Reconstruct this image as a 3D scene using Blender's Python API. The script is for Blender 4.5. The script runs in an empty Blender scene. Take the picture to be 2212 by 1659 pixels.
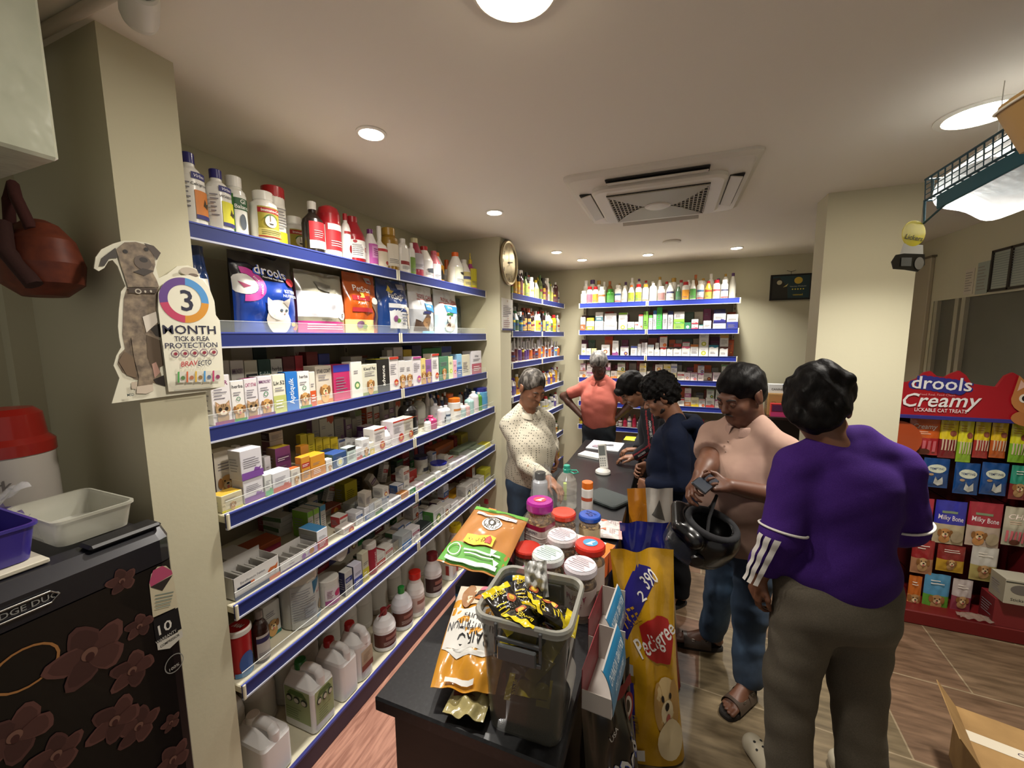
import bpy, math, random
import numpy as np
from mathutils import Vector, Matrix
PI = math.pi
random.seed(11)
SC = bpy.context.scene
COL = SC.collection

# ---------------------------------------------------------------- camera
CAM_F, CAM_H = 866.3, 1.85
YAW, PITCH, ROLL = (math.radians(a) for a in (21.57, 6.806, -0.454))
_fw = Vector((-math.sin(YAW)*math.cos(PITCH), math.cos(YAW)*math.cos(PITCH), -math.sin(PITCH)))
_rt = Vector((math.cos(YAW), math.sin(YAW), 0))
_up = _rt.cross(_fw)
_r2 = math.cos(ROLL)*_rt + math.sin(ROLL)*_up
_u2 = -math.sin(ROLL)*_rt + math.cos(ROLL)*_up
cam_data = bpy.data.cameras.new('camera')
cam_data.sensor_width = 36.0
cam_data.lens = CAM_F/2212*36.0
cam_data.clip_start = 0.02
cam = bpy.data.objects.new('camera', cam_data)
COL.objects.link(cam)
cam.matrix_world = Matrix(((_r2.x, _u2.x, -_fw.x, 0), (_r2.y, _u2.y, -_fw.y, 0), (_r2.z, _u2.z, -_fw.z, CAM_H), (0, 0, 0, 1)))
SC.camera = cam

# ---------------------------------------------------------------- world and exposure
world = bpy.data.worlds.new('shop_world')
SC.world = world
world.use_nodes = True
world.node_tree.nodes['Background'].inputs[0].default_value = (1.0, 0.93, 0.84, 1)
world.node_tree.nodes['Background'].inputs[1].default_value = 0.26
SC.view_settings.view_transform = 'Standard'
SC.view_settings.look = 'None'
SC.view_settings.gamma = 1.0
SC.view_settings.use_curve_mapping = False
SC.view_settings.exposure = 0.2
LAMP_WATTS = 12.5
ZC = 2.66            # ceiling height


def at(x, y, ax, val):
    """the point of the plane ax = val that the photograph shows at pixel x, y"""
    d = _fw + (x-1106)/CAM_F*_r2 - (y-829.5)/CAM_F*_u2
    i = 'XYZ'.index(ax)
    o = Vector((0, 0, CAM_H))
    return o + d*((val-o[i])/d[i])


def pix(p):
    d = Vector(p)-Vector((0, 0, CAM_H))
    z = d.dot(_fw)
    return 1106+CAM_F*d.dot(_r2)/z, 829.5-CAM_F*d.dot(_u2)/z


# ---------------------------------------------------------------- materials
def lin(h):
    h = h.lstrip('#')
    c = [int(h[i:i+2], 16)/255 for i in (0, 2, 4)]
    return tuple(x/12.92 if x <= .04045 else ((x+.055)/1.055)**2.4 for x in c)


_MC = {}
KINDS = {  # roughness, metallic, transmission, coat
    'paper': (.55, 0, 0, 0), 'gloss': (.28, 0, 0, .25), 'foil': (.22, 0, 0, .6), 'matte': (.85, 0, 0, 0),
    'metal': (.3, 1, 0, 0), 'skin': (.5, 0, 0, 0), 'cloth': (.9, 0, 0, 0), 'paint': (.4, 0, 0, 0), 'hair': (.45, 0, 0, 0),
    'wall': (.8, 0, 0, 0), 'satin': (.42, 0, 0, 0)}


def mat(c, kind='paper'):
    k = (c, kind)
    if k in _MC:
        return _MC[k]
    m = bpy.data.materials.new(kind+'_'+c.lstrip('#'))
    m.use_nodes = True
    b = m.node_tree.nodes['Principled BSDF']
    ro, me, tr, co = KINDS[kind]
    b.inputs['Base Color'].default_value = (*lin(c), 1)
    b.inputs['Roughness'].default_value = ro
    b.inputs['Metallic'].default_value = me
    b.inputs['Coat Weight'].default_value = co
    if kind in ('cloth', 'hair', 'skin', 'wall', 'foil'):
        nt = m.node_tree
        tc = nt.nodes.new('ShaderNodeTexCoord')
        n = nt.nodes.new('ShaderNodeTexNoise')
        n.inputs['Scale'].default_value = {'cloth': 260, 'hair': 160, 'skin': 90, 'wall': 60, 'foil': 28}[kind]
        n.inputs['Detail'].default_value = 4
        bu = nt.nodes.new('ShaderNodeBump')
        bu.inputs['Strength'].default_value = {'cloth': .25, 'hair': .8, 'skin': .12, 'wall': .08, 'foil': .25}[kind]
        bu.inputs['Distance'].default_value = {'cloth': .002, 'hair': .004, 'skin': .001, 'wall': .004, 'foil': .006}[kind]
        nt.links.new(tc.outputs['Object'], n.inputs['Vector'])
        nt.links.new(n.outputs['Fac'], bu.inputs['Height'])
        nt.links.new(bu.outputs['Normal'], b.inputs['Normal'])
    _MC[k] = m
    return m


def glass(c, rough=.05, alpha=.3, name=None):
    """thin clear plastic: partly transparent, partly glossy"""
    k = ('g', c, rough, alpha)
    if k in _MC:
        return _MC[k]
    m = bpy.data.materials.new('clear_plastic_'+c.lstrip('#'))
    m.use_nodes = True
    nt = m.node_tree
    b = nt.nodes['Principled BSDF']
    b.inputs['Base Color'].default_value = (*lin(c), 1)
    b.inputs['Roughness'].default_value = rough
    b.inputs['Alpha'].default_value = alpha
    b.inputs['Coat Weight'].default_value = .5
    b.inputs['Coat Roughness'].default_value = .05
    _MC[k] = m
    return m


def veil(c, alpha):
    """crumpled translucent film that glows when lit from behind"""
    m = bpy.data.materials.new('translucent_film')
    m.use_nodes = True
    nt = m.node_tree
    out, pb = nt.nodes['Material Output'], nt.nodes['Principled BSDF']
    pb.inputs['Base Color'].default_value = (*lin(c), 1)
    pb.inputs['Roughness'].default_value = .15
    tl, tr = nt.nodes.new('ShaderNodeBsdfTranslucent'), nt.nodes.new('ShaderNodeBsdfTransparent')
    tl.inputs[0].default_value = (*lin(c), 1)
    a, b = nt.nodes.new('ShaderNodeMixShader'), nt.nodes.new('ShaderNodeMixShader')
    a.inputs[0].default_value = .6
    b.inputs[0].default_value = alpha
    L = nt.links.new
    L(pb.outputs[0], a.inputs[1])
    L(tl.outputs[0], a.inputs[2])
    L(tr.outputs[0], b.inputs[1])
    L(a.outputs[0], b.inputs[2])
    L(b.outputs[0], out.inputs[0])
    return m


def emit(c, s):
    k = ('e', c, s)
    if k not in _MC:
        m = bpy.data.materials.new('lamp_glow')
        m.use_nodes = True
        b = m.node_tree.nodes['Principled BSDF']
        b.inputs['Emission Color'].default_value = (*lin(c), 1)
        b.inputs['Emission Strength'].default_value = s
        _MC[k] = m
    return _MC[k]


def noise_mat(name, cols, scale=6, rough=.6, detail=6, stretch=(1, 1, 1), bump=0, dist=.002, coords='Object', pos=None, distort=0):
    """material whose colour runs through a ramp driven by noise"""
    if name in _MC:
        return _MC[name]
    m = bpy.data.materials.new(name)
    m.use_nodes = True
    nt = m.node_tree
    b = nt.nodes['Principled BSDF']
    tc = nt.nodes.new('ShaderNodeTexCoord')
    mp = nt.nodes.new('ShaderNodeMapping')
    mp.inputs['Scale'].default_value = stretch
    n = nt.nodes.new('ShaderNodeTexNoise')
    n.inputs['Scale'].default_value = scale
    n.inputs['Detail'].default_value = detail
    n.inputs['Distortion'].default_value = distort
    r = nt.nodes.new('ShaderNodeValToRGB')
    cr = r.color_ramp
    pos = pos or [.3+.4*i/max(1, len(cols)-1) for i in range(len(cols))]
    while len(cr.elements) < len(cols):
        cr.elements.new(.5)
    for e, p, c in zip(cr.elements, pos, cols):
        e.position = p
        e.color = (*lin(c), 1)
    nt.links.new(tc.outputs[coords], mp.inputs[0])
    nt.links.new(mp.outputs[0], n.inputs['Vector'])
    nt.links.new(n.outputs['Fac'], r.inputs[0])
    nt.links.new(r.outputs[0], b.inputs['Base Color'])
    b.inputs['Roughness'].default_value = rough
    if 'hair' in name or 'fleece' in name or 'cotton' in name:
        b.inputs['Specular IOR Level'].default_value = .15
    if bump:
        bu = nt.nodes.new('ShaderNodeBump')
        bu.inputs['Strength'].default_value = bump
        bu.inputs['Distance'].default_value = dist
        nt.links.new(n.outputs['Fac'], bu.inputs['Height'])
        nt.links.new(bu.outputs[0], b.inputs['Normal'])
    _MC[name] = m
    return m


# ---------------------------------------------------------------- mesh builder
class M:
    def __init__(s):
        s.v, s.f, s.mi, s.sm, s.mats, s.T = [], [], [], [], [], None

    def slot(s, m):
        if isinstance(m, str):
            m = mat(m)
        elif isinstance(m, tuple):
            m = mat(*m)
        if m not in s.mats:
            s.mats.append(m)
        return s.mats.index(m)

    def add(s, vs, fs, m, smooth=False):
        o = len(s.v)
        if s.T is not None:
            vs = [s.T @ Vector(p) for p in vs]
        s.v += [tuple(p) for p in vs]
        k = s.slot(m)
        for q in fs:
            s.f.append([i+o for i in q])
            s.mi.append(k)
            s.sm.append(smooth)

    def box(s, x0, y0, z0, x1, y1, z1, m, ch=0.0, faces=None):
        """chamfered box; faces maps one of -x +x -y +y -z +z to another material"""
        if ch > 0:
            c = min(ch, (x1-x0)*.45, (y1-y0)*.45, (z1-z0)*.45)
            P, idx = [], {}
            for sx in (0, 1):
                for sy in (0, 1):
                    for sz in (0, 1):
                        X, Y, Z = (x0, x1)[sx], (y0, y1)[sy], (z0, z1)[sz]
                        dx, dy, dz = (c, -c)[sx], (c, -c)[sy], (c, -c)[sz]
                        for a, p in (('x', (X, Y+dy, Z+dz)), ('y', (X+dx, Y, Z+dz)), ('z', (X+dx, Y+dy, Z))):
                            idx[(sx, sy, sz, a)] = len(P)
                            P.append(p)
            F = []
            g = lambda a, *t: idx[(*t, a)]
            F.append(('-x', [g('x', 0, 0, 0), g('x', 0, 0, 1), g('x', 0, 1, 1), g('x', 0, 1, 0)]))
            F.append(('+x', [g('x', 1, 0, 0), g('x', 1, 1, 0), g('x', 1, 1, 1), g('x', 1, 0, 1)]))
            F.append(('-y', [g('y', 0, 0, 0), g('y', 1, 0, 0), g('y', 1, 0, 1), g('y', 0, 0, 1)]))
            F.append(('+y', [g('y', 0, 1, 0), g('y', 0, 1, 1), g('y', 1, 1, 1), g('y', 1, 1, 0)]))
            F.append(('-z', [g('z', 0, 0, 0), g('z', 0, 1, 0), g('z', 1, 1, 0), g('z', 1, 0, 0)]))
            F.append(('+z', [g('z', 0, 0, 1), g('z', 1, 0, 1), g('z', 1, 1, 1), g('z', 0, 1, 1)]))
            for a in (0, 1):
                for b in (0, 1):
                    F.append(('e', [g('x', a, b, 0), g('y', a, b, 0), g('y', a, b, 1), g('x', a, b, 1)]))
                    F.append(('e', [g('x', a, 0, b), g('z', a, 0, b), g('z', a, 1, b), g('x', a, 1, b)]))
                    F.append(('e', [g('y', 0, a, b), g('z', 0, a, b), g('z', 1, a, b), g('y', 1, a, b)]))
            for a in (0, 1):
                for b in (0, 1):
                    for d in (0, 1):
                        F.append(('e', [g('x', a, b, d), g('y', a, b, d), g('z', a, b, d)]))
        else:
            P = [(x0, y0, z0), (x1, y0, z0), (x1, y1, z0), (x0, y1, z0), (x0, y0, z1), (x1, y0, z1), (x1, y1, z1), (x0, y1, z1)]
            F = [('-z', [0, 3, 2, 1]), ('+z', [4, 5, 6, 7]), ('-y', [0, 1, 5, 4]), ('+x', [1, 2, 6, 5]), ('+y', [2, 3, 7, 6]), ('-x', [3, 0, 4, 7])]
        faces = faces or {}
        o = len(s.v)
        s.add(P, [], m)
        for k, q in F:
            s.f.append([i+o for i in q])
            s.mi.append(s.slot(faces.get(k, m)))
            s.sm.append(False)

    def loft(s, rings, m, caps=(True, True), closed=True, smooth=True):
        """rings of equal length; m one material or one per span"""
        n = len(rings[0])
        for i in range(len(rings)-1):
            mm = m[i] if isinstance(m, list) else m
            vs = list(rings[i])+list(rings[i+1])
            fs = [[j, (j+1) % n, n+(j+1) % n, n+j] for j in range(n if closed else n-1)]
            s.add(vs, fs, mm, smooth)
        m0 = m[0] if isinstance(m, list) else m
        m1 = m[-1] if isinstance(m, list) else m
        if caps[0]:
            s.add(rings[0], [list(range(n))[::-1]], m0)
        if caps[1]:
            s.add(rings[-1], [list(range(n))], m1)

    def lathe(s, prof, m, n=20, c=(0, 0), caps=(True, True), smooth=True, ex=1.0, ey=1.0):
        rings = [[(c[0]+r*ex*math.cos(2*PI*j/n), c[1]+r*ey*math.sin(2*PI*j/n), z) for j in range(n)] for r, z in prof]
        s.loft(rings, m, caps, True, smooth)

    def tube(s, pts, r, m, n=8, closed=False):
        pts = [Vector(p) for p in pts]
        rings, N = [], len(pts)
        prev = None
        for i, p in enumerate(pts):
            a = pts[(i-1) % N] if (closed or i) else p
            b = pts[(i+1) % N] if (closed or i < N-1) else p
            t = (b-a)
            t = t.normalized() if t.length > 1e-9 else Vector((0, 0, 1))
            if prev is None:
                q = t.orthogonal().normalized()
            else:
                q = prev-t*prev.dot(t)
                q = q.normalized() if q.length > 1e-6 else t.orthogonal().normalized()
            prev = q
            w = t.cross(q)
            rr = r[i] if isinstance(r, (list, tuple)) else r
            rings.append([p+q*rr*math.cos(2*PI*j/n)+w*rr*math.sin(2*PI*j/n) for j in range(n)])
        if closed:
            rings.append(rings[0])
        s.loft(rings, m, (not closed, not closed))

    def prism(s, poly, y0, y1, m, side=None):
        """polygon in x, z pushed from y0 (front) to y1"""
        n = len(poly)
        a = [(p[0], y0, p[1]) for p in poly]
        b = [(p[0], y1, p[1]) for p in poly]
        s.add(a+b, [list(range(n)), list(range(2*n-1, n-1, -1))], m)
        s.add(a+b, [[i, n+i, n+(i+1) % n, (i+1) % n] for i in range(n)], side or m)

    def ell(s, c, r, m, n=12, k=8):
        rings = [[(c[0]+r[0]*math.sin(PI*i/k)*math.cos(2*PI*j/n), c[1]+r[1]*math.sin(PI*i/k)*math.sin(2*PI*j/n), c[2]-r[2]*math.cos(PI*i/k)) for j in range(n)] for i in range(1, k)]
        s.loft(rings, m, (True, True))

    def sheet(s, fn, nu, nv, m, smooth=True):
        vs = [fn(i/nu, j/nv) for j in range(nv+1) for i in range(nu+1)]
        fs = [[j*(nu+1)+i, j*(nu+1)+i+1, (j+1)*(nu+1)+i+1, (j+1)*(nu+1)+i] for j in range(nv) for i in range(nu)]
        if callable(m):
            for k, q in enumerate(fs):
                pass
            o = len(s.v)
            s.add(vs, [], m(0, 0))
            for q in fs:
                i, j = q[0] % (nu+1), q[0]//(nu+1)
                s.f.append([a+o for a in q])
                s.mi.append(s.slot(m((i+.5)/nu, (j+.5)/nv)))
                s.sm.append(smooth)
        else:
            s.add(vs, fs, m, smooth)

    def build(s, name, parent=None, matrix=None):
        me = bpy.data.meshes.new(name)
        me.from_pydata(s.v, [], s.f)
        for m in s.mats:
            me.materials.append(m)
        me.polygons.foreach_set('material_index', s.mi)
        me.polygons.foreach_set('use_smooth', s.sm)
        me.update()
        o = bpy.data.objects.new(name, me)
        COL.objects.link(o)
        if parent is not None:
            o.parent = parent
        if matrix is not None:
            o.matrix_world = matrix
        return o


def rrect(w, d, r, z, n=4, c=(0, 0)):
    """rounded rectangle ring"""
    r = min(r, w*.499, d*.499)
    o = []
    for cx, cy, a in ((w/2-r, d/2-r, 0), (-w/2+r, d/2-r, 90), (-w/2+r, -d/2+r, 180), (w/2-r, -d/2+r, 270)):
        for i in range(n+1):
            t = math.radians(a+90*i/n)
            o.append((c[0]+cx+r*math.cos(t), c[1]+cy+r*math.sin(t), z))
    return o


# ---------------------------------------------------------------- lettering and flat artwork
_TC = {}


def glyphs(t, shear=0.0, bold=0.0):
    k = (t, shear, bold)
    if k in _TC:
        return _TC[k]
    cu = bpy.data.curves.new('lettering', 'FONT')
    cu.body = t
    cu.size = 1
    cu.resolution_u = 2
    cu.shear = shear
    cu.offset = bold
    ob = bpy.data.objects.new('lettering', cu)
    me = ob.to_mesh()
    v = [(p.co.x, p.co.y) for p in me.vertices]
    f = [list(p.vertices) for p in me.polygons]
    ob.to_mesh_clear()
    bpy.data.objects.remove(ob)
    bpy.data.curves.remove(cu)
    if not v:
        v, f = [(0, 0)], []
    x0, x1 = min(p[0] for p in v), max(p[0] for p in v)
    y0, y1 = min(p[1] for p in v), max(p[1] for p in v)
    _TC[k] = (v, f, (x0, x1, y0, y1))
    return _TC[k]


def art(m, elems, fn, eps=.0006, asp=1.0, n=6):
    """elems in 0..1 space laid over fn(x, y, lift); asp = width/height of the face"""
    for L, e in enumerate(elems):
        h = eps*(L+1)
        k, c = e[0], e[-1]
        if k == 'r':
            x0, y0, x1, y1 = e[1:5]
            nx = max(1, int(abs(x1-x0)*n+.99)) if n > 1 else 1
            ny = max(1, int(abs(y1-y0)*n+.99)) if n > 1 else 1
            m.sheet(lambda u, v: fn(x0+(x1-x0)*u, y0+(y1-y0)*v, h), nx, ny, c, n > 1)
        elif k == 'e':      # ellipse, optional hole fraction
            cx, cy, rx, ry = e[1:5]
            hole = e[5] if len(e) > 6 else 0
            a0, a1 = (e[6], e[7]) if len(e) > 8 else (0, 360)
            m.sheet(lambda u, v: fn(cx+rx*(hole+(1-hole)*v)*math.cos(math.radians(a0+(a1-a0)*u)), cy+ry*(hole+(1-hole)*v)*math.sin(math.radians(a0+(a1-a0)*u)), h), 20, 2, c, n > 1)
        elif k == 'p':
            P = e[1]
            cx, cy = sum(p[0] for p in P)/len(P), sum(p[1] for p in P)/len(P)
            vs = [fn(p[0], p[1], h) for p in P]
            if n > 1:
                P = [(a[0]+(b[0]-a[0])*k/4, a[1]+(b[1]-a[1])*k/4) for a, b in zip(P, P[1:]+P[:1]) for k in range(4)]
                q = len(P)
                vs, fs = [], []
                for k in range(5):
                    vs += [fn(p[0]+(cx-p[0])*k/5, p[1]+(cy-p[1])*k/5, h) for p in P]
                    if k:
                        fs += [[(k-1)*q+i, (k-1)*q+(i+1) % q, k*q+(i+1) % q, k*q+i] for i in range(q)]
                fs += [[4*q+i, 4*q+(i+1) % q, 5*q] for i in range(q)]
                m.add(vs+[fn(cx, cy, h)], fs, c, True)
            else:
                m.add(vs, [list(range(len(P)))], c)
        elif k == 't':      # 't', cx, cy, height, text, [width], [angle], [style], colour
            cx, cy, th, tx = e[1:5]
            opt = e[5:-1]
            wid = opt[0] if len(opt) > 0 else None
            ang = math.radians(opt[1]) if len(opt) > 1 else 0
            st = opt[2] if len(opt) > 2 else ''
            v, f, (bx0, bx1, by0, by1) = glyphs(tx, .25 if 'i' in st else 0, .011 if 'b' in st else .004)
            sc = th/max(.01, (by1-by0) if 'f' in st else .72)
            sx = sc/asp
            if wid and (bx1-bx0)*sx > wid:
                sx = wid/(bx1-bx0)
            elif wid and 'w' in st:
                sx = wid/(bx1-bx0)
            ca, sa = math.cos(ang), math.sin(ang)
            out = []
            for x, y in v:
                px = (x-(bx0+bx1)/2)*sx*asp
                py = (y-(by0+by1)/2)*sc
                out.append(fn(cx+(px*ca-py*sa)/asp, cy+px*sa+py*ca, h))
            m.add(out, f, c)


def flat(o, u, v):
    """artwork face: origin and the two edge vectors (u x v points outwards)"""
    o, u, v = Vector(o), Vector(u), Vector(v)
    w = u.cross(v).normalized()
    c1 = lambda q: min(1.0, max(0.0, q))
    return lambda x, y, h: o+u*c1(x)+v*c1(y)+w*h


def front(w, h, y, z0=0):
    return flat((-w/2, y, z0), (w, 0, 0), (0, 0, h))


def cyl(r, z0, z1, a0=-65, a1=65, ry=None):
    """artwork on the front (-y) of a round body"""
    ry = ry or r

    def fn(x, y, h):
        a = math.radians(a0+(a1-a0)*x)
        return Vector(((r+h)*math.sin(a), -(ry+h)*math.cos(a), z0+(z1-z0)*y))
    return fn


# ---------------------------------------------------------------- things
LABELS = {}


def tag(o, label, cat, group=None, kind=None):
    if label:
        o['label'] = label
    if cat:
        o['category'] = cat
    if group:
        o['group'] = group
    if kind:
        o['kind'] = kind
    return o


def thing(name, label, cat, loc=(0, 0, 0), rz=0, group=None):
    o = bpy.data.objects.new(name, None)
    o.empty_display_size = .05
    COL.objects.link(o)
    o.location = loc
    o.rotation_euler = (0, 0, math.radians(rz))
    return tag(o, label, cat, group)


def struct(name, m):
    return tag(m.build(name), None, None, None, 'structure')
# ================================================================ the room
WALL = ('#c4bfa4', 'wall')


def floor_mat():
    m = bpy.data.materials.new('polished_stone_floor')
    m.use_nodes = True
    nt = m.node_tree
    b = nt.nodes['Principled BSDF']
    tc = nt.nodes.new('ShaderNodeTexCoord')
    mp = nt.nodes.new('ShaderNodeMapping')
    mp.inputs['Rotation'].default_value = (0, 0, math.radians(4))
    mp.inputs['Location'].default_value = (.37, .1, 0)
    br = nt.nodes.new('ShaderNodeTexBrick')
    br.inputs['Color1'].default_value = (*lin('#7a6c52'), 1)
    br.inputs['Color2'].default_value = (*lin('#7c5c49'), 1)
    br.inputs['Mortar'].default_value = (*lin('#a08f74'), 1)
    br.inputs['Scale'].default_value = 1
    br.inputs['Mortar Size'].default_value = .004
    br.inputs['Brick Width'].default_value = .85
    br.inputs['Row Height'].default_value = .56
    n = nt.nodes.new('ShaderNodeTexNoise')
    n.inputs['Scale'].default_value = 3.5
    n.inputs['Detail'].default_value = 9
    mp2 = nt.nodes.new('ShaderNodeMapping')
    mp2.inputs['Scale'].default_value = (1.6, 9, 1)
    r = nt.nodes.new('ShaderNodeValToRGB')
    r.color_ramp.elements[0].color = (.32, .30, .26, 1)
    r.color_ramp.elements[1].color = (1, 1, 1, 1)
    r.color_ramp.elements[0].position = .3
    r.color_ramp.elements[1].position = .68
    mx = nt.nodes.new('ShaderNodeMix')
    mx.data_type = 'RGBA'
    mx.blend_type = 'MULTIPLY'
    mx.inputs[0].default_value = .8
    L = nt.links.new
    L(tc.outputs['Object'], mp.inputs[0])
    L(mp.outputs[0], br.inputs['Vector'])
    L(tc.outputs['Object'], mp2.inputs[0])
    L(mp2.outputs[0], n.inputs['Vector'])
    L(n.outputs['Fac'], r.inputs[0])
    L(br.outputs['Color'], mx.inputs[6])
    L(r.outputs[0], mx.inputs[7])
    L(mx.outputs[2], b.inputs['Base Color'])
    bu = nt.nodes.new('ShaderNodeBump')
    bu.inputs['Strength'].default_value = .25
    bu.inputs['Distance'].default_value = .004
    L(n.outputs['Fac'], bu.inputs['Height'])
    L(bu.outputs[0], b.inputs['Normal'])
    b.inputs['Roughness'].default_value = .42
    return m


def wood_floor_mat():
    m = bpy.data.materials.new('laminate_floor')
    m.use_nodes = True
    nt = m.node_tree
    b = nt.nodes['Principled BSDF']
    tc = nt.nodes.new('ShaderNodeTexCoord')
    mp = nt.nodes.new('ShaderNodeMapping')
    mp.inputs['Scale'].default_value = (14, 1.6, 1)
    n = nt.nodes.new('ShaderNodeTexNoise')
    n.inputs['Scale'].default_value = 3
    n.inputs['Detail'].default_value = 8
    n.inputs['Distortion'].default_value = 1.2
    r = nt.nodes.new('ShaderNodeValToRGB')
    r.color_ramp.elements[0].color = (*lin('#8d5f50'), 1)
    r.color_ramp.elements[1].color = (*lin('#c28f7b'), 1)
    r.color_ramp.elements[0].position = .3
    r.color_ramp.elements[1].position = .65
    L = nt.links.new
    L(tc.outputs['Object'], mp.inputs[0])
    L(mp.outputs[0], n.inputs['Vector'])
    L(n.outputs['Fac'], r.inputs[0])
    L(r.outputs[0], b.inputs['Base Color'])
    b.inputs['Roughness'].default_value = .4
    return m


m = M()
m.box(-.5, -.6, -.06, 3.2, 5.1, 0, floor_mat())
struct('floor', m)
m = M()
m.box(-2.0, -.6, -.06, -.5, 5.1, 0, wood_floor_mat())
struct('floor', m)
m = M()
m.box(-2.0, -.6, ZC, 3.2, 5.1, ZC+.08, ('#e4ddd0', 'wall'))
struct('ceiling', m)
m = M()
m.box(-2.02, .6, 0, -1.93, 5.1, ZC, WALL)
struct('wall_left', m)
m = M()
m.box(-2.02, -.6, 0, -1.98, .6, ZC, WALL)
struct('wall_left', m)
m = M()
m.box(-1.93, 5.0, 0, 2.7, 5.1, ZC, WALL)
struct('wall_back', m)
# right wall: a band over a wide interior window
XR = 2.1
m = M()
m.box(XR, .2, 2.12, XR+.1, 5.0, ZC, WALL)
m.box(XR, 4.62, 0, XR+.1, 5.0, 2.12, WALL)
m.box(XR, .2, 0, XR+.1, 4.62, .9, WALL)
struct('wall_right', m)
m = M()
m.box(XR+.02, .2, .9, XR+.035, 4.62, 2.12, noise_mat('dim_window_glass', ['#5c5c50', '#66655a'], 1.5, .25))
for y in (4.55, 4.28, 4.2):
    m.box(XR-.005, y, .9, XR+.02, y+.045, 2.12, ('#a9a48e', 'satin'))
struct('window_1', m)
m = M()
m.box(XR-.03, 4.66, 0, XR, 4.95, 2.5, ('#b5ab93', 'satin'), .004)
m.box(XR-.036, 4.64, 2.5, XR, 4.99, 2.515, ('#6d6350', 'satin'))
struct('trim_1', m)
# pillars
m = M()
m.box(-1.93, .66, 0, -1.40, .835, ZC, WALL)
struct('wall_pillar', m)
m = M()
m.box(-1.93, 3.12, 0, -1.335, 3.36, ZC, WALL)
struct('wall_pillar', m)
m = M()
m.box(.82, 2.95, 0, 1.25, 3.14, ZC, WALL)
struct('wall_pillar', m)

# ---------------------------------------------------------------- lamps
def downlight(px, py, r, idx_label, watts):
    p = at(px, py, 'Z', ZC)
    if p.y > 4.4:
        p = p.lerp(Vector((0, 0, ZC)), 1-4.4/p.y)
    t = thing('downlight', idx_label, 'ceiling light', (p.x, p.y, ZC), 0, 'recessed ceiling downlights')
    m = M()
    m.lathe([(r*1.28, 0), (r*1.28, -.004), (r*1.05, -.008), (r, -.004), (r, 0)], ('#e8e4d8', 'satin'), 28)
    m.build('trim_ring', t)
    m = M()
    m.lathe([(r, -.004), (r*.8, -.0095), (r*.4, -.012), (0.001, -.0125)], emit('#fff1dc', 60), 28, caps=(False, False))
    m.build('diffuser', t)
    l = bpy.data.lights.new('downlight_lamp', 'AREA')
    l.shape = 'DISK'
    l.size = r*2
    l.energy = watts
    l.color = (1, .95, .87)
    l.spread = math.radians(115)
    lo = bpy.data.objects.new('downlight_lamp', l)
    COL.objects.link(lo)
    lo.parent = t
    lo.location = (0, 0, -.02)
    return t


W = LAMP_WATTS
downlight(802, 287, .046, 'round recessed downlight over the near half of the long left rack', W)
downlight(1068, 458, .046, 'round recessed downlight over the far half of the long left rack, near the clock pillar', W)
downlight(1202, 544, .046, 'round recessed downlight beside the wall clock, over the rack behind it', W)
downlight(1257, 579, .046, 'round recessed downlight in the back left ceiling corner, smallest in view', W*.9)
downlight(1399, 568, .046, 'round recessed downlight in front of the middle of the back wall rack', W)
downlight(1590, 556, .046, 'round recessed downlight in front of the right end of the back wall rack', W)
downlight(2120, 245, .10, 'large bright downlight beside the tan paper drum and wire basket', W*1.6)
p = at(1112, -40, 'Z', ZC)
t = thing('dome_light', 'round flush dome lamp cut off at the top centre of the picture', 'ceiling light', (p.x, p.y, ZC))
m = M()
m.lathe([(.105, 0), (.105, -.012), (.096, -.018), (.09, -.014)], ('#efe9da', 'satin'), 36)
m.build('trim_ring', t)
m = M()
m.lathe([(.092, -.012), (.08, -.026), (.05, -.036), (.001, -.04)], emit('#ffedcf', 22), 32, caps=(False, False))
m.build('diffuser', t)
l = bpy.data.lights.new('dome_lamp', 'AREA')
l.shape = 'DISK'
l.size = .18
l.energy = W*1.1
l.color = (1, .93, .83)
lo = bpy.data.objects.new('dome_lamp', l)
COL.objects.link(lo)
lo.parent = t
lo.location = (0, 0, -.05)
p = at(1451, 521, 'Z', ZC)
m = M()
m.lathe([(.075, 0), (.075, -.01), (.06, -.018), (.001, -.02)], ('#d9d2c2', 'satin'), 28)
tag(m.build('ceiling_speaker'), 'flat unlit round disc on the ceiling behind the air conditioner', 'ceiling disc').location = (p.x, p.y, ZC)
# ================================================================ racks and the counter
ORD = ['first', 'second', 'third', 'fourth', 'fifth', 'sixth', 'seventh', 'eighth', 'ninth', 'tenth', 'eleventh', 'twelfth', 'thirteenth', 'fourteenth', 'fifteenth', 'sixteenth', 'seventeenth', 'eighteenth', 'nineteenth']
TENS = {2: ('twentieth', 'twenty'), 3: ('thirtieth', 'thirty'), 4: ('fortieth', 'forty'), 5: ('fiftieth', 'fifty'), 6: ('sixtieth', 'sixty'), 7: ('seventieth', 'seventy')}


def nth(i):
    if i < 19:
        return ORD[i]
    t, u = divmod(i+1, 10)
    return TENS[t][0] if u == 0 else TENS[t][1]+'-'+ORD[u-1]


BLUE = ('#222e6a', 'satin')
CREAM = ('#d9d3ba', 'satin')


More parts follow.
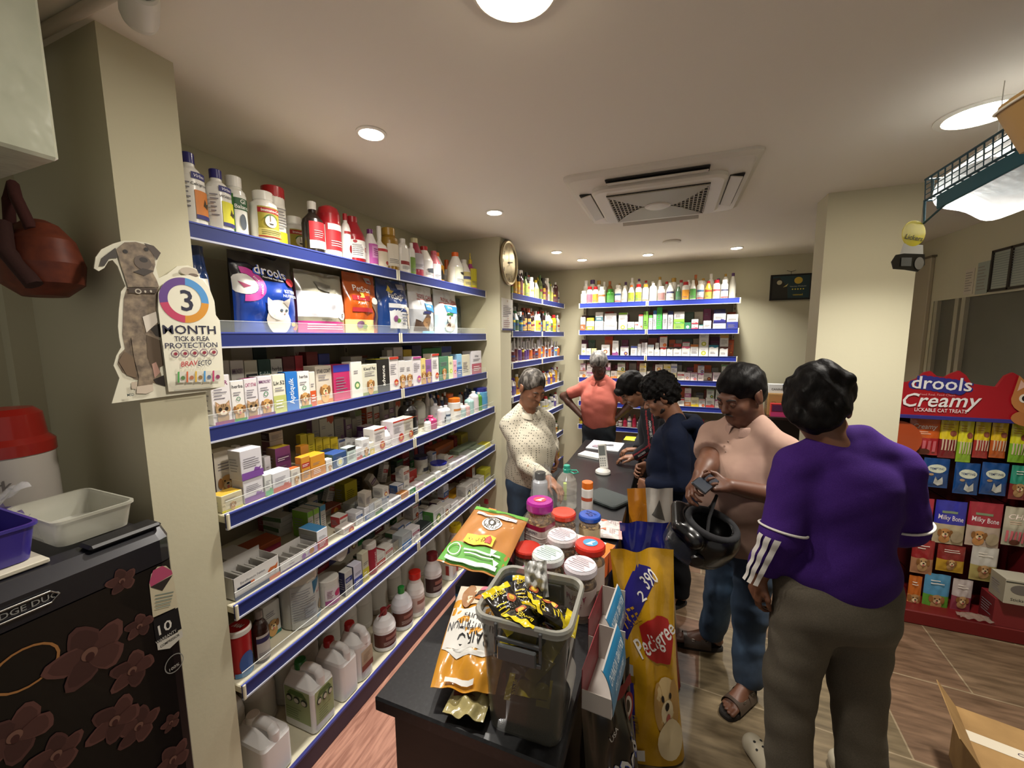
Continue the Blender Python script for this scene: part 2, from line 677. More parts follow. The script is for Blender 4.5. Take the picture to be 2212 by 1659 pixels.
class Rack:
    def __init__(s, o, ang, name):
        s.o, s.ang, s.name = Vector((o[0], o[1], 0)), ang, name
        a = math.radians(ang)
        s.u, s.w = Vector((math.cos(a), math.sin(a), 0)), Vector((-math.sin(a), math.cos(a), 0))
        s.shelves = []

    def world(s, a, t, z):
        return s.o+s.u*a+s.w*t+Vector((0, 0, z))

    def along(s, x, z, t):
        """distance along the rack of the point at height z and depth t seen in pixel column x"""
        y = 800
        for _ in range(5):
            d = _fw+(x-1106)/CAM_F*_r2-(y-829.5)/CAM_F*_u2
            o = Vector((0, 0, CAM_H))
            k = ((s.o+s.w*t-o).dot(s.w))/d.dot(s.w)
            a = (o+d*k-s.o).dot(s.u)
            y = pix(s.world(a, t, z))[1]
        return a

    def height(s, x, y, t):
        d = _fw+(x-1106)/CAM_F*_r2-(y-829.5)/CAM_F*_u2
        o = Vector((0, 0, CAM_H))
        return (o+d*(((s.o+s.w*t-o).dot(s.w))/d.dot(s.w))).z


class Shelf:
    def __init__(s, rack, z, t0, name, a0, a1):
        s.rack, s.z, s.t0, s.name, s.a0, s.a1 = rack, z, t0, name, a0, a1
        s.occ, s.rec = [], []
        s.top = None

    def free(s, a0, a1, t0, t1, z0, z1):
        for b in s.occ:
            if a0 < b[1]-1e-4 and a1 > b[0]+1e-4 and t0 < b[3]-1e-4 and t1 > b[2]+1e-4 and z0 < b[5]-1e-4 and z1 > b[4]+1e-4:
                return b
        return None


def build_rack(label, name, o, ang, levels, bays, depth, base=None, group=None, z_top=None, lipcol=BLUE, shortnames=None, riser=()):
    """levels: (top z, setback of the lip)"""
    R = Rack(o, ang, name)
    t = thing('shelf_rack', label, 'shelf rack', (o[0], o[1], 0), ang, group)
    a0, a1 = bays[0], bays[-1]
    m = M()
    m.box(a0, depth-.012, .02, a1, depth, z_top, ('#a8a28e', 'satin'))
    m.build('back_panel', t)
    for b in bays:
        m = M()
        x = min(max(b, a0+.016), a1-.016)
        m.box(x-.015, depth-.055, 0, x+.015, depth-.012, z_top, ('#b9b39e', 'satin'))
        for k in range(int(z_top/.05)):
            m.box(x-.003, depth-.0565, .06+k*.05, x+.003, depth-.0548, .085+k*.05, ('#2a2824', 'matte'))
        m.build('upright', t)
    for i, (z, sb) in enumerate(levels):
        for j in range(len(bays)-1):
            x0, x1 = bays[j]+.003, bays[j+1]-.003
            m = M()
            m.box(x0, sb+.004, z-.03, x1, depth-.056, z-.001, CREAM, .003)
            sh = m.build('shelf', t)
            m = M()
            m.box(x0, sb-.002, z-.048, x1, sb+.004, z+.003, lipcol, .002)
            m.box(x0, sb-.006, z-.052, x1, sb+.004, z-.046, ('#b9bccb', 'satin'))
            m.box(x0, sb-.004, z-.001, x1, sb+.004, z+.004, ('#4450a0', 'satin'))
            m.build('price_strip', sh)
            for x in (x0, x1-.012):
                m = M()
                m.box(x, sb-.008, z-.054, x+.012, sb-.001, z+.005, CREAM, .003)
                m.build('end_cap', sh)
            if i in riser:
                m = M()
                m.box(x0+.01, sb+.006, z+.001, x1-.01, sb+.008, z+.045, glass('#dfe6e4', .05, .10))
                m.box(x0+.01, sb+.0055, z+.0435, x1-.01, sb+.0085, z+.045, glass('#f4f8f4', .1, .55))
                m.build('clear_riser', sh)
        R.shelves.append(Shelf(R, z+.001, sb+.012, shortnames[i], a0+.01, a1-.01))
    if base:
        z, sb = base
        m = M()
        m.box(a0, sb+.01, .0, a1, depth-.056, z-.001, CREAM)
        sh = m.build('base_shelf', t)
        m = M()
        m.box(a0, sb-.004, .0, a1, sb+.01, z+.012, ('#2c2440', 'satin'), .003)
        m.box(a0, sb-.006, z+.004, a1, sb+.01, z+.014, ('#3c3f86', 'satin'))
        m.build('kick_strip', sh)
        R.shelves.append(Shelf(R, z+.001, sb+.016, shortnames[-1], a0+.01, a1-.01))
    return R


LEFT = build_rack('long blue and cream shelf rack filling the left wall between the two pillars', 'left rack', (-1.385, 0), 90,
                  [(2.222, .07), (1.868, .07), (1.545, .07), (1.253, .0), (.919, .0), (.610, .0)], [.845, 1.93, 3.10], .53, (.085, .0),
                  z_top=2.30, shortnames=['top left shelf', 'left bag shelf', 'third left shelf', 'fourth left shelf', 'fifth left shelf', 'sixth left shelf', 'bottom left shelf'], riser=(1, 2, 3, 4, 5))
_a = math.degrees(math.atan2(4.92-3.40, -1.235+1.345))
MID = build_rack('blue edged shelf rack behind the clock pillar, left of the back wall', 'corner rack', (-1.345, 3.40), _a,
                 [(2.232, 0), (1.892, 0), (1.60, 0), (1.285, 0), (.99, 0), (.66, 0)], [0, .75, 1.50], .33, (.30, 0), z_top=2.30,
                 shortnames=['top corner shelf', 'second corner shelf', 'third corner shelf', 'fourth corner shelf', 'fifth corner shelf', 'sixth corner shelf', 'low corner shelf'])
BACK = build_rack('blue edged shelf rack fixed to the back wall behind the staff', 'back rack', (0, 4.65), 0,
                  [(2.212, 0), (1.908, 0), (1.622, 0), (1.36, 0), (1.08, 0), (.80, 0)], [-1.005, -.255, .64], .34, None, z_top=2.25, lipcol=('#2b3ba0', 'satin'),
                  shortnames=['top back shelf', 'second back shelf', 'third back shelf', 'fourth back shelf', 'fifth back shelf', 'lowest back shelf'])

GRANITE = noise_mat('black_granite', ['#0f0f11', '#1a1a1c', '#2c2c2e'], 90, .32, 8, pos=[.3, .6, .82])
t = thing('service_counter', 'long black granite topped service counter running towards the back wall', 'counter', (0, 0, 0))
m = M()
m.box(-.775, .835, .755, -.215, 3.98, .80, GRANITE, .006)
m.box(-.42, 3.98, .755, .62, 4.32, .80, GRANITE, .006)
m.build('counter_top', t)
m = M()
dk = noise_mat('dark_laminate', ['#120d0c', '#1d1412'], 5, .45, 5, (1, 1, 8))
m.box(-.735, .875, .0, -.255, 3.96, .755, dk)
m.box(-.40, 3.96, .0, .60, 4.30, .755, dk)
m.build('cabinet_body', t)
CT = .801
# ================================================================ product builders (front faces -y, base at z = 0)
def lines(x0, x1, y0, y1, n, c, r=None):
    r = r or random
    o, d = [], (y1-y0)/n
    for i in range(n):
        o.append(('r', x0, y0+d*i+d*.3, x0+(x1-x0)*r.uniform(.55, 1), y0+d*i+d*.62, c))
    return o


def cat_pic(cx, cy, s, a, c='#a98a62', c2='#6b5138'):
    k = lambda x, y: (cx+x*s/a, cy+y*s)
    return [('e', *k(0, -.42), .34*s/a, .45*s, c), ('p', [k(-.42, .05), k(-.4, .62), k(-.1, .36)], c), ('p', [k(.42, .05), k(.1, .36), k(.4, .62)], c),
            ('p', [k(-.34, .2), k(-.35, .48), k(-.18, .34)], '#d8a98f'), ('p', [k(.34, .2), k(.18, .34), k(.35, .48)], '#d8a98f'),
            ('e', *k(0, .08), .43*s/a, .36*s, c), ('e', *k(0, -.1), .2*s/a, .15*s, '#e9dcc6'), ('e', *k(-.18, .12), .1*s/a, .11*s, '#2b2016'), ('e', *k(.18, .12), .1*s/a, .11*s, '#2b2016'),
            ('e', *k(0, -.04), .05*s/a, .035*s, '#b0604f'), ('r', *k(-.03, .25), *k(.03, .42), c2), ('r', *k(-.14, .27), *k(-.09, .4), c2), ('r', *k(.09, .27), *k(.14, .4), c2)]


def dog_pic(cx, cy, s, a, c='#c79a5c', c2='#8d5f30'):
    k = lambda x, y: (cx+x*s/a, cy+y*s)
    return [('e', *k(0, -.42), .36*s/a, .44*s, c), ('e', *k(0, .14), .36*s/a, .37*s, c), ('e', *k(-.36, .1), .13*s/a, .3*s, c2), ('e', *k(.36, .1), .13*s/a, .3*s, c2),
            ('e', *k(0, -.06), .21*s/a, .2*s, '#e6cfa4'), ('e', *k(-.15, .2), .05*s/a, .05*s, '#1d130c'), ('e', *k(.15, .2), .05*s/a, .05*s, '#1d130c'),
            ('e', *k(0, .03), .08*s/a, .055*s, '#1d130c'), ('e', *k(0, -.17), .07*s/a, .1*s, '#cf6f6a')]


def face(st, a, title='', c1='#7a2f63', c2='#33303a', ink='#77737c'):
    """front artwork in a few house styles; a = width / height"""
    tl = lambda y, h=.09, c=None, w=.84: [('t', .5, y, h, title, w, 0, 'b', c or c2)] if title else []
    if st == 'cat':
        return tl(.84, .09, c1)+lines(.12, .85, .5, .74, 4, ink)+cat_pic(.5, .27, .34, a)+[('r', 0, 0, 1, .07, c1)]
    if st == 'dog':
        return tl(.86, .085, c2)+lines(.14, .86, .62, .74, 2, ink)+[('e', .5, .55, .16, .16*a, .72, '#2f7a4b')]+dog_pic(.5, .26, .32, a)+[('r', 0, 0, 1, .07, c1)]
    if st == 'band':
        return tl(.86, .08)+lines(.12, .88, .36, .74, 5, ink)+[('r', 0, 0, 1, .24, c1)]+[('p', [(.55, .24), (.62, .36), (.8, .31), (.9, .36), (.84, .24)], c1)]
    if st == 'top':
        return [('r', 0, .8, 1, 1, c1)]+tl(.9, .09, '#f2efe6')+lines(.12, .88, .2, .68, 6, ink)
    if st == 'mid':
        return tl(.87, .08)+[('r', .06, .54, .94, .74, c1)]+lines(.12, .88, .58, .7, 2, '#efe9ea')+lines(.12, .88, .1, .46, 4, ink)
    if st == 'ring':
        return tl(.88, .07)+lines(.1, .8, .45, .8, 6, ink)+[('e', .68, .22, .24, .24*a, .45, c1), ('e', .68, .22, .1, .1*a, '#e2a13c')]+[('r', 0, .93, 1, 1, c1)]
    if st == 'pet':
        return [('r', 0, 0, 1, .1, c1)]+tl(.86, .1)+lines(.14, .86, .6, .78, 3, ink)+dog_pic(.5, .32, .36, a)
    if st == 'vert':
        return [('r', 0, 0, 1, 1, c1), ('t', .5, .5, min(.14, .6*a), title, None, 90, 'b', c2)]
    if st == 'full':
        return [('r', 0, 0, 1, 1, c1)]+tl(.7, .12, c2)+lines(.15, .85, .2, .5, 3, c2)
    if st == 'half':
        return [('r', 0, 0, 1, .45, c1)]+tl(.78, .1)+lines(.14, .86, .55, .68, 2, ink)+lines(.14, .86, .12, .36, 3, '#f1ecec')
    if st == 'wave':
        return [('p', [(0, .78), (.3, .86), (.65, .74), (1, .84), (1, 1), (0, 1)], c1)]+tl(.58, .1)+lines(.14, .86, .2, .44, 3, ink)
    if st == 'round':
        return tl(.86, .08)+[('e', .5, .34, .26, .26*a, c1), ('e', .5, .34, .14, .14*a, '#e9e2a0')]+lines(.2, .8, .66, .78, 2, ink)
    return tl(.8, .1)+lines(.12, .88, .15, .68, 6, ink)


def carton(w, d, h, col='#dcd9d2', fr=None, side=None, top=None, name='medicine_carton', kind='paper'):
    m = M()
    s = side or col
    f = {'-x': (s, kind), '+x': (s, kind), '+z': (top or col, kind)}
    m.box(-w/2, -d/2, 0, w/2, d/2, h, (col, kind), min(.0015, w*.05), f)
    if fr:
        art(m, fr, front(w, h, -d/2), .0005, w/h, 1)
    # a few printed lines on the near side
    art(m, lines(.15, .85, .25, .75, 5, '#8d8a90' if s not in ('#1c1d22',) else '#5a5a60'), flat((-w/2, d/2, 0), (0, -d, 0), (0, 0, h)), .0005, d/h, 1)
    return m.build(name)


def up(name, m, parent):
    return m.build(name, parent)


SHAPES = {  # (radius fraction, height fraction) body profile, then cap radius, cap start, style
    'round': ([(.94, 0), (1, .02), (1, .62), (.93, .69), (.7, .77), (.42, .82), (.4, .87)], .45, .86),
    'cone': ([(.94, 0), (1, .02), (1, .55), (.95, .6), (.62, .78), (.42, .88), (.4, .9)], .44, .88),
    'jar': ([(.94, 0), (1, .02), (1, .7), (.95, .76), (.7, .81), (.66, .84)], .72, .83),
    'tub': ([(.92, 0), (.96, .02), (1, .8), (1, .84)], 1.03, .83),
    'tall': ([(.95, 0), (1, .02), (1, .72), (.9, .8), (.5, .87), (.36, .9)], .4, .88),
    'spray': ([(.97, 0), (1, .01), (1, .78), (.95, .81), (.9, .82)], .96, .81),
    'syrup': ([(.95, 0), (1, .02), (1, .58), (.9, .66), (.55, .74), (.34, .79), (.33, .87)], .4, .85),
    'dome': ([(.96, 0), (1, .02), (1, .6), (.98, .61)], 1.0, .6),
    'neck': ([(.95, 0), (1, .02), (1, .48), (.85, .55), (.4, .62), (.28, .66), (.27, .72)], .3, .7),
}


def bottle(h, r, body='#e4e2da', cap='#e9e7e0', shape='round', label=None, ey=1.0, name='bottle', capstyle='ridge', kind='gloss', lz=(.06, .56), neckcol=None, n=20, ang=62):
    t = bpy.data.objects.new(name, None)
    t.empty_display_size = .04
    COL.objects.link(t)
    pr, cr, cz = SHAPES[shape]
    m = M()
    m.lathe([(a*r, b*h) for a, b in pr], (body, kind), n, ey=ey)
    if label:
        z0, z1 = lz[0]*h, lz[1]*h
        r2 = r+.0005
        aw = 2*math.radians(ang)*r/(z1-z0)
        art(m, label, cyl(r2, z0, z1, -ang, ang, r2*ey), .0006, aw, 8)
    m.build('body', t)
    m = M()
    c = (cap, kind)
    if capstyle == 'dome':
        m.lathe([(cr*r, cz*h), (cr*r, h*(cz+(1-cz)*.55)), (cr*r*.8, h*(cz+(1-cz)*.85)), (cr*r*.35, h*.99), (.001, h)], c, n, ey=ey if cr > .9 else 1)
    elif capstyle == 'nozzle':
        m.lathe([(cr*r, cz*h), (cr*r, h*(cz+(1-cz)*.35)), (cr*r*.35, h*(cz+(1-cz)*.45)), (cr*r*.25, h*.99), (.001, h)], c, 14)
    elif capstyle == 'pump':
        m.lathe([(cr*r, cz*h), (cr*r, h*(cz+(1-cz)*.4)), (cr*r*.3, h*(cz+(1-cz)*.45)), (cr*r*.3, h*.98)], c, 14)
        m.box(-.011, -.045, h*.955, .011, .014, h, c, .003)
    else:
        k = []
        for j in range(n*2):
            k.append(1.0 if j % 2 else .965)
        z0, z1 = cz*h, h
        R = lambda s, z: [(cr*r*s*k[j]*math.cos(PI*j/n), cr*r*s*k[j]*math.sin(PI*j/n)*(ey if cr > .9 else 1), z) for j in range(n*2)]
        m.loft([R(1, z0), R(1, z1-.06*(h-z0)), R(.93, z1)], c)
    m.build('cap', t)
    return t


def jerrycan(w, d, h, col='#e6e6e6', cap='#1f7a35', art_el=None, name='jerrycan', capr=.026, round_=.02):
    """flat sided can: sloped shoulder, cap on the far side, moulded grip bridging the shoulder (grip runs along y)"""
    t = bpy.data.objects.new(name, None)
    COL.objects.link(t)
    m = M()
    c = (col, 'satin')
    rings = [rrect(w*.95, d*.95, round_, 0), rrect(w, d, round_, .008), rrect(w, d, round_, h*.68), rrect(w*.96, d*.93, round_, h*.74), rrect(w*.5, d*.62, round_*.8, h*.84, c=(0, d*.12)), rrect(w*.42, d*.42, round_*.6, h*.88, c=(0, d*.2))]
    m.loft(rings, c)
    if art_el:
        art(m, art_el, front(w*.8, h*.56, -d/2, .04), .0008, w*.8/(h*.56), 1)
        art(m, art_el, flat((-w/2, d*.4, .04), (0, -d*.8, 0), (0, 0, h*.56)), .0008, d*.8/(h*.56), 1)
    m.build('body', t)
    m = M()
    P = [(0, -d*.40, h*.70), (0, -d*.41, h*.85), (0, -d*.34, h*.93), (0, -d*.1, h*.94), (0, d*.1, h*.9), (0, d*.14, h*.84)]
    pts = []
    for i in range(len(P)-1):
        for k in range(3):
            f = k/3
            pts.append(tuple(P[i][q]*(1-f)+P[i+1][q]*f for q in range(3)))
    pts.append(P[-1])
    m.tube(pts, w*.16, c, 10)
    m.build('handle', t)
    m = M()
    m.lathe([(capr*.9, h*.86), (capr, h*.88), (capr, h*.97), (capr*.9, h)], (cap, 'gloss'), 20, c=(0, d*.22))
    m.build('cap', t)
    return t


def pouch(w, h, d, colf, fr=None, back='#999', stand=True, seed=1, wr=.006, kind='foil', name='food_bag', seal=.05, pinch=.08, asp_n=10, tear=False, m=None):
    """filled flexible bag: front/back sheets bulging between sealed edges"""
    r = random.Random(seed)
    ph = [r.uniform(0, 6.3) for _ in range(6)]

    def P(u, v, side, lift=0):
        cv = (.86+.14*min(1, v/.3)) if stand else min(1, max(0, (v-seal)/.3))**.6
        if v > 1-seal:
            cv *= 0
        else:
            cv *= min(1, (1-seal-v)/.45)**.75
        bu = (1-abs(2*u-1)**2.6)**.6 if 0 < u < 1 else 0
        edge = .16 if stand else 0
        y = d/2*cv*(edge+(1-edge)*bu)+.0012*(0 < u < 1)
        xs = 1-pinch*math.sin(PI*min(1, v*1.0))*(.4)-.05*max(0, v-.75)
        x = (u-.5)*w*xs
        q = wr*(math.sin(9*u+6*v+ph[0])*math.sin(5*v+ph[1])+.6*math.sin(17*u-11*v+ph[2])+.4*math.sin(23*v+8*u+ph[3]))*min(1, 4*u, 4*(1-u))*min(1, 5*v+.15)
        zz = v*h-(.012*math.sin(3*u*PI+ph[4])*h*.2 if v > .9 else 0)
        return Vector((x, (-1 if side else 1)*(y+lift)+q, zz))
    own = m is None
    m = m or M()
    mats = {}

    def mm(u, v):
        c = colf(u, v) if callable(colf) else colf
        return (c, kind) if isinstance(c, str) else c
    m.sheet(lambda u, v: P(u, v, True), 22, 30, mm)
    m.sheet(lambda u, v: P(1-u, v, False), 12, 16, (back, kind))
    for e in (0, 1):   # gusset sides
        if stand:
            m.sheet(lambda u, v: P(e, v, True)*(1-u)+P(e, v, False)*u if not e else P(e, v, False)*(1-u)+P(e, v, True)*u, 2, 20, (back, kind))
    if stand:
        m.sheet(lambda u, v: P(1-u, 0, True)*(1-v)+P(1-u, 0, False)*v, 12, 2, (back, kind))
    if fr:
        art(m, fr, lambda x, y, L: P(min(1, max(0, x)), min(1, max(0, y)), True, L+.0012), .0007, w/h, asp_n)
    return m.build(name) if own else P


# ---------------------------------------------------------------- putting products on shelves
RECS = []


def put(sh, o, desc, cat, a, t, z, w, d, h, row, rz=0, grp=None):
    p = sh.rack.world(a, t, z)
    o.location = p
    o.rotation_euler = (0, 0, math.radians(sh.rack.ang+rz))
    sh.occ.append((a-w/2, a+w/2, t-d/2, t+d/2, z, z+h))
    sh.rec.append((row, a, o, desc, cat, grp))
    return o


def row_px(sh, items, t=None, row='front row', zoff=0, ws=1.0):
    """items: (x0, x1, ytop, maker(w, h) -> (object, depth, desc, cat)); the row follows the pixels of the photo"""
    t = sh.t0+.012 if t is None else t
    last = None
    for it in items:
        x0, x1, yt, mk = it[:4]
        opt = it[4] if len(it) > 4 else {}
        tt = t+opt.get('t', 0)
        zb = sh.z+zoff
        a0, a1 = sh.rack.along(x0, zb+.08, tt), sh.rack.along(x1, zb+.08, tt)
        if opt.get('up') and last:
            zb = last[2]+.0008
            tt = last[3]
        w = max(.014, (a1-a0)*ws-.002)
        h = sh.rack.height((x0+x1)/2, yt, tt)-zb
        h = max(.03, min(h, opt.get('hmax', .34)))
        dp = opt.get('d', None)
        ac = (a0+a1)/2
        o, d, desc, cat = mk(w, h)
        d = dp or d
        if opt.get('up') and last:
            ac = last[0]
        else:
            for _ in range(14):      # slide sideways or back until nothing overlaps
                b = sh.free(ac-w/2, ac+w/2, tt, tt+d, zb, zb+h)
                if not b:
                    break
                push = b[1]-(ac-w/2)
                pull = (ac+w/2)-b[0]
                if min(push, pull) < .45*w and min(push, pull) < .03:
                    ac += push+.0006 if push < pull else -pull-.0006
                else:
                    tt = b[3]+.002
                    ac = (sh.rack.along(x0, zb+h*.5, tt)+sh.rack.along(x1, zb+h*.5, tt))/2
        if not opt.get('up'):
            ac = min(max(ac, sh.a0+w/2), sh.a1-w/2)
            if sh.free(ac-w/2, ac+w/2, tt, tt+d, zb, zb+h):
                for ch in list(o.children):
                    bpy.data.objects.remove(ch)
                bpy.data.objects.remove(o)
                continue
        put(sh, o, desc, cat, ac, tt+d/2, zb, w, d, h, opt.get('row', 'stacked' if opt.get('up') else row))
        last = (ac, w, zb+h, tt)


def fill(sh, t, makers, seed, a0=None, a1=None, gap=.1, row='back row', stack=0, tmax=None):
    r = random.Random(seed)
    a = a0 if a0 is not None else sh.a0
    a1 = a1 if a1 is not None else sh.a1
    while a < a1-.03:
        if r.random() < gap:
            a += r.uniform(.015, .06)
            continue
        mk = r.choice(makers)
        o, w, d, h, desc, cat = mk(r)
        tt = t+r.uniform(0, .02)
        ok = False
        for _ in range(5):
            b = sh.free(a, a+w, tt, tt+d, sh.z, sh.z+h)
            if not b:
                ok = True
                break
            tt = b[3]+.003
        if not ok or tt+d > (tmax or .26) or a+w > a1:
            for ch in list(o.children):
                bpy.data.objects.remove(ch)
            bpy.data.objects.remove(o)
            a += .02
            continue
        put(sh, o, desc, cat, a+w/2, tt+d/2, sh.z, w, d, h, row)
        if stack and r.random() < stack:
            o2, w2, d2, h2, ds2, c2 = mk(r)
            if w2 <= w*1.15 and not o2.children and abs(d2-d) < .02 and not sh.free(a+w/2-w2/2, a+w/2+w2/2, tt, tt+d2, sh.z+h+.0006, sh.z+h+h2):
                put(sh, o2, ds2, c2, a+w/2, tt+d/2, sh.z+h+.0006, w2, d2, h2, 'stacked')
            else:
                for ch in list(o2.children):
                    bpy.data.objects.remove(ch)
                bpy.data.objects.remove(o2)
        a += w+r.uniform(.001, .008)


def label_shelves(racks):
    rn = {}
    for R in racks:
        for sh in R.shelves:
            rows = {}
            for rec in sh.rec:
                rows.setdefault(rec[0], []).append(rec)
            for row, L in rows.items():
                L.sort(key=lambda q: q[1])
                for i, (_, a, o, desc, cat, grp) in enumerate(L):
                    tag(o, '%s, %s from left, %s, %s' % (desc, nth(i), rn.get(row, row), sh.name), cat, grp or '%s on the %s' % ({'bottle': 'bottles', 'box': 'cartons', 'bag': 'food bags', 'jar': 'jars'}.get(cat, cat+'s'), sh.name))


def C(desc, col='#dcd9d2', st='plain', title='', c1='#7a2f63', c2='#33303a', side=None, top=None, d=None, name='medicine_carton', ink='#77737c'):
    """carton maker for row_px"""
    def mk(w, h):
        dd = d or max(.03, min(.085, w*.8))
        return carton(w, dd, h, col, face(st, w/h, title, c1, c2, ink), side, top, name), dd, desc, 'box'
    return mk


def B(desc, body='#e4e2da', cap='#e9e7e0', shape='round', lab=None, rmax=.06, cat='bottle', **k):
    def mk(w, h):
        r = min(w/2, rmax)
        e = k.get('ey', 1)
        kw = dict(k)
        kw.setdefault('name', {'jar': 'jar', 'can': 'spray_can', 'tub': 'tub'}.get(cat, 'bottle'))
        o = bottle(h, r, body, cap, shape, lab, **kw)
        return o, r*2*e, desc, cat
    return mk
# ================================================================ the long left rack
def LB(bg, title='', tc='#f2efe8', c1=None, y=.8, th=.1, pic=None, ln='#7c7a80', top=None):
    """bottle label"""
    e = [('r', 0, 0, 1, 1, bg)]
    if c1:
        e.append(('r', 0, y-.1, 1, y+.1, c1))
    if top:
        e.append(('r', 0, 0, 1, .1, top))
    e += lines(.1, .9, .12, .34, 3, ln)
    if pic:
        e += pic
    if title:
        e.append(('t', .5, y, th, title, .86, 0, 'b', tc))
    return e


S1, S2, S3, S4, S5, S6, S7 = LEFT.shelves
leaf = [('e', .62, .45, .16, .13, '#3c3a22'), ('p', [(.5, .62), (.6, .5), (.72, .66), (.62, .56)], '#2e4a20')]
virb = lambda c, tt: [('r', .3, .86, .86, 1, '#23246b'), ('t', .58, .93, .07, 'Virbac', .4, 0, 'bi', '#e8e8f4'), ('t', .56, .74, .06, tt, .6, 0, 'b', '#33343c'), ('r', .36, .06, 1, .62, c), ('p', [(.62, .3), (.7, .46), (.78, .34), (.9, .4), (.8, .24)], '#3a3320'), ('r', .36, .0, 1, .09, '#2a2a72')]+lines(.02, .28, .2, .8, 6, '#84848c')
imm = [('r', 0, 0, 1, 1, '#a89a35'), ('r', 0, .8, 1, .96, '#a3201f'), ('t', .5, .88, .09, 'Immuno-Care', .86, 0, 'b', '#f4efe4'), ('e', .42, .52, .2, .2, '#efe9d6'), ('p', [(.34, .46), (.5, .46), (.47, .41), (.37, .41)], '#2e2418'), ('r', .38, .52, .4, .72, '#6c4a2a'), ('e', .42, .52, .24, .24, .85, 20, 160, '#3f6b2a'), ('r', 0, .04, 1, .28, '#cdbf6a')]+lines(.1, .9, .07, .25, 3, '#5c5320')+[('r', 0, 0, 1, .035, '#a3201f')]
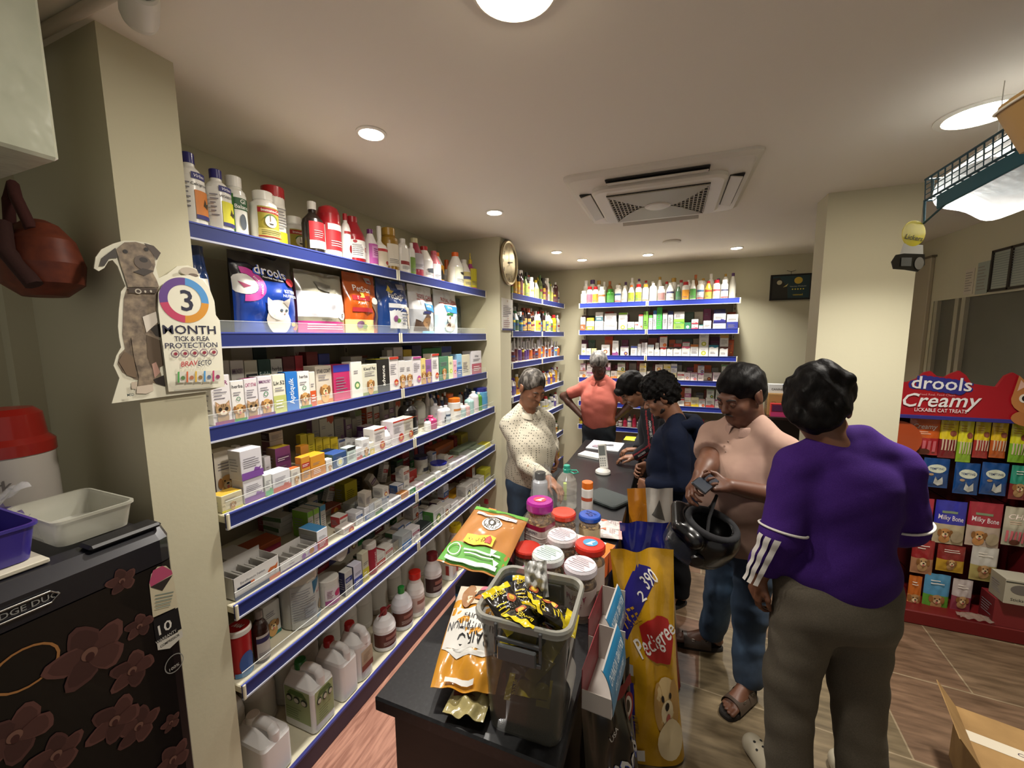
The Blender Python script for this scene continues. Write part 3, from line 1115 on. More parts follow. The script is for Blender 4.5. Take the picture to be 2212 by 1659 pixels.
row_px(S1, [
    (398, 462, 330, B('big white bottle with orange label', '#e6e5df', '#25246e', 'round', virb('#d0803a', 'Calcigrow'), lz=(.1, .72))),
    (458, 518, 366, B('white bottle with yellow label', '#e3e2dc', '#25246e', 'round', virb('#d8d22e', 'VITABEST'), lz=(.1, .72))),
    (500, 548, 382, B('white bottle with green label', '#e2e2da', '#e8e7e0', 'jar', [('r', 0, 0, 1, 1, '#e6e6e0'), ('r', 0, .62, 1, .92, '#2f5b3a'), ('t', .55, .84, .11, 'GI', .4, 0, 'b', '#eef0ea'), ('t', .55, .7, .1, 'Balance', .7, 0, 'b', '#eef0ea'), ('e', .5, .32, .14, .2, '#4c5560'), ('r', 0, 0, .18, 1, '#3c7a2c')], lz=(.08, .7)), dict(t=.05)),
    (545, 603, 408, B('white capped jar with olive label', '#e8e7df', '#efeee6', 'jar', imm, lz=(.1, .68))),
    (588, 632, 405, B('white bottle with red cap', '#e9e8e0', '#a8171d', 'tub', [('r', 0, .55, 1, 1, '#e2e0d8'), ('r', 0, .12, 1, .4, '#e0c81f'), ('r', 0, 0, 1, .12, '#b3301f')]+lines(.2, .85, .45, .95, 8, '#6d6b70'), lz=(.02, .7)), dict(t=.085)),
    (628, 676, 437, B('smaller white capped olive labelled jar', '#e8e7df', '#efeee6', 'jar', imm, lz=(.1, .68))),
    (673, 714, 435, B('dark syrup bottle with red label', '#1c1410', '#d6d4cf', 'syrup', [('r', 0, 0, 1, 1, '#a31d26'), ('r', 0, 0, 1, .3, '#e2e0da')]+lines(.2, .8, .4, .7, 4, '#d99a98'), lz=(.1, .6))),
    (702, 744, 440, B('red bottle with tall dome cap', '#dedcd6', '#9d1620', 'dome', [('r', 0, .2, 1, 1, '#a01a22'), ('r', .1, .8, .8, .98, '#e4dcd8')]+lines(.2, .9, .3, .5, 3, '#e6c6c4'), capstyle='dome', lz=(.02, .64))),
    (742, 760, 460, B('slim white bottle with red print', '#e6e4de', '#9d1620', 'round', [('r', 0, .9, 1, 1, '#a32025'), ('e', .6, .3, .2, .16, '#8a1a20')], lz=(.1, .62))),
    (759, 801, 466, B('white and red cone shouldered bottle', '#a01624', '#9a1420', 'cone', [('r', 0, .1, 1, .85, '#e3e1dc'), ('e', .75, .5, .12, .1, .6, 0, 360, '#a01624'), ('e', .2, .78, .08, .06, '#a01624')]+lines(.1, .6, .2, .7, 6, '#8c8a90'), lz=(.06, .56))),
    (801, 824, 495, B('white bottle with purple label', '#e2dfdc', '#6f2d6e', 'cone', [('r', 0, 0, 1, 1, '#b552a0'), ('r', .2, .3, .8, .9, '#c98abb')]+lines(.3, .7, .4, .8, 4, '#7a2a6a'), lz=(.08, .6))),
    (815, 840, 486, B('white cone bottle with red label', '#e9e7e1', '#e9e7e1', 'neck', [('r', 0, 0, 1, .9, '#ddd3bc'), ('r', 0, .78, 1, .92, '#b02a2c'), ('e', .6, .2, .15, .1, '#a8332a')], lz=(.06, .5))),
    (839, 868, 491, B('gold bottle with white label', '#94701f', '#a9822c', 'jar', LB('#d9d2c2', '', '#5a4a2c'), lz=(.12, .62))),
    (867, 889, 515, B('white flat bottle with brown print', '#e4e2dc', '#e7e5df', 'tall', LB('#e2dfd8', '', c1='#8a2d2c', y=.5), ey=.7)),
    (888, 901, 525, B('small white bottle with green side', '#dedcd6', '#e7e5df', 'tall', LB('#6f8f3a'), ey=.7)),
    (899, 923, 514, B('maroon bottle with grey label', '#963044', '#cfc79a', 'cone', LB('#a9a3a8', '', '#3a363c'), lz=(.2, .6))),
    (919, 942, 531, B('white bottle with cow print', '#e8e6df', '#b01f24', 'cone', LB('#dcdad6', '', pic=[('p', [(.2, .5), (.7, .6), (.8, .3), (.3, .3)], '#3b4048')]))),
    (936, 954, 540, B('pink bottle with white label', '#c9707c', '#c25a68', 'cone', LB('#dfe0e4', '', '#6a3b40'))),
    (946, 967, 533, B('white bottle with orange and black label', '#ebe9e2', '#d8691c', 'cone', [('r', 0, 0, 1, 1, '#c78f22'), ('p', [(.1, .1), (.4, .8), (.6, .4), (.9, .7), (.8, .1)], '#1d1a17')], lz=(.12, .6))),
    (967, 990, 537, B('white cone bottle with orange base', '#e6e6ea', '#da6018', 'neck', [('r', 0, .55, 1, 1, '#e6e4de'), ('t', .55, .76, .2, 'MilQ', .8, 0, 'b', '#1c1a1c'), ('r', 0, 0, 1, .45, '#d8491b')], lz=(.1, .46))),
    (987, 1008, 544, B('white bottle with orange cap and cow label', '#e6e6e2', '#d8601c', 'cone', LB('#d6d8c0', '', '#201c1c', pic=[('p', [(.3, .7), (.6, .74), (.7, .56), (.4, .6)], '#2a2422')]))),
    (1006, 1022, 560, B('small white bottle with yellow label', '#e2e0da', '#d7d4cc', 'cone', LB('#cfc27a', '', c1='#4a4c70', y=.6))),
    (1020, 1034, 545, B('pink bottle with tall yellow spout', '#b04088', '#d2b81f', 'neck', LB('#c9bf2c'), capstyle='nozzle')),
    (1031, 1044, 566, B('small white bottle with ochre label', '#dcd9d0', '#cfc8b8', 'cone', LB('#b98a3a'))),
], ws=.9)


def rb(pal, hs, rs, shapes=('round', 'cone', 'jar', 'tall')):
    """random bottle maker for back rows: pal = [(body, cap, label, words)]"""
    def mk(r):
        b, c, l, w = r.choice(pal)
        h, ra = r.uniform(*hs), r.uniform(*rs)
        o = bottle(h, ra, b, c, r.choice(shapes), LB(l, '', c1=r.choice([None, '#7c2b3a', '#d4c44a', '#3b4a7a']), y=r.uniform(.5, .8)) if l else None, n=14)
        return o, ra*2, ra*2, h, w, 'bottle'
    return mk


def rc(pal, ws, hs, ds=(.04, .07)):
    """random carton maker: pal = [(colour, accent, words)]"""
    def mk(r):
        c, a, w = r.choice(pal)
        ww, h, d = r.uniform(*ws), r.uniform(*hs), r.uniform(*ds)
        st = r.choice(['band', 'mid', 'top', 'half', 'wave', 'ring', 'round', 'plain'])
        return carton(ww, d, h, c, face(st, ww/h, '', a, '#44414a'), r.choice([c, c, a])), ww, d, h, w, 'box'
    return mk


PAL_B1 = [('#dedbd3', '#a0161c', '#c7bfae', 'white bottle with red cap behind others'), ('#9c1b22', '#8a1218', '#c8b7ae', 'red bottle with red cap behind others'), ('#e0ded6', '#e4e2da', '#b9b6a8', 'white bottle with white cap behind others'), ('#b55a28', '#6c2a4c', '#c98a4c', 'orange bottle with purple cap behind others'), ('#5c1d22', '#7a1a20', '#a7a1a0', 'maroon bottle behind others')]
fill(S1, S1.t0+.15, [rb(PAL_B1, (.2, .27), (.028, .04))], 3, a0=.93, gap=.12)

# ---- bag shelf
kit = lambda x, y: (x, y)
KIT = [('e', .56, .18, .2, .2, '#c9c2b8'), ('e', .56, .3, .19, .13, '#d4cdc2'), ('p', [(.38, .34), (.4, .46), (.5, .41)], '#cfc8bd'), ('p', [(.74, .34), (.76, .47), (.62, .41)], '#cfc8bd'), ('e', .6, .3, .03, .018, '#3c4a58'), ('e', .7, .3, .025, .017, '#3c4a58'), ('e', .66, .26, .02, .01, '#b98a84'),
       ('e', .8, .12, .05, .03, '#b9a06c'), ('e', .88, .1, .045, .035, '#8a6840'), ('e', .84, .06, .05, .02, '#c06a4c')]
bags2 = [
    (416, 470, 528, dict(colf='#14305f', fr=[('e', .5, .3, .3, .16, '#24508f'), ('r', .2, .5, .8, .62, '#d8d4c8')], back='#12284e'), 'dark blue food bag behind the sign', .09),
    (520, 655, 543, dict(colf=lambda u, v: '#121217' if v > .62+.05*math.sin(3*u) else '#1c3f9a', back='#141014', fr=[('e', 0.12, .6, .3, .21, .62, -95, 95, '#c03a92'), ('e', .12, .6, .18, .125, -90, 0, '#d9d7d2') if 0 else ('e', .12, .6, .18, .125, '#d9d7d2'), ('p', [(.04, .63), (.2, .58), (.1, .55)], '#8c2650'), ('t', .31, .68, .028, 'FISH', .16, -48, 'b', '#f0e6ee'), ('t', .34, .55, .028, 'OCEAN', .2, -105, 'b', '#f0e6ee'),
        ('t', .55, .78, .13, 'drools', .54, -6, 'b', '#2a55c4'), ('t', .55, .79, .12, 'drools', .52, -6, 'b', '#dedbd6'), ('t', .56, .70, .022, 'Feed Real. Feed Clean.', .4, -6, 'b', '#e8e6e2'), ('e', .86, .68, .1, .055, '#c33038'), ('t', .8, .55, .045, 'KITTEN', .34, 0, 'b', '#eceff6'), ('t', .8, .49, .038, 'NUTRITION', .34, 0, '', '#dfe6f4')]+KIT), 'black and blue kitten food bag', .11),
    (656, 757, 588, dict(colf=lambda u, v: '#b13a7c' if v < .2 else ('#8b8878' if v < .26 or v > .68 else '#d9dae2'), back='#7a3a5a', fr=lines(.1, .9, .06, .17, 3, '#ecd4e2')+[('e', .84, .3, .1, .07, '#eef0f2'), ('t', .84, .3, .07, 'E', .1, 0, 'b', '#33343c'), ('t', .5, .23, .022, 'PERSIAN & HIMALAYAN', .6, 0, '', '#3c3a34'), ('p', [(.3, .84), (.66, .8), (.6, .68), (.36, .72)], '#5f5c52')]), 'grey, white and pink cat food bag', .1),
    (758, 827, 580, dict(colf=lambda u, v: '#b4531b' if v > .24 or u > .74 else '#d3cc86', back='#8a3c14', fr=[('t', .46, .74, .1, 'PetStar', .66, -4, 'b', '#e9e4dc'), ('r', .12, .55, .62, .63, '#9a1f26'), ('t', .37, .59, .055, 'FREE', .3, -4, 'b', '#efe6e2'), ('t', .34, .5, .04, 'PUPPY', .3, -4, '', '#efd9c8'), ('r', .1, .36, .66, .43, '#a3232a'), ('p', [(.35, .68), (.4, .62), (.34, .6), (.46, .6), (.44, .68)], '#d8b54a'), ('r', .62, .85, .84, .95, '#b9b6b8'), ('r', .66, .87, .8, .9, '#a3232a'), ('e', .28, .15, .1, .06, '#7c5a7a'), ('e', .4, .12, .06, .04, '#6c8a3c'), ('p', [(.66, .5), (.85, .6), (.9, .3), (.8, .08), (.7, .1), (.74, .35)], '#6e5a4c'), ('e', .76, .56, .1, .06, '#d9d0c4')]), 'orange puppy food bag', .1),
    (828, 893, 598, dict(colf=lambda u, v: '#1a3a76', back='#152e60', fr=[('t', .5, .7, .12, 'PetStar', .72, -5, 'b', '#e4e2e0'), ('p', [(.2, .78), (.3, .9), (.36, .8), (.5, .8), (.38, .74)], '#d2b94a'), ('r', .62, .84, .86, .94, '#b4b2b8'), ('r', .2, .1, .82, .56, '#cfd0d0'), ('r', .2, .42, .82, .48, '#243a74'), ('e', .38, .28, .1, .06, '#8a4a80'), ('e', .5, .25, .06, .04, '#5f8a3c'), ('p', [(.7, .52), (.95, .5), (.98, .1), (.86, .1)], '#cbbfae')]+lines(.6, .8, .16, .4, 4, '#5c6070')), 'dark blue puppy food bag', .1),
    (895, 946, 610, dict(colf=lambda u, v: '#b9bcc0' if v < .5 else '#e6e6e6', back='#9c9c98', fr=[('p', [(.3, .72), (1, .7), (1, .58), (.3, .6)], '#e9e9ea'), ('t', .62, .77, .09, 'ROYAL CANIN', .7, -3, 'b', '#a8322c'), ('r', .2, .7, 1, .715, '#a8322c'), ('p', [(.4, .64), (.96, .62), (.94, .46), (.5, .5)], '#2f7fc2'), ('t', .64, .58, .05, 'STARTER', .3, -3, 'b', '#eaf2fa'), ('r', .36, .42, .68, .47, '#23285c'), ('p', [(.05, .06), (.1, .3), (.3, .22), (.5, .42), (.66, .36), (.62, .04)], '#4a3526'), ('e', .5, .22, .16, .12, '#8a6844'), ('r', .3, .0, 1, .06, '#7fb8d8')]), 'white and blue puppy starter bag', .1),
    (949, 997, 617, dict(colf=lambda u, v: '#bcd4e0' if v < .45 else '#e8e8e8', back='#a4a4a0', fr=[('t', .55, .76, .09, 'ROYAL CANIN', .7, -4, 'b', '#a8322c'), ('r', .1, .69, .95, .705, '#a8322c'), ('p', [(.25, .66), (.85, .64), (.84, .48), (.3, .5)], '#2f7fc2'), ('t', .52, .6, .05, 'STARTER', .34, -3, 'b', '#eaf2fa'), ('r', .3, .43, .62, .48, '#2c7a3c'), ('e', .4, .34, .1, .08, '#d8d0c4'), ('e', .42, .37, .05, .03, '#8a5c3a'), ('e', .45, .16, .22, .1, '#c9c2b8'), ('e', .4, .2, .07, .05, '#5c3f2a')]), 'second white and blue puppy starter bag', .1),
    (999, 1044, 625, dict(colf=lambda u, v: '#2a3250' if v < .12 else ('#b9bab8' if u < .42 else '#d9d4cc' if v < .5 else '#a8562c'), back='#8e8e8a', fr=[('e', .64, .32, .2, .12, '#d6a3a0'), ('e', .72, .26, .12, .08, '#c8882e'), ('r', .5, .46, .9, .5, '#4a4438'), ('e', .7, .56, .12, .06, '#c98a5c')]), 'grey and orange food bag', .1),
]
for i, (x0, x1, yt, kw, desc, dd) in enumerate(bags2):
    def mk(w, h, kw=kw, i=i, desc=desc, dd=dd):
        return pouch(w*.985, h, dd, seed=i, pinch=.06, **kw), dd, desc, 'bag'
    row_px(S2, [(x0, x1, yt, mk, dict(hmax=.312))], t=S2.t0+.03)
for i, (x0, x1, yt, c, desc) in enumerate([(730, 762, 600, '#8a3c14', 'orange bag tucked behind the orange front bag'), (876, 900, 620, '#8f8f8a', 'grey bag tucked behind the blue front bag'), (975, 1002, 640, '#3f4a4c', 'dark grey bag tucked behind the starter bags')]):
    row_px(S2, [(x0, x1, yt, lambda w, h, c=c, i=i, desc=desc: (pouch(w, h, .07, c, back=c, seed=30+i), .07, desc, 'bag'), dict(hmax=.3))], t=S2.t0+.19, row='back row')

_C0 = C
C = lambda *a, **k: _C0(*a, **dict(k, name='supplement_carton'))
# ---- third shelf: upright cartons
row_px(S3, [
    (457, 500, 810, C('white carton with tabby cat, maroon base', '#d9d5d6', 'cat', 'STAR', '#8a2a68')),
    (500, 529, 822, C('slim white carton with puppy, green base', '#dedcd8', 'dog', 'herba', '#4a9a3c')),
    (529, 558, 817, C('white carton with cat and pink top', '#d8d4d6', 'cat', 'CAT STAR', '#a02a68', top='#b0427c')),
    (558, 590, 812, C('white carton with purple cross', '#d8d4d8', 'dog', 'IMMUNOSKY', '#6a2a72', '#7a3a72')),
    (590, 618, 808, C('white and lime carton with dog', '#dbd9c6', 'half', 'Liv.52', '#b5bb6c', '#1f2226')),
    (618, 644, 803, C('bright blue carton with navy side', '#1f6ec0', 'vert', 'Aptiquik', '#1f6ec0', '#dce6f2', side='#1c2138', top='#2f86d8')),
    (644, 670, 802, C('white puppy carton with green base', '#e0dfda', 'dog', 'herba', '#4a9a3c')),
    (669, 682, 803, C('slim white and orange carton', '#d6cfc2', 'half', '', '#c4501f')),
    (683, 718, 790, C('beige carton with golden dog', '#c9c0b0', 'pet', 'STAR COAT', '#c07a2a'), dict(t=.02)),
    (718, 754, 788, C('magenta and blue carton', '#b3275f', 'top', '', '#2a2f90', side='#9a2146'), dict(t=.01)),
    (754, 778, 782, C('white carton with green oval', '#dad8cf', 'round', '', '#5c8a5c')),
    (778, 811, 787, C('pale green carton with parrot', '#cfcdb8', 'pet', 'Kiwof Pet', '#7c8a4a')),
    (811, 838, 776, C('black carton with yellow top', '#1c1a17', 'vert', 'advance', '#1c1a17', '#efece2', side='#1c1a17', top='#d6cf20')),
    (838, 858, 771, C('white carton with red ring', '#dcd8d6', 'ring', '', '#b8341f')),
    (862, 876, 779, C('white carton with brown dog', '#d8d5d2', 'pet', '', '#6c3a2a')),
    (876, 892, 779, C('white carton with second brown dog', '#d8d5d2', 'pet', '', '#6c3a2a')),
    (892, 910, 770, C('white carton with pink ring', '#dad5d8', 'ring', '', '#b0478a')),
    (910, 920, 774, C('yellow carton with dog', '#d8c47a', 'pet', '', '#c9a12c', top='#d8b51f')),
    (920, 932, 776, C('purple carton with dog', '#8a5a9c', 'pet', '', '#6c4a8c', top='#d8b51f')),
    (933, 948, 764, C('tall white carton with red ring', '#dfdbd8', 'ring', '', '#b8341f', top='#d9c6c4')),
    (949, 969, 770, C('green carton with white dog', '#4a7a5c', 'pet', '', '#2c6a3c')),
    (969, 979, 770, C('slim lime carton', '#cfd6a8', 'round', '', '#a4c22f', top='#b8d430')),
    (979, 987, 778, C('slim pink carton', '#d8a8b8', 'round', '', '#c8483c')),
    (987, 998, 765, C('light blue carton', '#7fb0d0', 'half', '', '#3a6aa8')),
    (998, 1015, 766, C('cream carton', '#c9c4ae', 'plain')),
    (1019, 1040, 758, C('white carton with red picture', '#d5d2d6', 'half', 'Virbac', '#b0586a')),
])
row_px(S3, [
    (482, 502, 778, C('grey carton', '#a9a39a', 'plain')),
    (503, 532, 778, C('grey lettered carton', '#c2bdb6', 'plain', 'IMMUNOSKY', c2='#6a4a6a')),
    (533, 561, 778, C('cream carton with black strip', '#c6c1ae', 'mid', '', '#26282a')),
    (562, 588, 776, C('dark green carton', '#24443c', 'full', 'Furlicks', '#24443c', '#c8d2cc')),
    (589, 614, 775, C('white and green lettered carton', '#c9c7c0', 'plain', 'herba', c2='#3c3c3c', side='#2f6a30')),
    (615, 640, 770, C('dark maroon carton', '#5a1c22', 'full', '', '#5a1c22', '#a8787a')),
    (641, 658, 768, C('red carton with black spine', '#9a2430', 'full', '', '#9a2430', '#e0c8c8', side='#211c22')),
    (666, 690, 760, C('maroon carton', '#6a2420', 'full', '', '#6a2420', '#c8a89c')),
    (692, 716, 764, C('navy and red carton', '#2c3a80', 'half', '', '#8a2440')),
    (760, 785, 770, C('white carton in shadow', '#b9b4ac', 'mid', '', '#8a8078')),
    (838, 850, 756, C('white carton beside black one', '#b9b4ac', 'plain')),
    (852, 872, 750, C('white carton with maroon drop', '#c9c2c0', 'round', '', '#8a2438')),
    (873, 891, 755, C('yellow carton with dogs', '#c4a82c', 'mid', '', '#3a2a18')),
    (892, 912, 746, C('navy carton', '#2b2c58', 'full', '', '#2b2c58', '#8a90b8')),
    (914, 954, 752, C('long green carton', '#2f7a3c', 'plain', side='#2a6a36', ink='#2c6a34')),
    (955, 976, 748, C('blue and green carton', '#c4ccd8', 'top', '', '#2a3c8a')),
    (994, 1040, 748, C('long grey carton', '#8a857e', 'mid', '', '#9a958e')),
], t=S3.t0+.13, row='second row')
row_px(S3, [(506, 553, 748, C('photo printed carton', '#a8a092', 'pet', '', '#4a4438'), dict(t=.0)), (554, 582, 750, C('dark teal carton', '#24383a', 'full', '', '#24383a', '#8aa0a0')), (640, 664, 742, C('white carton with red script', '#c4bcb4', 'plain', "Vero's", c2='#a02a2c'))], t=S3.t0+.24, row='back row')
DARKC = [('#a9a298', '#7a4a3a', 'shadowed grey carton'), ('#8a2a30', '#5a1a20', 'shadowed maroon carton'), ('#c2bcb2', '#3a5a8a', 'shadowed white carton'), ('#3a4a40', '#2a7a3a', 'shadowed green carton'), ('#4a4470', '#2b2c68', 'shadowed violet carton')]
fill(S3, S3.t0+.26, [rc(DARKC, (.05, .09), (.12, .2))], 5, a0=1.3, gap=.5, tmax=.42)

C = _C0
# ---- fourth shelf: low cartons left, shampoo bottles right
row_px(S4, [
    (474, 521, 1066, C('orange and yellow puppy carton', '#c9c0a0', 'pet', '', '#c8c030', '#b8301f', top='#d0a83a', side='#c9c4a4')),
    (524, 568, 1032, C('white carton with purple base', '#d6d4d8', 'band', '', '#7a4a9c', top='#e2e2ea', side='#bfb9bc'), dict(t=.005)),
    (524, 571, 968, C('upper white carton with purple base', '#d6d4da', 'band', '', '#7a4a9c', side='#c0bcc0'), dict(up=1)),
    (570, 586, 1025, C('white carton with green drop', '#d4d6d2', 'band', '', '#5fae78')),
    (587, 626, 1018, C('white carton with red base', '#d6d6da', 'band', '', '#b5503c', top='#e4e4ec')),
    (627, 648, 1012, C('small white carton with orange lid', '#cfcbc0', 'pet', '', '#cfc8b8', top='#d8602a')),
    (650, 670, 986, C('orange carton with navy spine', '#c98a2a', 'mid', '', '#a83028', side='#b87e2c', top='#d8971f')),
    (670, 702, 982, C('front orange carton with navy spine', '#cc8a24', 'half', '', '#c07a1a', '#26283c', side='#b87e2c', top='#e09a1c')),
    (703, 717, 992, C('small white carton with cow', '#d8d8d4', 'pet', '', '#d8d8d4')),
    (718, 748, 978, C('blue and green carton with oval', '#2c4a78', 'round', '', '#a9b8c4', side='#4a6a5c', top='#2a4a8a')),
    (749, 768, 966, C('clear pack with black lids', '#b9cac4', 'top', '', '#232525')),
    (768, 781, 968, C('white carton with red figure', '#d8d6d6', 'band', '', '#a83a34')),
    (781, 798, 948, C('white carton with teal dog oval', '#dcdcdc', 'pet', '', '#3a7a70')),
    (798, 808, 956, C('white and yellow dog carton', '#dcd9c8', 'half', '', '#d6c05c')),
    (801, 826, 926, C('white carton with dog pair', '#d9d4d0', 'ring', '', '#b8502f')),
    (828, 845, 924, B('white bottle with pink cap', '#dedce0', '#d04a80', 'cone', LB('#e2dfe0', '', c1='#d8d4d8'))),
    (847, 872, 908, C('tall white carton with red ring', '#d4ced0', 'ring', '', '#b8341f', top='#ded4d4')),
    (872, 892, 902, C('tall cream carton with red ring', '#c6bfae', 'ring', '', '#b04a24')),
    (878, 909, 862, B('black pump bottle', '#0f0e0f', '#0f0e0f', 'round', [('r', .2, .1, .75, .2, '#b9bcc0'), ('r', 0, .8, 1, .83, '#8a5a44')], capstyle='pump', lz=(.1, .6)), dict(t=.03)),
    (908, 926, 868, B('clear grey pump bottle', '#a9ada4', '#8a6a3a', 'round', LB('#b4b8b0'), capstyle='pump'), dict(t=.02)),
    (925, 934, 905, B('slim white bottle with dark cap', '#e0e0e0', '#26262c', 'round', None)),
    (933, 948, 898, B('deep pink bottle', '#b8346c', '#c23a60', 'round', LB('#c04a80'), capstyle='dome')),
    (943, 956, 880, B('white shampoo bottle', '#dcdce2', '#e2e2e6', 'tall', LB('#d8d8de', '', c1='#b8bcd0'))),
    (956, 966, 878, B('white shampoo bottle with black print', '#dedee0', '#e4e4e6', 'tall', LB('#dcdce0', '', pic=[('e', .5, .5, .12, .3, '#2a2c34')]))),
    (966, 977, 876, B('white shampoo bottle with blue side', '#dcdfe2', '#e4e4e6', 'tall', LB('#d0dae2', '', c1='#4a5a70'))),
    (971, 986, 864, B('blue spray can with orange cap', '#2a70b8', '#d8641f', 'spray', LB('#2f7ac0'), cat='can')),
    (986, 1000, 860, B('white spray can with orange cap', '#e0dedc', '#d8701f', 'spray', LB('#e2e0dc', '', c1='#c07a3a'), cat='can')),
    (1000, 1010, 872, B('white bottle with teal label', '#dcdedc', '#e2e2e0', 'tall', LB('#a8c4c4'))),
    (1010, 1018, 872, B('pale pink bottle', '#d8a8a8', '#dcd0cc', 'tall', LB('#d8b4b0'))),
    (1017, 1027, 858, B('pale teal spray bottle', '#9cc0bc', '#dcdcdc', 'tall', None, capstyle='nozzle')),
    (1026, 1036, 846, B('white bottle with blue neck', '#d8d0d4', '#e8e8e8', 'tall', LB('#d8ccd0'))),
    (1036, 1043, 848, B('slim green bottle', '#4c8a3c', '#dcdcd8', 'tall', None)),
    (1042, 1057, 838, B('light blue spray can', '#5a9cc4', '#2a2f7c', 'spray', LB('#4f94c0'), cat='can')),
])
row_px(S4, [
    (466, 512, 972, C('white and plum puppy carton', '#d6cfc4', 'pet', '', '#4a2440', '#6a3a5c', side='#34182a'), dict(t=.01)),
    (513, 523, 962, C('slim white carton', '#b9b5b0', 'plain')),
    (572, 586, 986, C('plain white carton', '#cfcdd2', 'plain')),
    (596, 629, 965, C('purple carton with yellow top', '#74386c', 'mid', '', '#5a2a58', '#d8b82a', top='#c4ac2c', side='#6a5040')),
    (650, 668, 962, C('upper orange carton', '#c4842a', 'half', '', '#b87a20', side='#a87428', top='#d8931f')),
    (700, 733, 977, C('flat blue carton', '#2a4a80', 'plain')),
], t=S4.t0+.115, row='second row')
row_px(S4, [
    (585, 615, 950, C('cream carton on plum one', '#b9aea2', 'mid', '', '#4a2438', side='#5a3440')),
    (585, 615, 931, C('plum and cream carton lying on top', '#b4a99c', 'plain', side='#301424', top='#4a2c3a'), dict(up=1)),
    (650, 665, 938, C('yellow carton', '#c4b01f', 'plain', side='#a89418', top='#d8c81f', ink='#8a7a14')),
    (666, 681, 938, C('yellow carton', '#c4b01f', 'plain', side='#a89418', top='#d8c81f', ink='#8a7a14')),
    (682, 697, 946, C('yellow carton', '#c4ac1f', 'plain', side='#a89418', top='#d8c81f', ink='#8a7a14')),
    (698, 713, 946, C('yellow carton', '#c4ac1f', 'plain', side='#a89418', top='#d8c81f', ink='#8a7a14')),
    (714, 730, 946, C('yellow carton', '#c4ac1f', 'plain', side='#a89418', top='#d8c81f', ink='#8a7a14')),
    (731, 745, 950, C('small white carton', '#bcbab8', 'top', '', '#3c4a78')),
    (745, 758, 948, C('glossy white carton', '#d8dade', 'plain')), (758, 771, 948, C('glossy white carton', '#d8dade', 'plain')), (771, 784, 948, C('glossy white carton', '#d8dade', 'plain')),
    (788, 808, 920, C('purple carton with pink rings', '#4c2060', 'round', '', '#c8627c', '#c8a8c8', top='#d8ccd8')),
    (838, 850, 905, B('navy bottle with dark cap', '#2b2f70', '#26264a', 'round', LB('#c8c8d0'))), (853, 866, 900, B('navy topped white bottle', '#c8c6c2', '#2b2f70', 'round', LB('#c8c8d0'))),
], t=S4.t0+.2, row='back row')
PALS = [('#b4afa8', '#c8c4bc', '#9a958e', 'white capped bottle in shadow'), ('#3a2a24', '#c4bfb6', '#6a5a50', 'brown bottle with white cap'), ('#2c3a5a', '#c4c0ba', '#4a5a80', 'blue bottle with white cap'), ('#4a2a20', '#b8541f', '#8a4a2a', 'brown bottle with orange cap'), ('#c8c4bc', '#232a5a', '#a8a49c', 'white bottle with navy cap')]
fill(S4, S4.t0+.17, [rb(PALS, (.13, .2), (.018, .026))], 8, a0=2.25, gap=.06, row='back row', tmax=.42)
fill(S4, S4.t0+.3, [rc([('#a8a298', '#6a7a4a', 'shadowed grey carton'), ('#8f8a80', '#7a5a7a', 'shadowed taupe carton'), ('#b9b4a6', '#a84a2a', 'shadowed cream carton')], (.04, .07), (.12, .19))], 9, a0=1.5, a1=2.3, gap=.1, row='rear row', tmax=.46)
# ---- fifth shelf: open dispensers, leaning and stacked cartons
def slab(sh, x, t, w, d, h, desc, col, side, zs, rz=0, fr=None, tilt=None, row='stacked', cat='box', roll=None):
    """single carton laid by hand; zs height above the shelf"""
    o = carton(w, d, h, col, fr, side)
    a = sh.rack.along(x, sh.z+zs+h/2, t)
    if roll or zs < .004:
        r = math.radians(roll or 0)
        ww = (w*abs(math.cos(r))+h*abs(math.sin(r)))/2
        for _ in range(8):
            b = sh.free(a-ww, a+ww, t-d/2, t+d/2, sh.z+zs, sh.z+zs+h)
            if not b or row in ('flat stack', 'flat pile', 'rear stack'):
                break
            t = b[3]+d/2+.002
        if roll:
            w = 2*ww
    put(sh, o, desc, cat, a, t, sh.z+zs, w, d, h, row, rz)
    if tilt:
        o.rotation_euler = (math.radians(tilt), 0, o.rotation_euler[2])
    if roll:
        e = o.rotation_euler
        o.rotation_euler = (e[0], math.radians(roll), e[2])
    return o


def dispenser(w, d, h, col, fr, n=6, inner='#b9b7b2'):
    """open topped cardboard tray with a low front and strips inside"""
    t = bpy.data.objects.new('open_carton', None)
    COL.objects.link(t)
    m = M()
    k = .0015
    m.box(-w/2, -d/2, 0, w/2, d/2, k, col)
    m.box(-w/2, -d/2, 0, w/2, -d/2+k, h, col)
    art(m, fr, front(w, h, -d/2), .0005, w/h, 1)
    m.box(-w/2, d/2-k, 0, w/2, d/2, h*1.25, col)
    for s in (-1, 1):
        x = s*(w/2-k/2)
        m.prism([(x-k/2, 0), (x+k/2, 0), (x+k/2, h), (x-k/2, h)], -d/2, d/2, col)
    m.build('tray', t)
    for i in range(n):
        m = M()
        x = -w/2+.008+(w-.03)*i/max(1, n-1)
        m.box(x, -d/2+.01, .003, x+.008, d/2-.01, h*(.75+.15*(i % 2)), inner, .001)
        m.build('tablet_strip', t)
    return t


def D(desc, col, fr, d=.1, n=6):
    return lambda w, h: (dispenser(w, d, h, col, fr(w/h), n), d, desc, 'box')


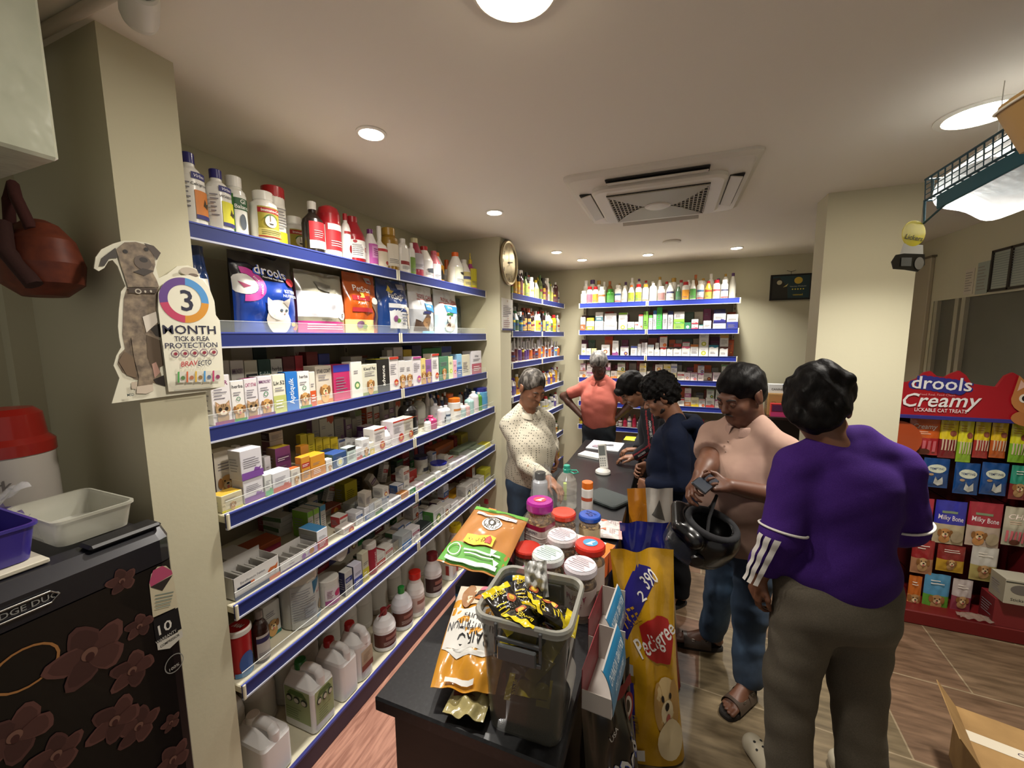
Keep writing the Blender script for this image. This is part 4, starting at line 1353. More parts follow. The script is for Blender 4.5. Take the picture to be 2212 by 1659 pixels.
row_px(S5, [
    (503, 602, 1225, D('open white tablet dispenser with dog', '#d3d0cc', lambda a: [('t', .4, .66, .1, 'Enrofloxacin Tablets', .6, 0, '', '#55535a'), ('r', .06, .42, .34, .52, '#22263c'), ('r', .34, .42, .42, .52, '#c8704a'), ('p', [(.72, .5), (.78, .62), (.9, .6), (.96, .72), (.94, .5), (.9, .34), (.88, .5), (.8, .46), (.74, .34)], '#b8602c'), ('r', 0, 0, .74, .16, '#23355c'), ('r', .74, 0, 1, .18, '#c8704a')], .11, 7)),
    (602, 683, 1196, D('open white and purple tablet dispenser', '#d4d1ce', lambda a: [('t', .3, .4, .12, 'Prazivet', .45, 0, 'b', '#5c2a6c'), ('t', .3, .66, .08, 'Tablets', .3, 0, '', '#6a6670'), ('r', 0, 0, 1, .14, '#4a2a70'), ('e', .62, .4, .06, .06*a, '#8a5a9c'), ('p', [(.7, .14), (1, .14), (1, .95), (.78, .8)], '#b49ac4'), ('e', .84, .5, .07, .07*a, '#b07a2a')], .1, 5)),
    (684, 707, 1143, C('tall white carton with blue lid', '#dcdce0', 'half', '', '#a82c34', side='#8a8a80', top='#4a90c8', d=.11)),
    (740, 764, 1140, C('white carton with red ring', '#d6cfcb', 'ring', '', '#b8402c')),
    (843, 866, 1094, C('white carton with navy label', '#d6d6dc', 'mid', '', '#2b3a68')),
    (868, 882, 1080, C('slim orange carton', '#b8793a', 'plain')),
    (884, 897, 1070, C('green and white carton', '#dcdedc', 'full', '', '#2a7a44', '#d8e8dc')),
    (899, 915, 1065, C('white and magenta carton', '#d8ccd2', 'mid', '', '#b03c78')),
    (918, 940, 1034, C('pale grey carton with olive panel', '#c8c8c4', 'half', '', '#7c9a3c')),
    (941, 952, 1020, C('slim white carton', '#d8d8d8', 'plain')),
    (953, 972, 1000, B('blue lidded white pill bottle', '#d8d6ce', '#252a8a', 'tub', LB('#c8c4b4', '', pic=[('r', .2, .3, .8, .6, '#4a4a50')]), cat='jar')),
    (973, 985, 1000, C('white carton', '#d8d8dc', 'plain')), (986, 998, 994, C('white and violet carton', '#d6d0da', 'mid', '', '#7a6aa0')), (999, 1010, 988, C('white and lilac carton', '#d8d4dc', 'plain')),
    (1011, 1030, 984, C('flat grey carton', '#b4bab6', 'plain')),
    (1032, 1048, 968, C('pale green carton', '#a9b8a0', 'plain', side='#8a9a84')), (1049, 1060, 962, C('yellow carton', '#d8cf3c', 'plain', ink='#8a8a2a')),
], t=S5.t0+.012)
row_px(S5, [
    (913, 930, 985, B('white pill bottle with navy lid', '#d2d0c6', '#26264c', 'tub', LB('#c4c0b4', '', pic=[('r', .2, .2, .8, .6, '#3a3c4a')]), cat='jar')),
    (765, 800, 1082, C('grey and green carton', '#a9aaa2', 'half', '', '#4a7a5a')),
    (833, 868, 1055, C('orange fronted carton', '#c0694a', 'full', '', '#c0694a', '#ecd8cc', top='#c8bfb0')),
    (868, 900, 1020, C('red flat carton with white top', '#9c2a24', 'full', '', '#a02c26', '#d8b8b0', top='#b8b2a6')),
    (990, 1018, 968, C('sage green carton', '#93a38c', 'plain', side='#7c8a74', ink='#6a7a64')), (1018, 1030, 960, C('sage green carton', '#93a38c', 'plain', side='#7c8a74', ink='#6a7a64')),
    (1030, 1042, 946, C('yellow carton', '#d2c83a', 'plain', ink='#8a8a2a', side='#a89c2a')), (1042, 1054, 940, C('yellow carton', '#d2c83a', 'plain', ink='#8a8a2a', side='#a89c2a')), (1054, 1062, 936, C('orange brown carton', '#a8581f', 'plain')),
], t=S5.t0+.13, row='second row')
row_px(S5, [
    (690, 738, 1105, C('white opened carton with red rim', '#c9c0b4', 'ring', '', '#b04a2c', top='#8a4a34')),
    (1000, 1014, 935, C('olive carton', '#a89c3c', 'plain')), (1015, 1030, 930, C('grey carton with yellow edge', '#a8a08c', 'plain')), (1030, 1048, 915, C('yellow and black carton', '#b8a82c', 'mid', '', '#4a4420')), (905, 930, 990, C('orange carton', '#a8602a', 'plain')), (940, 980, 960, C('terracotta carton', '#9c5226', 'plain')),
    (745, 772, 1040, C('yellow striped carton', '#b8ac1f', 'plain', ink='#4a460f', side='#8a8218')),
], t=S5.t0+.25, row='back row')
for k in range(5):
    slab(S5, 497, S5.t0+.20, .085, .10, .017, 'flat white carton', '#c9c6c2', '#dcdade', .001+k*.018, (-6, 4, 0, 7, -3)[k], row='flat stack')
for k, c in enumerate(['#8a2038', '#8f2240', '#9a4a24']):
    slab(S5, 560, S5.t0+.22, .13, .10, .02, 'flat %s carton lying on others' % ('crimson', 'dark crimson', 'rust')[k], c, '#b8a8a8', .10+k*.021 if 0 else .001+k*.021, 5-4*k, row='flat pile')
for k in range(4):
    slab(S5, 600, S5.t0+.33, .07, .11, .022, 'white and green flat carton', '#bdbcb6', '#5a7a4c' if k % 2 else '#c9c8c2', .001+k*.0225, 4*k-6, row='rear stack')
for k, (x, c, w) in enumerate([(655, '#7fae3a', 'lime'), (668, '#8ab83c', 'lime'), (682, '#4a90b8', 'blue')]):
    slab(S5, x, S5.t0+.18, .03, .10, .13, '%s and white upright carton' % w, '#c2c1b8', c, .001, 0, face('top', .4, '', c), row='second row')
random.seed(5)
MIX = [('#c8c4bc', '#a84a2a', 'white carton with rust print'), ('#cfcfd4', '#3a5a90', 'white carton with blue print'), ('#c9c4b8', '#4a7a4a', 'cream carton with green print'), ('#b8b0a4', '#5a3a5a', 'taupe carton with plum print'), ('#d2cfc8', '#b03a3c', 'white carton with red print')]
for k, (x, tt, rl) in enumerate([(712, .30, 24), (775, .16, -22), (800, .10, 28), (812, .2, -35), (842, .17, 20), (872, .1, 18), (752, .28, -20)]):
    c, a, ds = MIX[k % 5]
    slab(S5, x, S5.t0+tt+.02, .05, .035, .11, 'leaning '+ds, c, c, .03, 0, face('mid', .5, '', a), row='leaning ones', roll=rl)
slab(S5, 800, S5.t0+.36, .30, .10, .10, 'crumpled brown paper parcel at the back', '#5f5138', '#574a32', .001, 8, row='rear row', cat='parcel')
t = thing('clear_bin', 'clear acrylic tray of loose cartons at the fifth shelf edge', 'tray')
m = M()
w, d, h, k = .14, .10, .075, .003
g = glass('#cfd6dc', .08, .28)
m.box(-w/2, -d/2, 0, w/2, d/2, k, g)
m.box(-w/2, -d/2, 0, w/2, -d/2+k, h, g)
m.box(-w/2, d/2-k, 0, w/2, d/2, h, g)
m.box(-w/2, -d/2+k, 0, -w/2+k, d/2-k, h, g)
m.box(w/2-k, -d/2+k, 0, w/2, d/2-k, h, g)
m.build('tray', t)
t.location = S5.rack.world(S5.rack.along(802, S5.z+.05, S5.t0+.065), S5.t0+.065, S5.z+.001)
t.rotation_euler = (0, 0, PI/2)
fill(S5, S5.t0+.015, [rc(MIX, (.045, .075), (.045, .085), (.05, .07))], 19, a0=1.42, a1=2.6, gap=.05, row='front row', tmax=.2, stack=.35)
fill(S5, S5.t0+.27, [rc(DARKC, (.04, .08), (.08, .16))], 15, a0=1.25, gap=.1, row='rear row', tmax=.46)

# ---- sixth shelf
def tubart(c1, tt, pic=None):
    return [('r', 0, 0, 1, 1, '#d5d2cb'), ('r', 0, .12, 1, .34, c1), ('t', .55, .66, .12, tt, .7, 0, 'b', c1)]+lines(.1, .9, .4, .54, 3, '#77737c')+(pic or [])


def bucket(w, h):
    t = bpy.data.objects.new('lidded_bucket', None)
    COL.objects.link(t)
    r = w/2
    m = M()
    m.lathe([(r*.8, 0), (r*.84, .006), (r*.95, h*.88)], ('#a91d22', 'gloss'), 30)
    art(m, [('e', .5, .3, .3, .3, '#3a5a9c'), ('r', 0, 0, 1, .12, '#5a8ab8')], lambda x, y, L: cyl(r*(.85+.09*y)+.001, 0, h*.85, -70, 70)(x, y, L), .0006, 1.3, 8)
    m.build('body', t)
    m = M()
    m.lathe([(r*.93, h*.87), (r, h*.885), (r, h*.97), (r*.9, h)], ('#dcd9d2', 'satin'), 30, caps=(True, False))
    m.lathe([(r*.9, h*.995), (.001, h*.985)], ('#a5181d', 'gloss'), 30, caps=(False, False))
    art(m, [('t', .5, .5, .34, 'MW', .7, 100, 'bi', '#e6dcd8')], lambda x, y, L: Vector(((x-.5)*r*1.4, (y-.5)*r*1.4, h*.99+.002+L)), .0006, 1, 1)
    m.build('lid', t)
    return t, w, 'red bucket with white rimmed lid', 'bucket'


row_px(S6, [
    (500, 549, 1362, lambda w, h: bucket(w, h)),
    (550, 582, 1325, B('brown bottle with grey cap', '#2b1812', '#8a827a', 'round', LB('#b9b0a8', '', c1='#2a2450'))),
    (640, 708, 1232, B('large open topped milk powder tin', '#b4b4ae', '#c9c4b4', 'tub', [('r', 0, 0, 1, 1, '#b9bab6'), ('p', [(.55, .68), (.8, .95), (.8, 1), (.52, 1)], '#24607f'), ('t', .78, .68, .05, 'ACTION', .3, 0, 'bi', '#a82c34'), ('e', .8, .3, .12, .12, '#8a7a5c'), ('r', .3, .2, .6, .5, '#9fa4a8'), ('r', .6, .04, 1, .12, '#6a94b8')]+lines(.05, .55, .2, .95, 12, '#85868a'), cat='tub', rmax=.08, lz=(.02, .8))),
    (708, 742, 1250, B('white tub with pink powder label', '#d6d3cc', '#d2cfc8', 'tub', [('r', 0, .05, 1, .86, '#d8cdd0'), ('r', 0, .05, 1, .3, '#a04a88'), ('e', .6, .55, .18, .16, '#b02a5c')]+lines(.1, .4, .4, .8, 5, '#8a4a6c'), cat='jar', lz=(.04, .82))),
    (745, 762, 1232, C('white card with green clips', '#c2c1bc', 'mid', '', '#2a3a80', side='#2a2c50')),
    (764, 782, 1218, C('white blue framed card', '#d0cfe0', 'half', '', '#3a4aa0', side='#2a2c50')),
    (783, 797, 1192, C('grey and yellow carton', '#c4c0a8', 'half', '', '#c0b43c')),
    (800, 820, 1172, B('red jar with white lid', '#9c2234', '#cfccc6', 'tub', [('r', 0, 0, 1, 1, '#9c2234'), ('t', .55, .5, .1, 'SKIN+COAT', None, 90, 'b', '#e6ccd0')], cat='jar', lz=(.02, .8), ang=80)),
    (868, 888, 1152, C('grey and blue flat carton', '#a9b0b4', 'half', '', '#2a68b0')),
    (890, 907, 1140, C('white carton with maroon stripes', '#d8d6d8', 'mid', '', '#8a2a4a')),
    (910, 932, 1135, C('dark carton on its side', '#2c3436', 'plain')),
    (936, 957, 1100, C('white carton with green side', '#d0cfca', 'round', '', '#5a7a3a', side='#4a8a3a')), (958, 972, 1092, C('white and brown carton', '#d0ccc6', 'round', '', '#8a4a34')),
    (975, 990, 1085, C('white carton', '#d4d0d0', 'plain')),
    (992, 1004, 1090, C('white and maroon carton', '#c8c0bc', 'half', '', '#7a2a3a')),
    (1006, 1020, 1048, C('white upright card pack', '#cfcdc6', 'round', '', '#3a3c48')), (1021, 1034, 1040, C('white upright card pack with dog', '#cfcdc6', 'pet', '', '#8a8a86')), (1036, 1046, 1030, C('white upright card pack', '#cfcdc6', 'plain')), (1048, 1060, 1012, C('yellow and grey carton', '#c9c83a', 'half', '', '#a8a8a0')),
], t=S6.t0+.012)
row_px(S6, [
    (583, 618, 1295, C('white and teal carton with beagle', '#d2cfc8', 'pet', '', '#2a7a74', side='#b8b4ac'), dict(d=.07)),
    (620, 642, 1286, B('white tub with red stripe', '#d0cdc6', '#cbc8c0', 'tub', LB('#cfccc4', '', top='#a82c34'), cat='tub')),
    (975, 1003, 1068, C('yellow carton lettered', '#d8a42a', 'full', 'SHAMPOO', '#dca62a', '#f0e0a8', side='#b8861f')),
], t=S6.t0+.10, row='second row')
row_px(S6, [
    (646, 664, 1262, B('red bottle behind the tin', '#8c1f28', '#b8b0a8', 'round', LB('#7c1a24'))),
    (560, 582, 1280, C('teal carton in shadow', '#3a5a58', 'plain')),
    (1008, 1030, 1040, C('stack edge of maroon and white cartons', '#8a5a58', 'plain')), (1032, 1056, 996, C('olive carton', '#8a8430', 'mid', '', '#2c2c28')),
    (960, 990, 1058, C('cream carton', '#b4ac9c', 'top', '', '#6a2a2c')), (930, 955, 1090, C('grey carton', '#8f8c84', 'plain')),
], t=S6.t0+.19, row='back row')
# white lidded tubs lying on their sides above the pink tub
for k, (x, zz, tt) in enumerate([(722, .155, .05), (752, .16, .10), (780, .165, .14), (805, .17, .19)]):
    o = bottle(.11, .042, '#23264c' if k == 3 else '#c8c4ba', '#c9c6be', 'tub', None, name='tub')
    z = S6.z+.19-.0*k
    a = S6.rack.along(x, z, S6.t0+tt)
    o.location = S6.rack.world(a, S6.t0+tt+.07, z+.044)
    o.rotation_euler = (math.radians(90), 0, math.radians(90+8))
    S6.rec.append(('stacked', a, o, 'white lidded tub lying on its side', 'tub', None))
t = thing('shallow_tray', 'clear shallow tray holding gold and magenta foil sweets, on the sixth left rack shelf', 'tray')
m = M()
w, d, h, k = .16, .13, .07, .003
g = glass('#b9b4a4', .15, .45)
m.box(-w/2, -d/2, 0, w/2, d/2, k, g)
m.box(-w/2, -d/2, 0, w/2, -d/2+k, h, g)
m.box(-w/2, d/2-k, 0, w/2, d/2, h, g)
m.box(-w/2, -d/2+k, 0, -w/2+k, d/2-k, h, g)
m.box(w/2-k, -d/2+k, 0, w/2, d/2-k, h, g)
m.build('tray', t)
ta = S6.rack.along(850, S6.z+.05, S6.t0+.09)
tl = S6.rack.world(ta, S6.t0+.10, S6.z+.001)
t.location = tl
t.rotation_euler = (0, 0, PI/2)
random.seed(3)
for k in range(14):
    m = M()
    m.ell((0, 0, .0125), (.012, .012, .012), ('#b59a2c' if k % 3 else '#9a2a78', 'foil'), 10, 6)
    o = tag(m.build('foil_sweet'), 'foil wrapped round sweet in the clear shallow tray', 'sweet', 'foil sweets in the tray')
    o.location = tl+Vector((-.045+.03*(k % 4), -.055+.027*((k//4) % 4), .004))
fill(S6, S6.t0+.015, [rc(MIX, (.045, .075), (.05, .10), (.05, .07))], 29, a0=1.5, gap=.08, row='front row', tmax=.2, stack=.3)
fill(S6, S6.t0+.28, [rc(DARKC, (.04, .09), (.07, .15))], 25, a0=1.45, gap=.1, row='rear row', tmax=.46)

# ---- bottom shelf: jerrycans and big bottles (big things kept their own shapes)
grn = [('r', 0, 0, 1, 1, '#9aa878'), ('p', [(.1, .8), (.25, .95), (.75, .95), (.9, .8)], '#4f6a34')]+[('e', x, .68, .13, .11, '#3c4634') for x in (.2, .5, .8)]+[('e', x, .68, .09, .07, '#b9b6a4') for x in (.2, .5, .8)]+lines(.1, .9, .1, .5, 5, '#6c7a50')


def big(xc, yt, w, d, ob, desc, t, row='front row', cat='jerrycan'):
    """xc: pixel column of the middle of the body"""
    tc = t+d/2
    a = S7.rack.along(xc, .2, tc)
    h = min(.46, S7.rack.height(xc, yt, tc)-S7.z)
    for _ in range(6):
        b = S7.free(a-w/2, a+w/2, tc-d/2, tc+d/2, S7.z, S7.z+h)
        if not b:
            break
        a = b[1]+w/2+.002
    put(S7, ob(w, d, h), desc, cat, a, tc, S7.z, w, d, h, row)


def jug(w, h, body='#e6e6e6', cap='#b3181c', lab='#5a1f1c', capr=.3, handle=False, band=True):
    """round shouldered five litre bottle"""
    t = bpy.data.objects.new('jug', None)
    COL.objects.link(t)
    r = w/2
    m = M()
    m.lathe([(r*.92, 0), (r, .01), (r, h*.1), (r*.97, h*.12), (r*.97, h*.5), (r*.99, h*.53), (r*.9, h*.64), (r*.62, h*.77), (r*capr*1.05, h*.84), (r*capr, h*.87)], (body, 'satin'), 28)
    if band:
        m.T = Matrix.Identity(4)
        art(m, [('r', 0, 0, 1, 1, lab), ('r', .3, .55, .7, .8, '#8a5a50')]+lines(.25, .8, .15, .45, 4, '#c8b0a8'), cyl(r*.97+.001, h*.12, h*.46, -110, 110), .0006, 2.4, 14)
        m.T = None
    m.build('body', t)
    m = M()
    m.lathe([(r*capr*1.12, h*.85), (r*capr*1.15, h*.87), (r*capr*1.1, h*.99), (r*capr*.9, h)], (cap, 'gloss'), 24)
    m.build('cap', t)
    if handle:
        m = M()
        m.tube([(-r*.3, 0, h*.86), (-r*.75, -.01, h*.93), (-r*.5, -.02, h*1.03), (r*.4, -.02, h*1.03), (r*.8, -.01, h*.95), (r*.3, 0, h*.86)], .004, (cap, 'gloss'), 8)
        m.build('carry_handle', t)
    return t


big(566, 1545, .125, .19, lambda w, d, h: jerrycan(w, d, h, cap='#e4e2dc'), 'plain white flat sided jerrycan', S7.t0+.01)
big(668, 1425, .125, .19, lambda w, d, h: jerrycan(w, d, h, cap='#1f6a30', art_el=grn), 'white green capped jerrycan with leafy label', S7.t0+.01)
big(727, 1380, .105, .18, lambda w, d, h: jerrycan(w, d, h, cap='#b01e20'), 'white flat jerrycan with red cap', S7.t0+.01)
big(768, 1345, .125, .15, lambda w, d, h: jerrycan(w, d, h, cap='#a81c20', art_el=[('r', .1, .1, .9, .8, '#b0a088'), ('r', .1, .1, .9, .3, '#7a3a2a')]+lines(.2, .8, .4, .7, 5, '#8a7a64'), round_=.05), 'white rounded jerrycan with tan label', S7.t0+.01)
big(830, 1312, .13, .13, lambda w, d, h: jug(w, h, '#e8e8ea', '#7a1c24', '#5a241c', .26, True), 'white jug with maroon carry handle', S7.t0+.01, cat='jug')
big(868, 1265, .13, .13, lambda w, d, h: jug(w, h, '#e4e6ee', '#1f8a3c', '#5c2f24', .28), 'tall white jug with green cap', S7.t0+.015, cat='jug')
big(897, 1232, .115, .115, lambda w, d, h: jug(w, h, '#e2dfdc', '#c01e18', '#c8b4ac', .6), 'white jar with bright red lid', S7.t0+.01, cat='jug')
big(935, 1192, .125, .125, lambda w, d, h: jug(w, h, '#e4e4e6', '#6a1824', '#3a1a1c', .55), 'white jug with dark maroon lid', S7.t0+.01, cat='jug')
big(969, 1190, .115, .115, lambda w, d, h: jerrycan(w, d, h, cap='#c42a24', art_el=[('r', .1, .05, .9, .85, '#c9bdb0'), ('r', .6, .05, .9, .7, '#a83a34')], round_=.05), 'white round can with small red cap', S7.t0+.01)
big(985, 1130, .12, .12, lambda w, d, h: jug(w, h, '#d8d6d0', '#d8c41f', '#b8302c', .7, True), 'white bucket with yellow looped handle', S7.t0+.02, cat='bucket')
big(1027, 1090, .11, .11, lambda w, d, h: jug(w, h, '#b8bab8', '#dcdcdc', '#a9aaa8', .75, False, False), 'grey tub with white lid', S7.t0+.02, cat='tub')
big(1056, 1072, .12, .12, lambda w, d, h: jug(w, h, '#b8343c', '#d8485c', '#b8343c', .8, True, False), 'pink bucket with looped handle', S7.t0+.03, cat='bucket')
fill(S7, S7.t0+.24, [lambda r: (lambda w, h, c: (jug(w, h, '#c9c6bc', c, '#b9b2a0', .3, False, False), w, w, h, 'dull white jug with %s cap' % {'#c8a01f': 'yellow', '#1f5a30': 'green', '#b8b4aa': 'white', '#6a3a1f': 'brown'}[c], 'jug'))(r.uniform(.12, .16), r.uniform(.28, .38), r.choice(['#c8a01f', '#1f5a30', '#b8b4aa', '#6a3a1f']))], 31, a0=.9, gap=.05, tmax=.46)
# ================================================================ corner rack and back wall rack
T1, T2, T3, T4, T5, T6 = BACK.shelves
X = lambda v: 1230+v/5.672
Yb = lambda v: 580+v/5.672
PW, PR = '#e2e0d8', '#a8181c'


def bb(x0, x1, y, desc, body=PW, cap=PW, lab='#c9c4b4', shape='jar', c1=None, top=None, **k):
    return (X(x0), X(x1), Yb(y), B(desc, body, cap, shape, LB(lab, '', c1=c1, top=top), n=14, **k))


row_px(T1, [
    bb(110, 185, 275, 'white can with small cap'), bb(187, 262, 220, 'white bottle with red cap', cap=PR, lab='#b8586a'), bb(264, 338, 220, 'orange labelled bottle with red cap', cap=PR, lab='#c8842a'),
    bb(342, 432, 220, 'white bottle with orange spot', lab='#d8d0c4', c1='#c86a3a'), bb(447, 548, 250, 'short bright green can', '#3c8a2c', '#2f7a24', '#4a8a3a'), bb(550, 632, 200, 'white bottle with blue label', lab='#c4ccd4', c1='#3a5a80', top='#a82a34'),
    bb(634, 705, 210, 'slim white bottle', shape='cone'), bb(712, 795, 200, 'white bottle with yellow green label', cap='#c8702a', lab='#8a9a2c', shape='cone'), bb(802, 885, 190, 'red capped bottle with green label', cap=PR, lab='#7a9a2c', c1='#d8c42c'),
    bb(890, 972, 190, 'gold capped white bottle', cap='#a87a2a', lab='#d2ccc0', top='#a8602a'), bb(976, 1072, 175, 'broad white bottle with pink script', lab='#dcc8c8', shape='tall'), bb(1078, 1175, 215, 'white tub with brown label', lab='#8a6460', shape='jar'),
    bb(1183, 1288, 170, 'white cone bottle with navy band', lab='#d8d4c8', c1='#3a3a5c', shape='cone'), bb(1300, 1370, 195, 'dark green bottle', '#3a5a3c', '#d8d8d0', '#3c6a44', 'cone'), bb(1377, 1470, 160, 'red capped bottle with orange label', cap=PR, lab='#cc8a24'),
    bb(1474, 1555, 140, 'white bottle with green label', lab='#4a8a3c', shape='cone'), bb(1560, 1652, 145, 'white bottle with blue top label', lab='#ccd0d4', c1='#4a6a8a', top='#a82a34'), bb(1656, 1750, 150, 'yellow labelled bottle with red cone', '#cfae3a', '#c0282c', '#b8a43a', 'cone', c1='#b8402a'),
    bb(1757, 1852, 135, 'white bottle with dark red cap', cap='#9a1c24', lab='#d8d4cc', c1='#a04a50'), bb(1857, 1952, 135, 'white bottle with black lettering', lab='#dcdad4', c1='#4a4c60', top='#b02a2c'),
    (X(1957), X(2120), Yb(210), lambda w, h: (jerrycan(w, .09, h, '#e6e6e6', '#e6e6e6', [('r', .05, .2, .95, .8, '#d8dce2'), ('r', .1, .5, .9, .6, '#4a5a8a')], capr=.015), .09, 'white flat can with side grip', 'bottle')),
], t=T1.t0+.02)
PALB = [(PW, '#a8822f', None, 'white bottle with gold cap'), (PW, PW, '#c9c6ba', 'white bottle with white cap'), ('#b8b6ae', PR, '#b8b0a4', 'white bottle with red cap'), ('#c8c6bc', '#4a2a5c', None, 'white bottle with purple cap'), ('#8a5a2a', '#b05a24', '#9a6a34', 'brown bottle with orange cap')]
fill(T1, T1.t0+.15, [rb(PALB, (.22, .29), (.03, .038))], 41, gap=.08, tmax=.27)


def bc(x0, x1, y, desc, col='#d9d9d6', st='plain', c1='#8a4a5a', side=None, **opt):
    return (X(x0), X(x1), Yb(y), C(desc, col, st, '', c1, side=side, d=.06), opt)


row_px(T2, [
    bc(135, 195, 595, 'orange and white carton', st='half', c1='#c8562a'), bc(207, 303, 645, 'white and yellow carton', st='half', c1='#d8b02a'), bc(216, 300, 605, 'yellow carton', '#d8b82a', up=1), bc(312, 415, 642, 'white carton with blue line', st='top', c1='#c4c8d4'), bc(318, 410, 535, 'white and teal carton', st='half', c1='#3a6a74', up=1),
    bc(422, 580, 652, 'broad white carton with picture', st='band', c1='#c4d0d8'), bc(430, 575, 550, 'white carton pile', '#d4d2d2', up=1), bc(600, 710, 655, 'white carton with yellow dot', st='round', c1='#b8b42a'), bc(602, 708, 542, 'white and lime carton', st='top', c1='#86b83a', up=1),
    bc(714, 795, 655, 'white carton with green foot', st='band', c1='#6a9a4a'), bc(802, 845, 655, 'white carton with red line', st='mid', c1='#b84a4a'), bc(847, 900, 565, 'tall white carton with red dots', st='ring', c1='#b83a3a'), bc(906, 965, 525, 'tall green panelled carton', st='full', c1='#6aa03c'),
    bc(972, 1018, 570, 'white and green carton', st='top', c1='#5a9a4a'), bc(1024, 1066, 515, 'tall blue topped carton', st='top', c1='#3a7ab8'), bc(1069, 1135, 475, 'tallest bright green carton', '#3cb044', 'plain', side='#2a8a34'), bc(1142, 1200, 545, 'tall white carton'), bc(1207, 1270, 520, 'tall white carton with navy top', st='top', c1='#24305c'),
    bc(1277, 1410, 620, 'lime and white carton stack', '#8ac04a', 'mid', c1='#4a9a2c'), bc(1280, 1408, 530, 'white carton lying on lime stack', up=1), bc(1412, 1490, 662, 'green carton with white panel', '#2a7a50', 'round', c1='#d8e0dc'), bc(1497, 1580, 680, 'white carton with red line', st='band', c1='#b83a4a'), bc(1495, 1578, 622, 'small white carton', st='band', c1='#b83a4a', up=1),
    bc(1590, 1640, 690, 'teal and white carton', st='top', c1='#2a7a80'), bc(1645, 1740, 640, 'white carton', '#d6d8d6'), bc(1762, 1920, 657, 'broad white carton with navy line', st='top', c1='#3a3a80'), bc(1768, 1918, 552, 'white carton with navy mark', st='band', c1='#2a2a78', up=1), bc(1764, 1900, 500, 'navy carton on top', '#2c2c64', up=1),
    bc(1926, 2070, 655, 'navy blue carton', '#2a3284', 'plain'), bc(1930, 2068, 562, 'white printed carton', up=1),
], t=T2.t0+.03)
row_px(T3, [
    bc(145, 203, 925, 'green and lime carton', st='round', c1='#a8c02a'), bc(207, 266, 980, 'white and cream carton', '#dcd8cc'), bc(272, 330, 980, 'cream and yellow carton', '#e0d898'), bc(392, 493, 935, 'white carton with brown bowl', st='round', c1='#8a4a34'), bc(525, 602, 925, 'white carton with purple sweep', st='band', c1='#7a3a74'), bc(545, 618, 885, 'small white carton', up=1),
    bc(625, 725, 955, 'white carton with plum rings', st='ring', c1='#5a2a5c'), bc(752, 830, 950, 'white and blue carton', st='top', c1='#4a5aa0'), bc(836, 876, 925, 'slim white carton'), bc(882, 958, 910, 'silvery carton', '#c4c2c4'), bc(960, 1036, 935, 'white carton with blue arc', st='wave', c1='#b8ccd8'), bc(1040, 1108, 995, 'white bottle carton'), bc(1050, 1095, 912, 'small white pot carton', up=1),
    bc(1112, 1188, 968, 'white carton with red wave', st='wave', c1='#a83028'), bc(1097, 1188, 832, 'orange striped carton pair', '#dcd4cc', 'ring', '#d8602a', up=1), bc(1192, 1266, 965, 'white carton with black wave', st='wave', c1='#2a2a2a'), bc(1272, 1374, 962, 'white carton with dark wave', st='wave', c1='#241c1c'), bc(1276, 1370, 922, 'red carton', '#a82a22', up=1),
    bc(1377, 1480, 952, 'white and pink carton', st='wave', c1='#c8607c'), bc(1380, 1470, 900, 'white and crimson carton', st='top', c1='#a83050', up=1), bc(1483, 1580, 930, 'cream carton with orange top', st='top', c1='#c07a3a'), bc(1586, 1704, 962, 'white carton with lime crescent', st='round', c1='#a8b02a'), bc(1588, 1704, 850, 'upper carton with lime crescent', st='round', c1='#a8b02a', up=1), bc(1590, 1706, 800, 'plain white carton', up=1),
    bc(1710, 1826, 938, 'white carton with teal top', st='wave', c1='#2a7a94'), bc(1842, 1944, 958, 'white carton with brown wave', st='wave', c1='#4a2c24'), bc(1840, 1944, 825, 'white and tan carton', st='top', c1='#b88a4a', up=1), bc(1946, 2058, 938, 'white carton with olive wave', st='wave', c1='#6a7a3a'), bc(1950, 2060, 890, 'olive and white carton', '#b8a85c', up=1),
], t=T3.t0+.03)
PALC = [('#dcdad6', '#b83a3c', 'white carton with red print'), ('#d8d8dc', '#4a5a9c', 'white carton with blue print'), ('#dcd6cc', '#c87a3a', 'cream carton with orange print'), ('#d8dcd6', '#5a8a5a', 'white carton with green print'), ('#dcd0d6', '#a85a8a', 'white carton with pink print'), ('#e0ded8', '#7a3a3c', 'white carton with maroon print'), ('#d8cfa8', '#c8b02a', 'cream and yellow carton')]
PALD = [('#7a3a34', '#4a1c1c', 'dark red carton'), ('#4a5a50', '#2a4a3a', 'dark green carton'), ('#a89c88', '#6a5a4a', 'tan carton'), ('#c0603a', '#a83a24', 'orange carton'), ('#8a8a84', '#4a4a54', 'grey carton'), ('#6a2a4c', '#4a1a34', 'plum carton')]
for i, sh in enumerate([T4, T5, T6]):
    if i < 2:
        fill(sh, sh.t0+.02, [rc(PALC, (.055, .095), (.075, .10), (.05, .06))], 50+i, gap=.02, row='front row', stack=.55)
        fill(sh, sh.t0+.11, [rc(PALD, (.06, .09), (.13, .2), (.04, .05))], 60+i, gap=.35, row='back row', tmax=.27)
    else:
        fill(sh, sh.t0+.02, [rb([('#2a1c14', '#1c1410', '#d0c22c', 'dark bottle with yellow label'), ('#2c1c18', '#22201e', '#d8d6d0', 'small dark bottle with white label'), ('#b8284c', '#b8284c', None, 'pink bottle'), ('#d8b82a', '#2a4a9c', '#d8c42c', 'yellow bottle with blue cap'), ('#dcdad4', '#3a2a6a', '#dcdad4', 'white bottle with violet cap')], (.09, .16), (.018, .024), ('syrup', 'round'))], 56, gap=.02, row='front row')
for sh in (T2, T3):
    fill(sh, sh.t0+.12, [rc(PALD, (.06, .1), (.17, .22), (.05, .07))], 70, gap=.4, row='back row', tmax=.27)

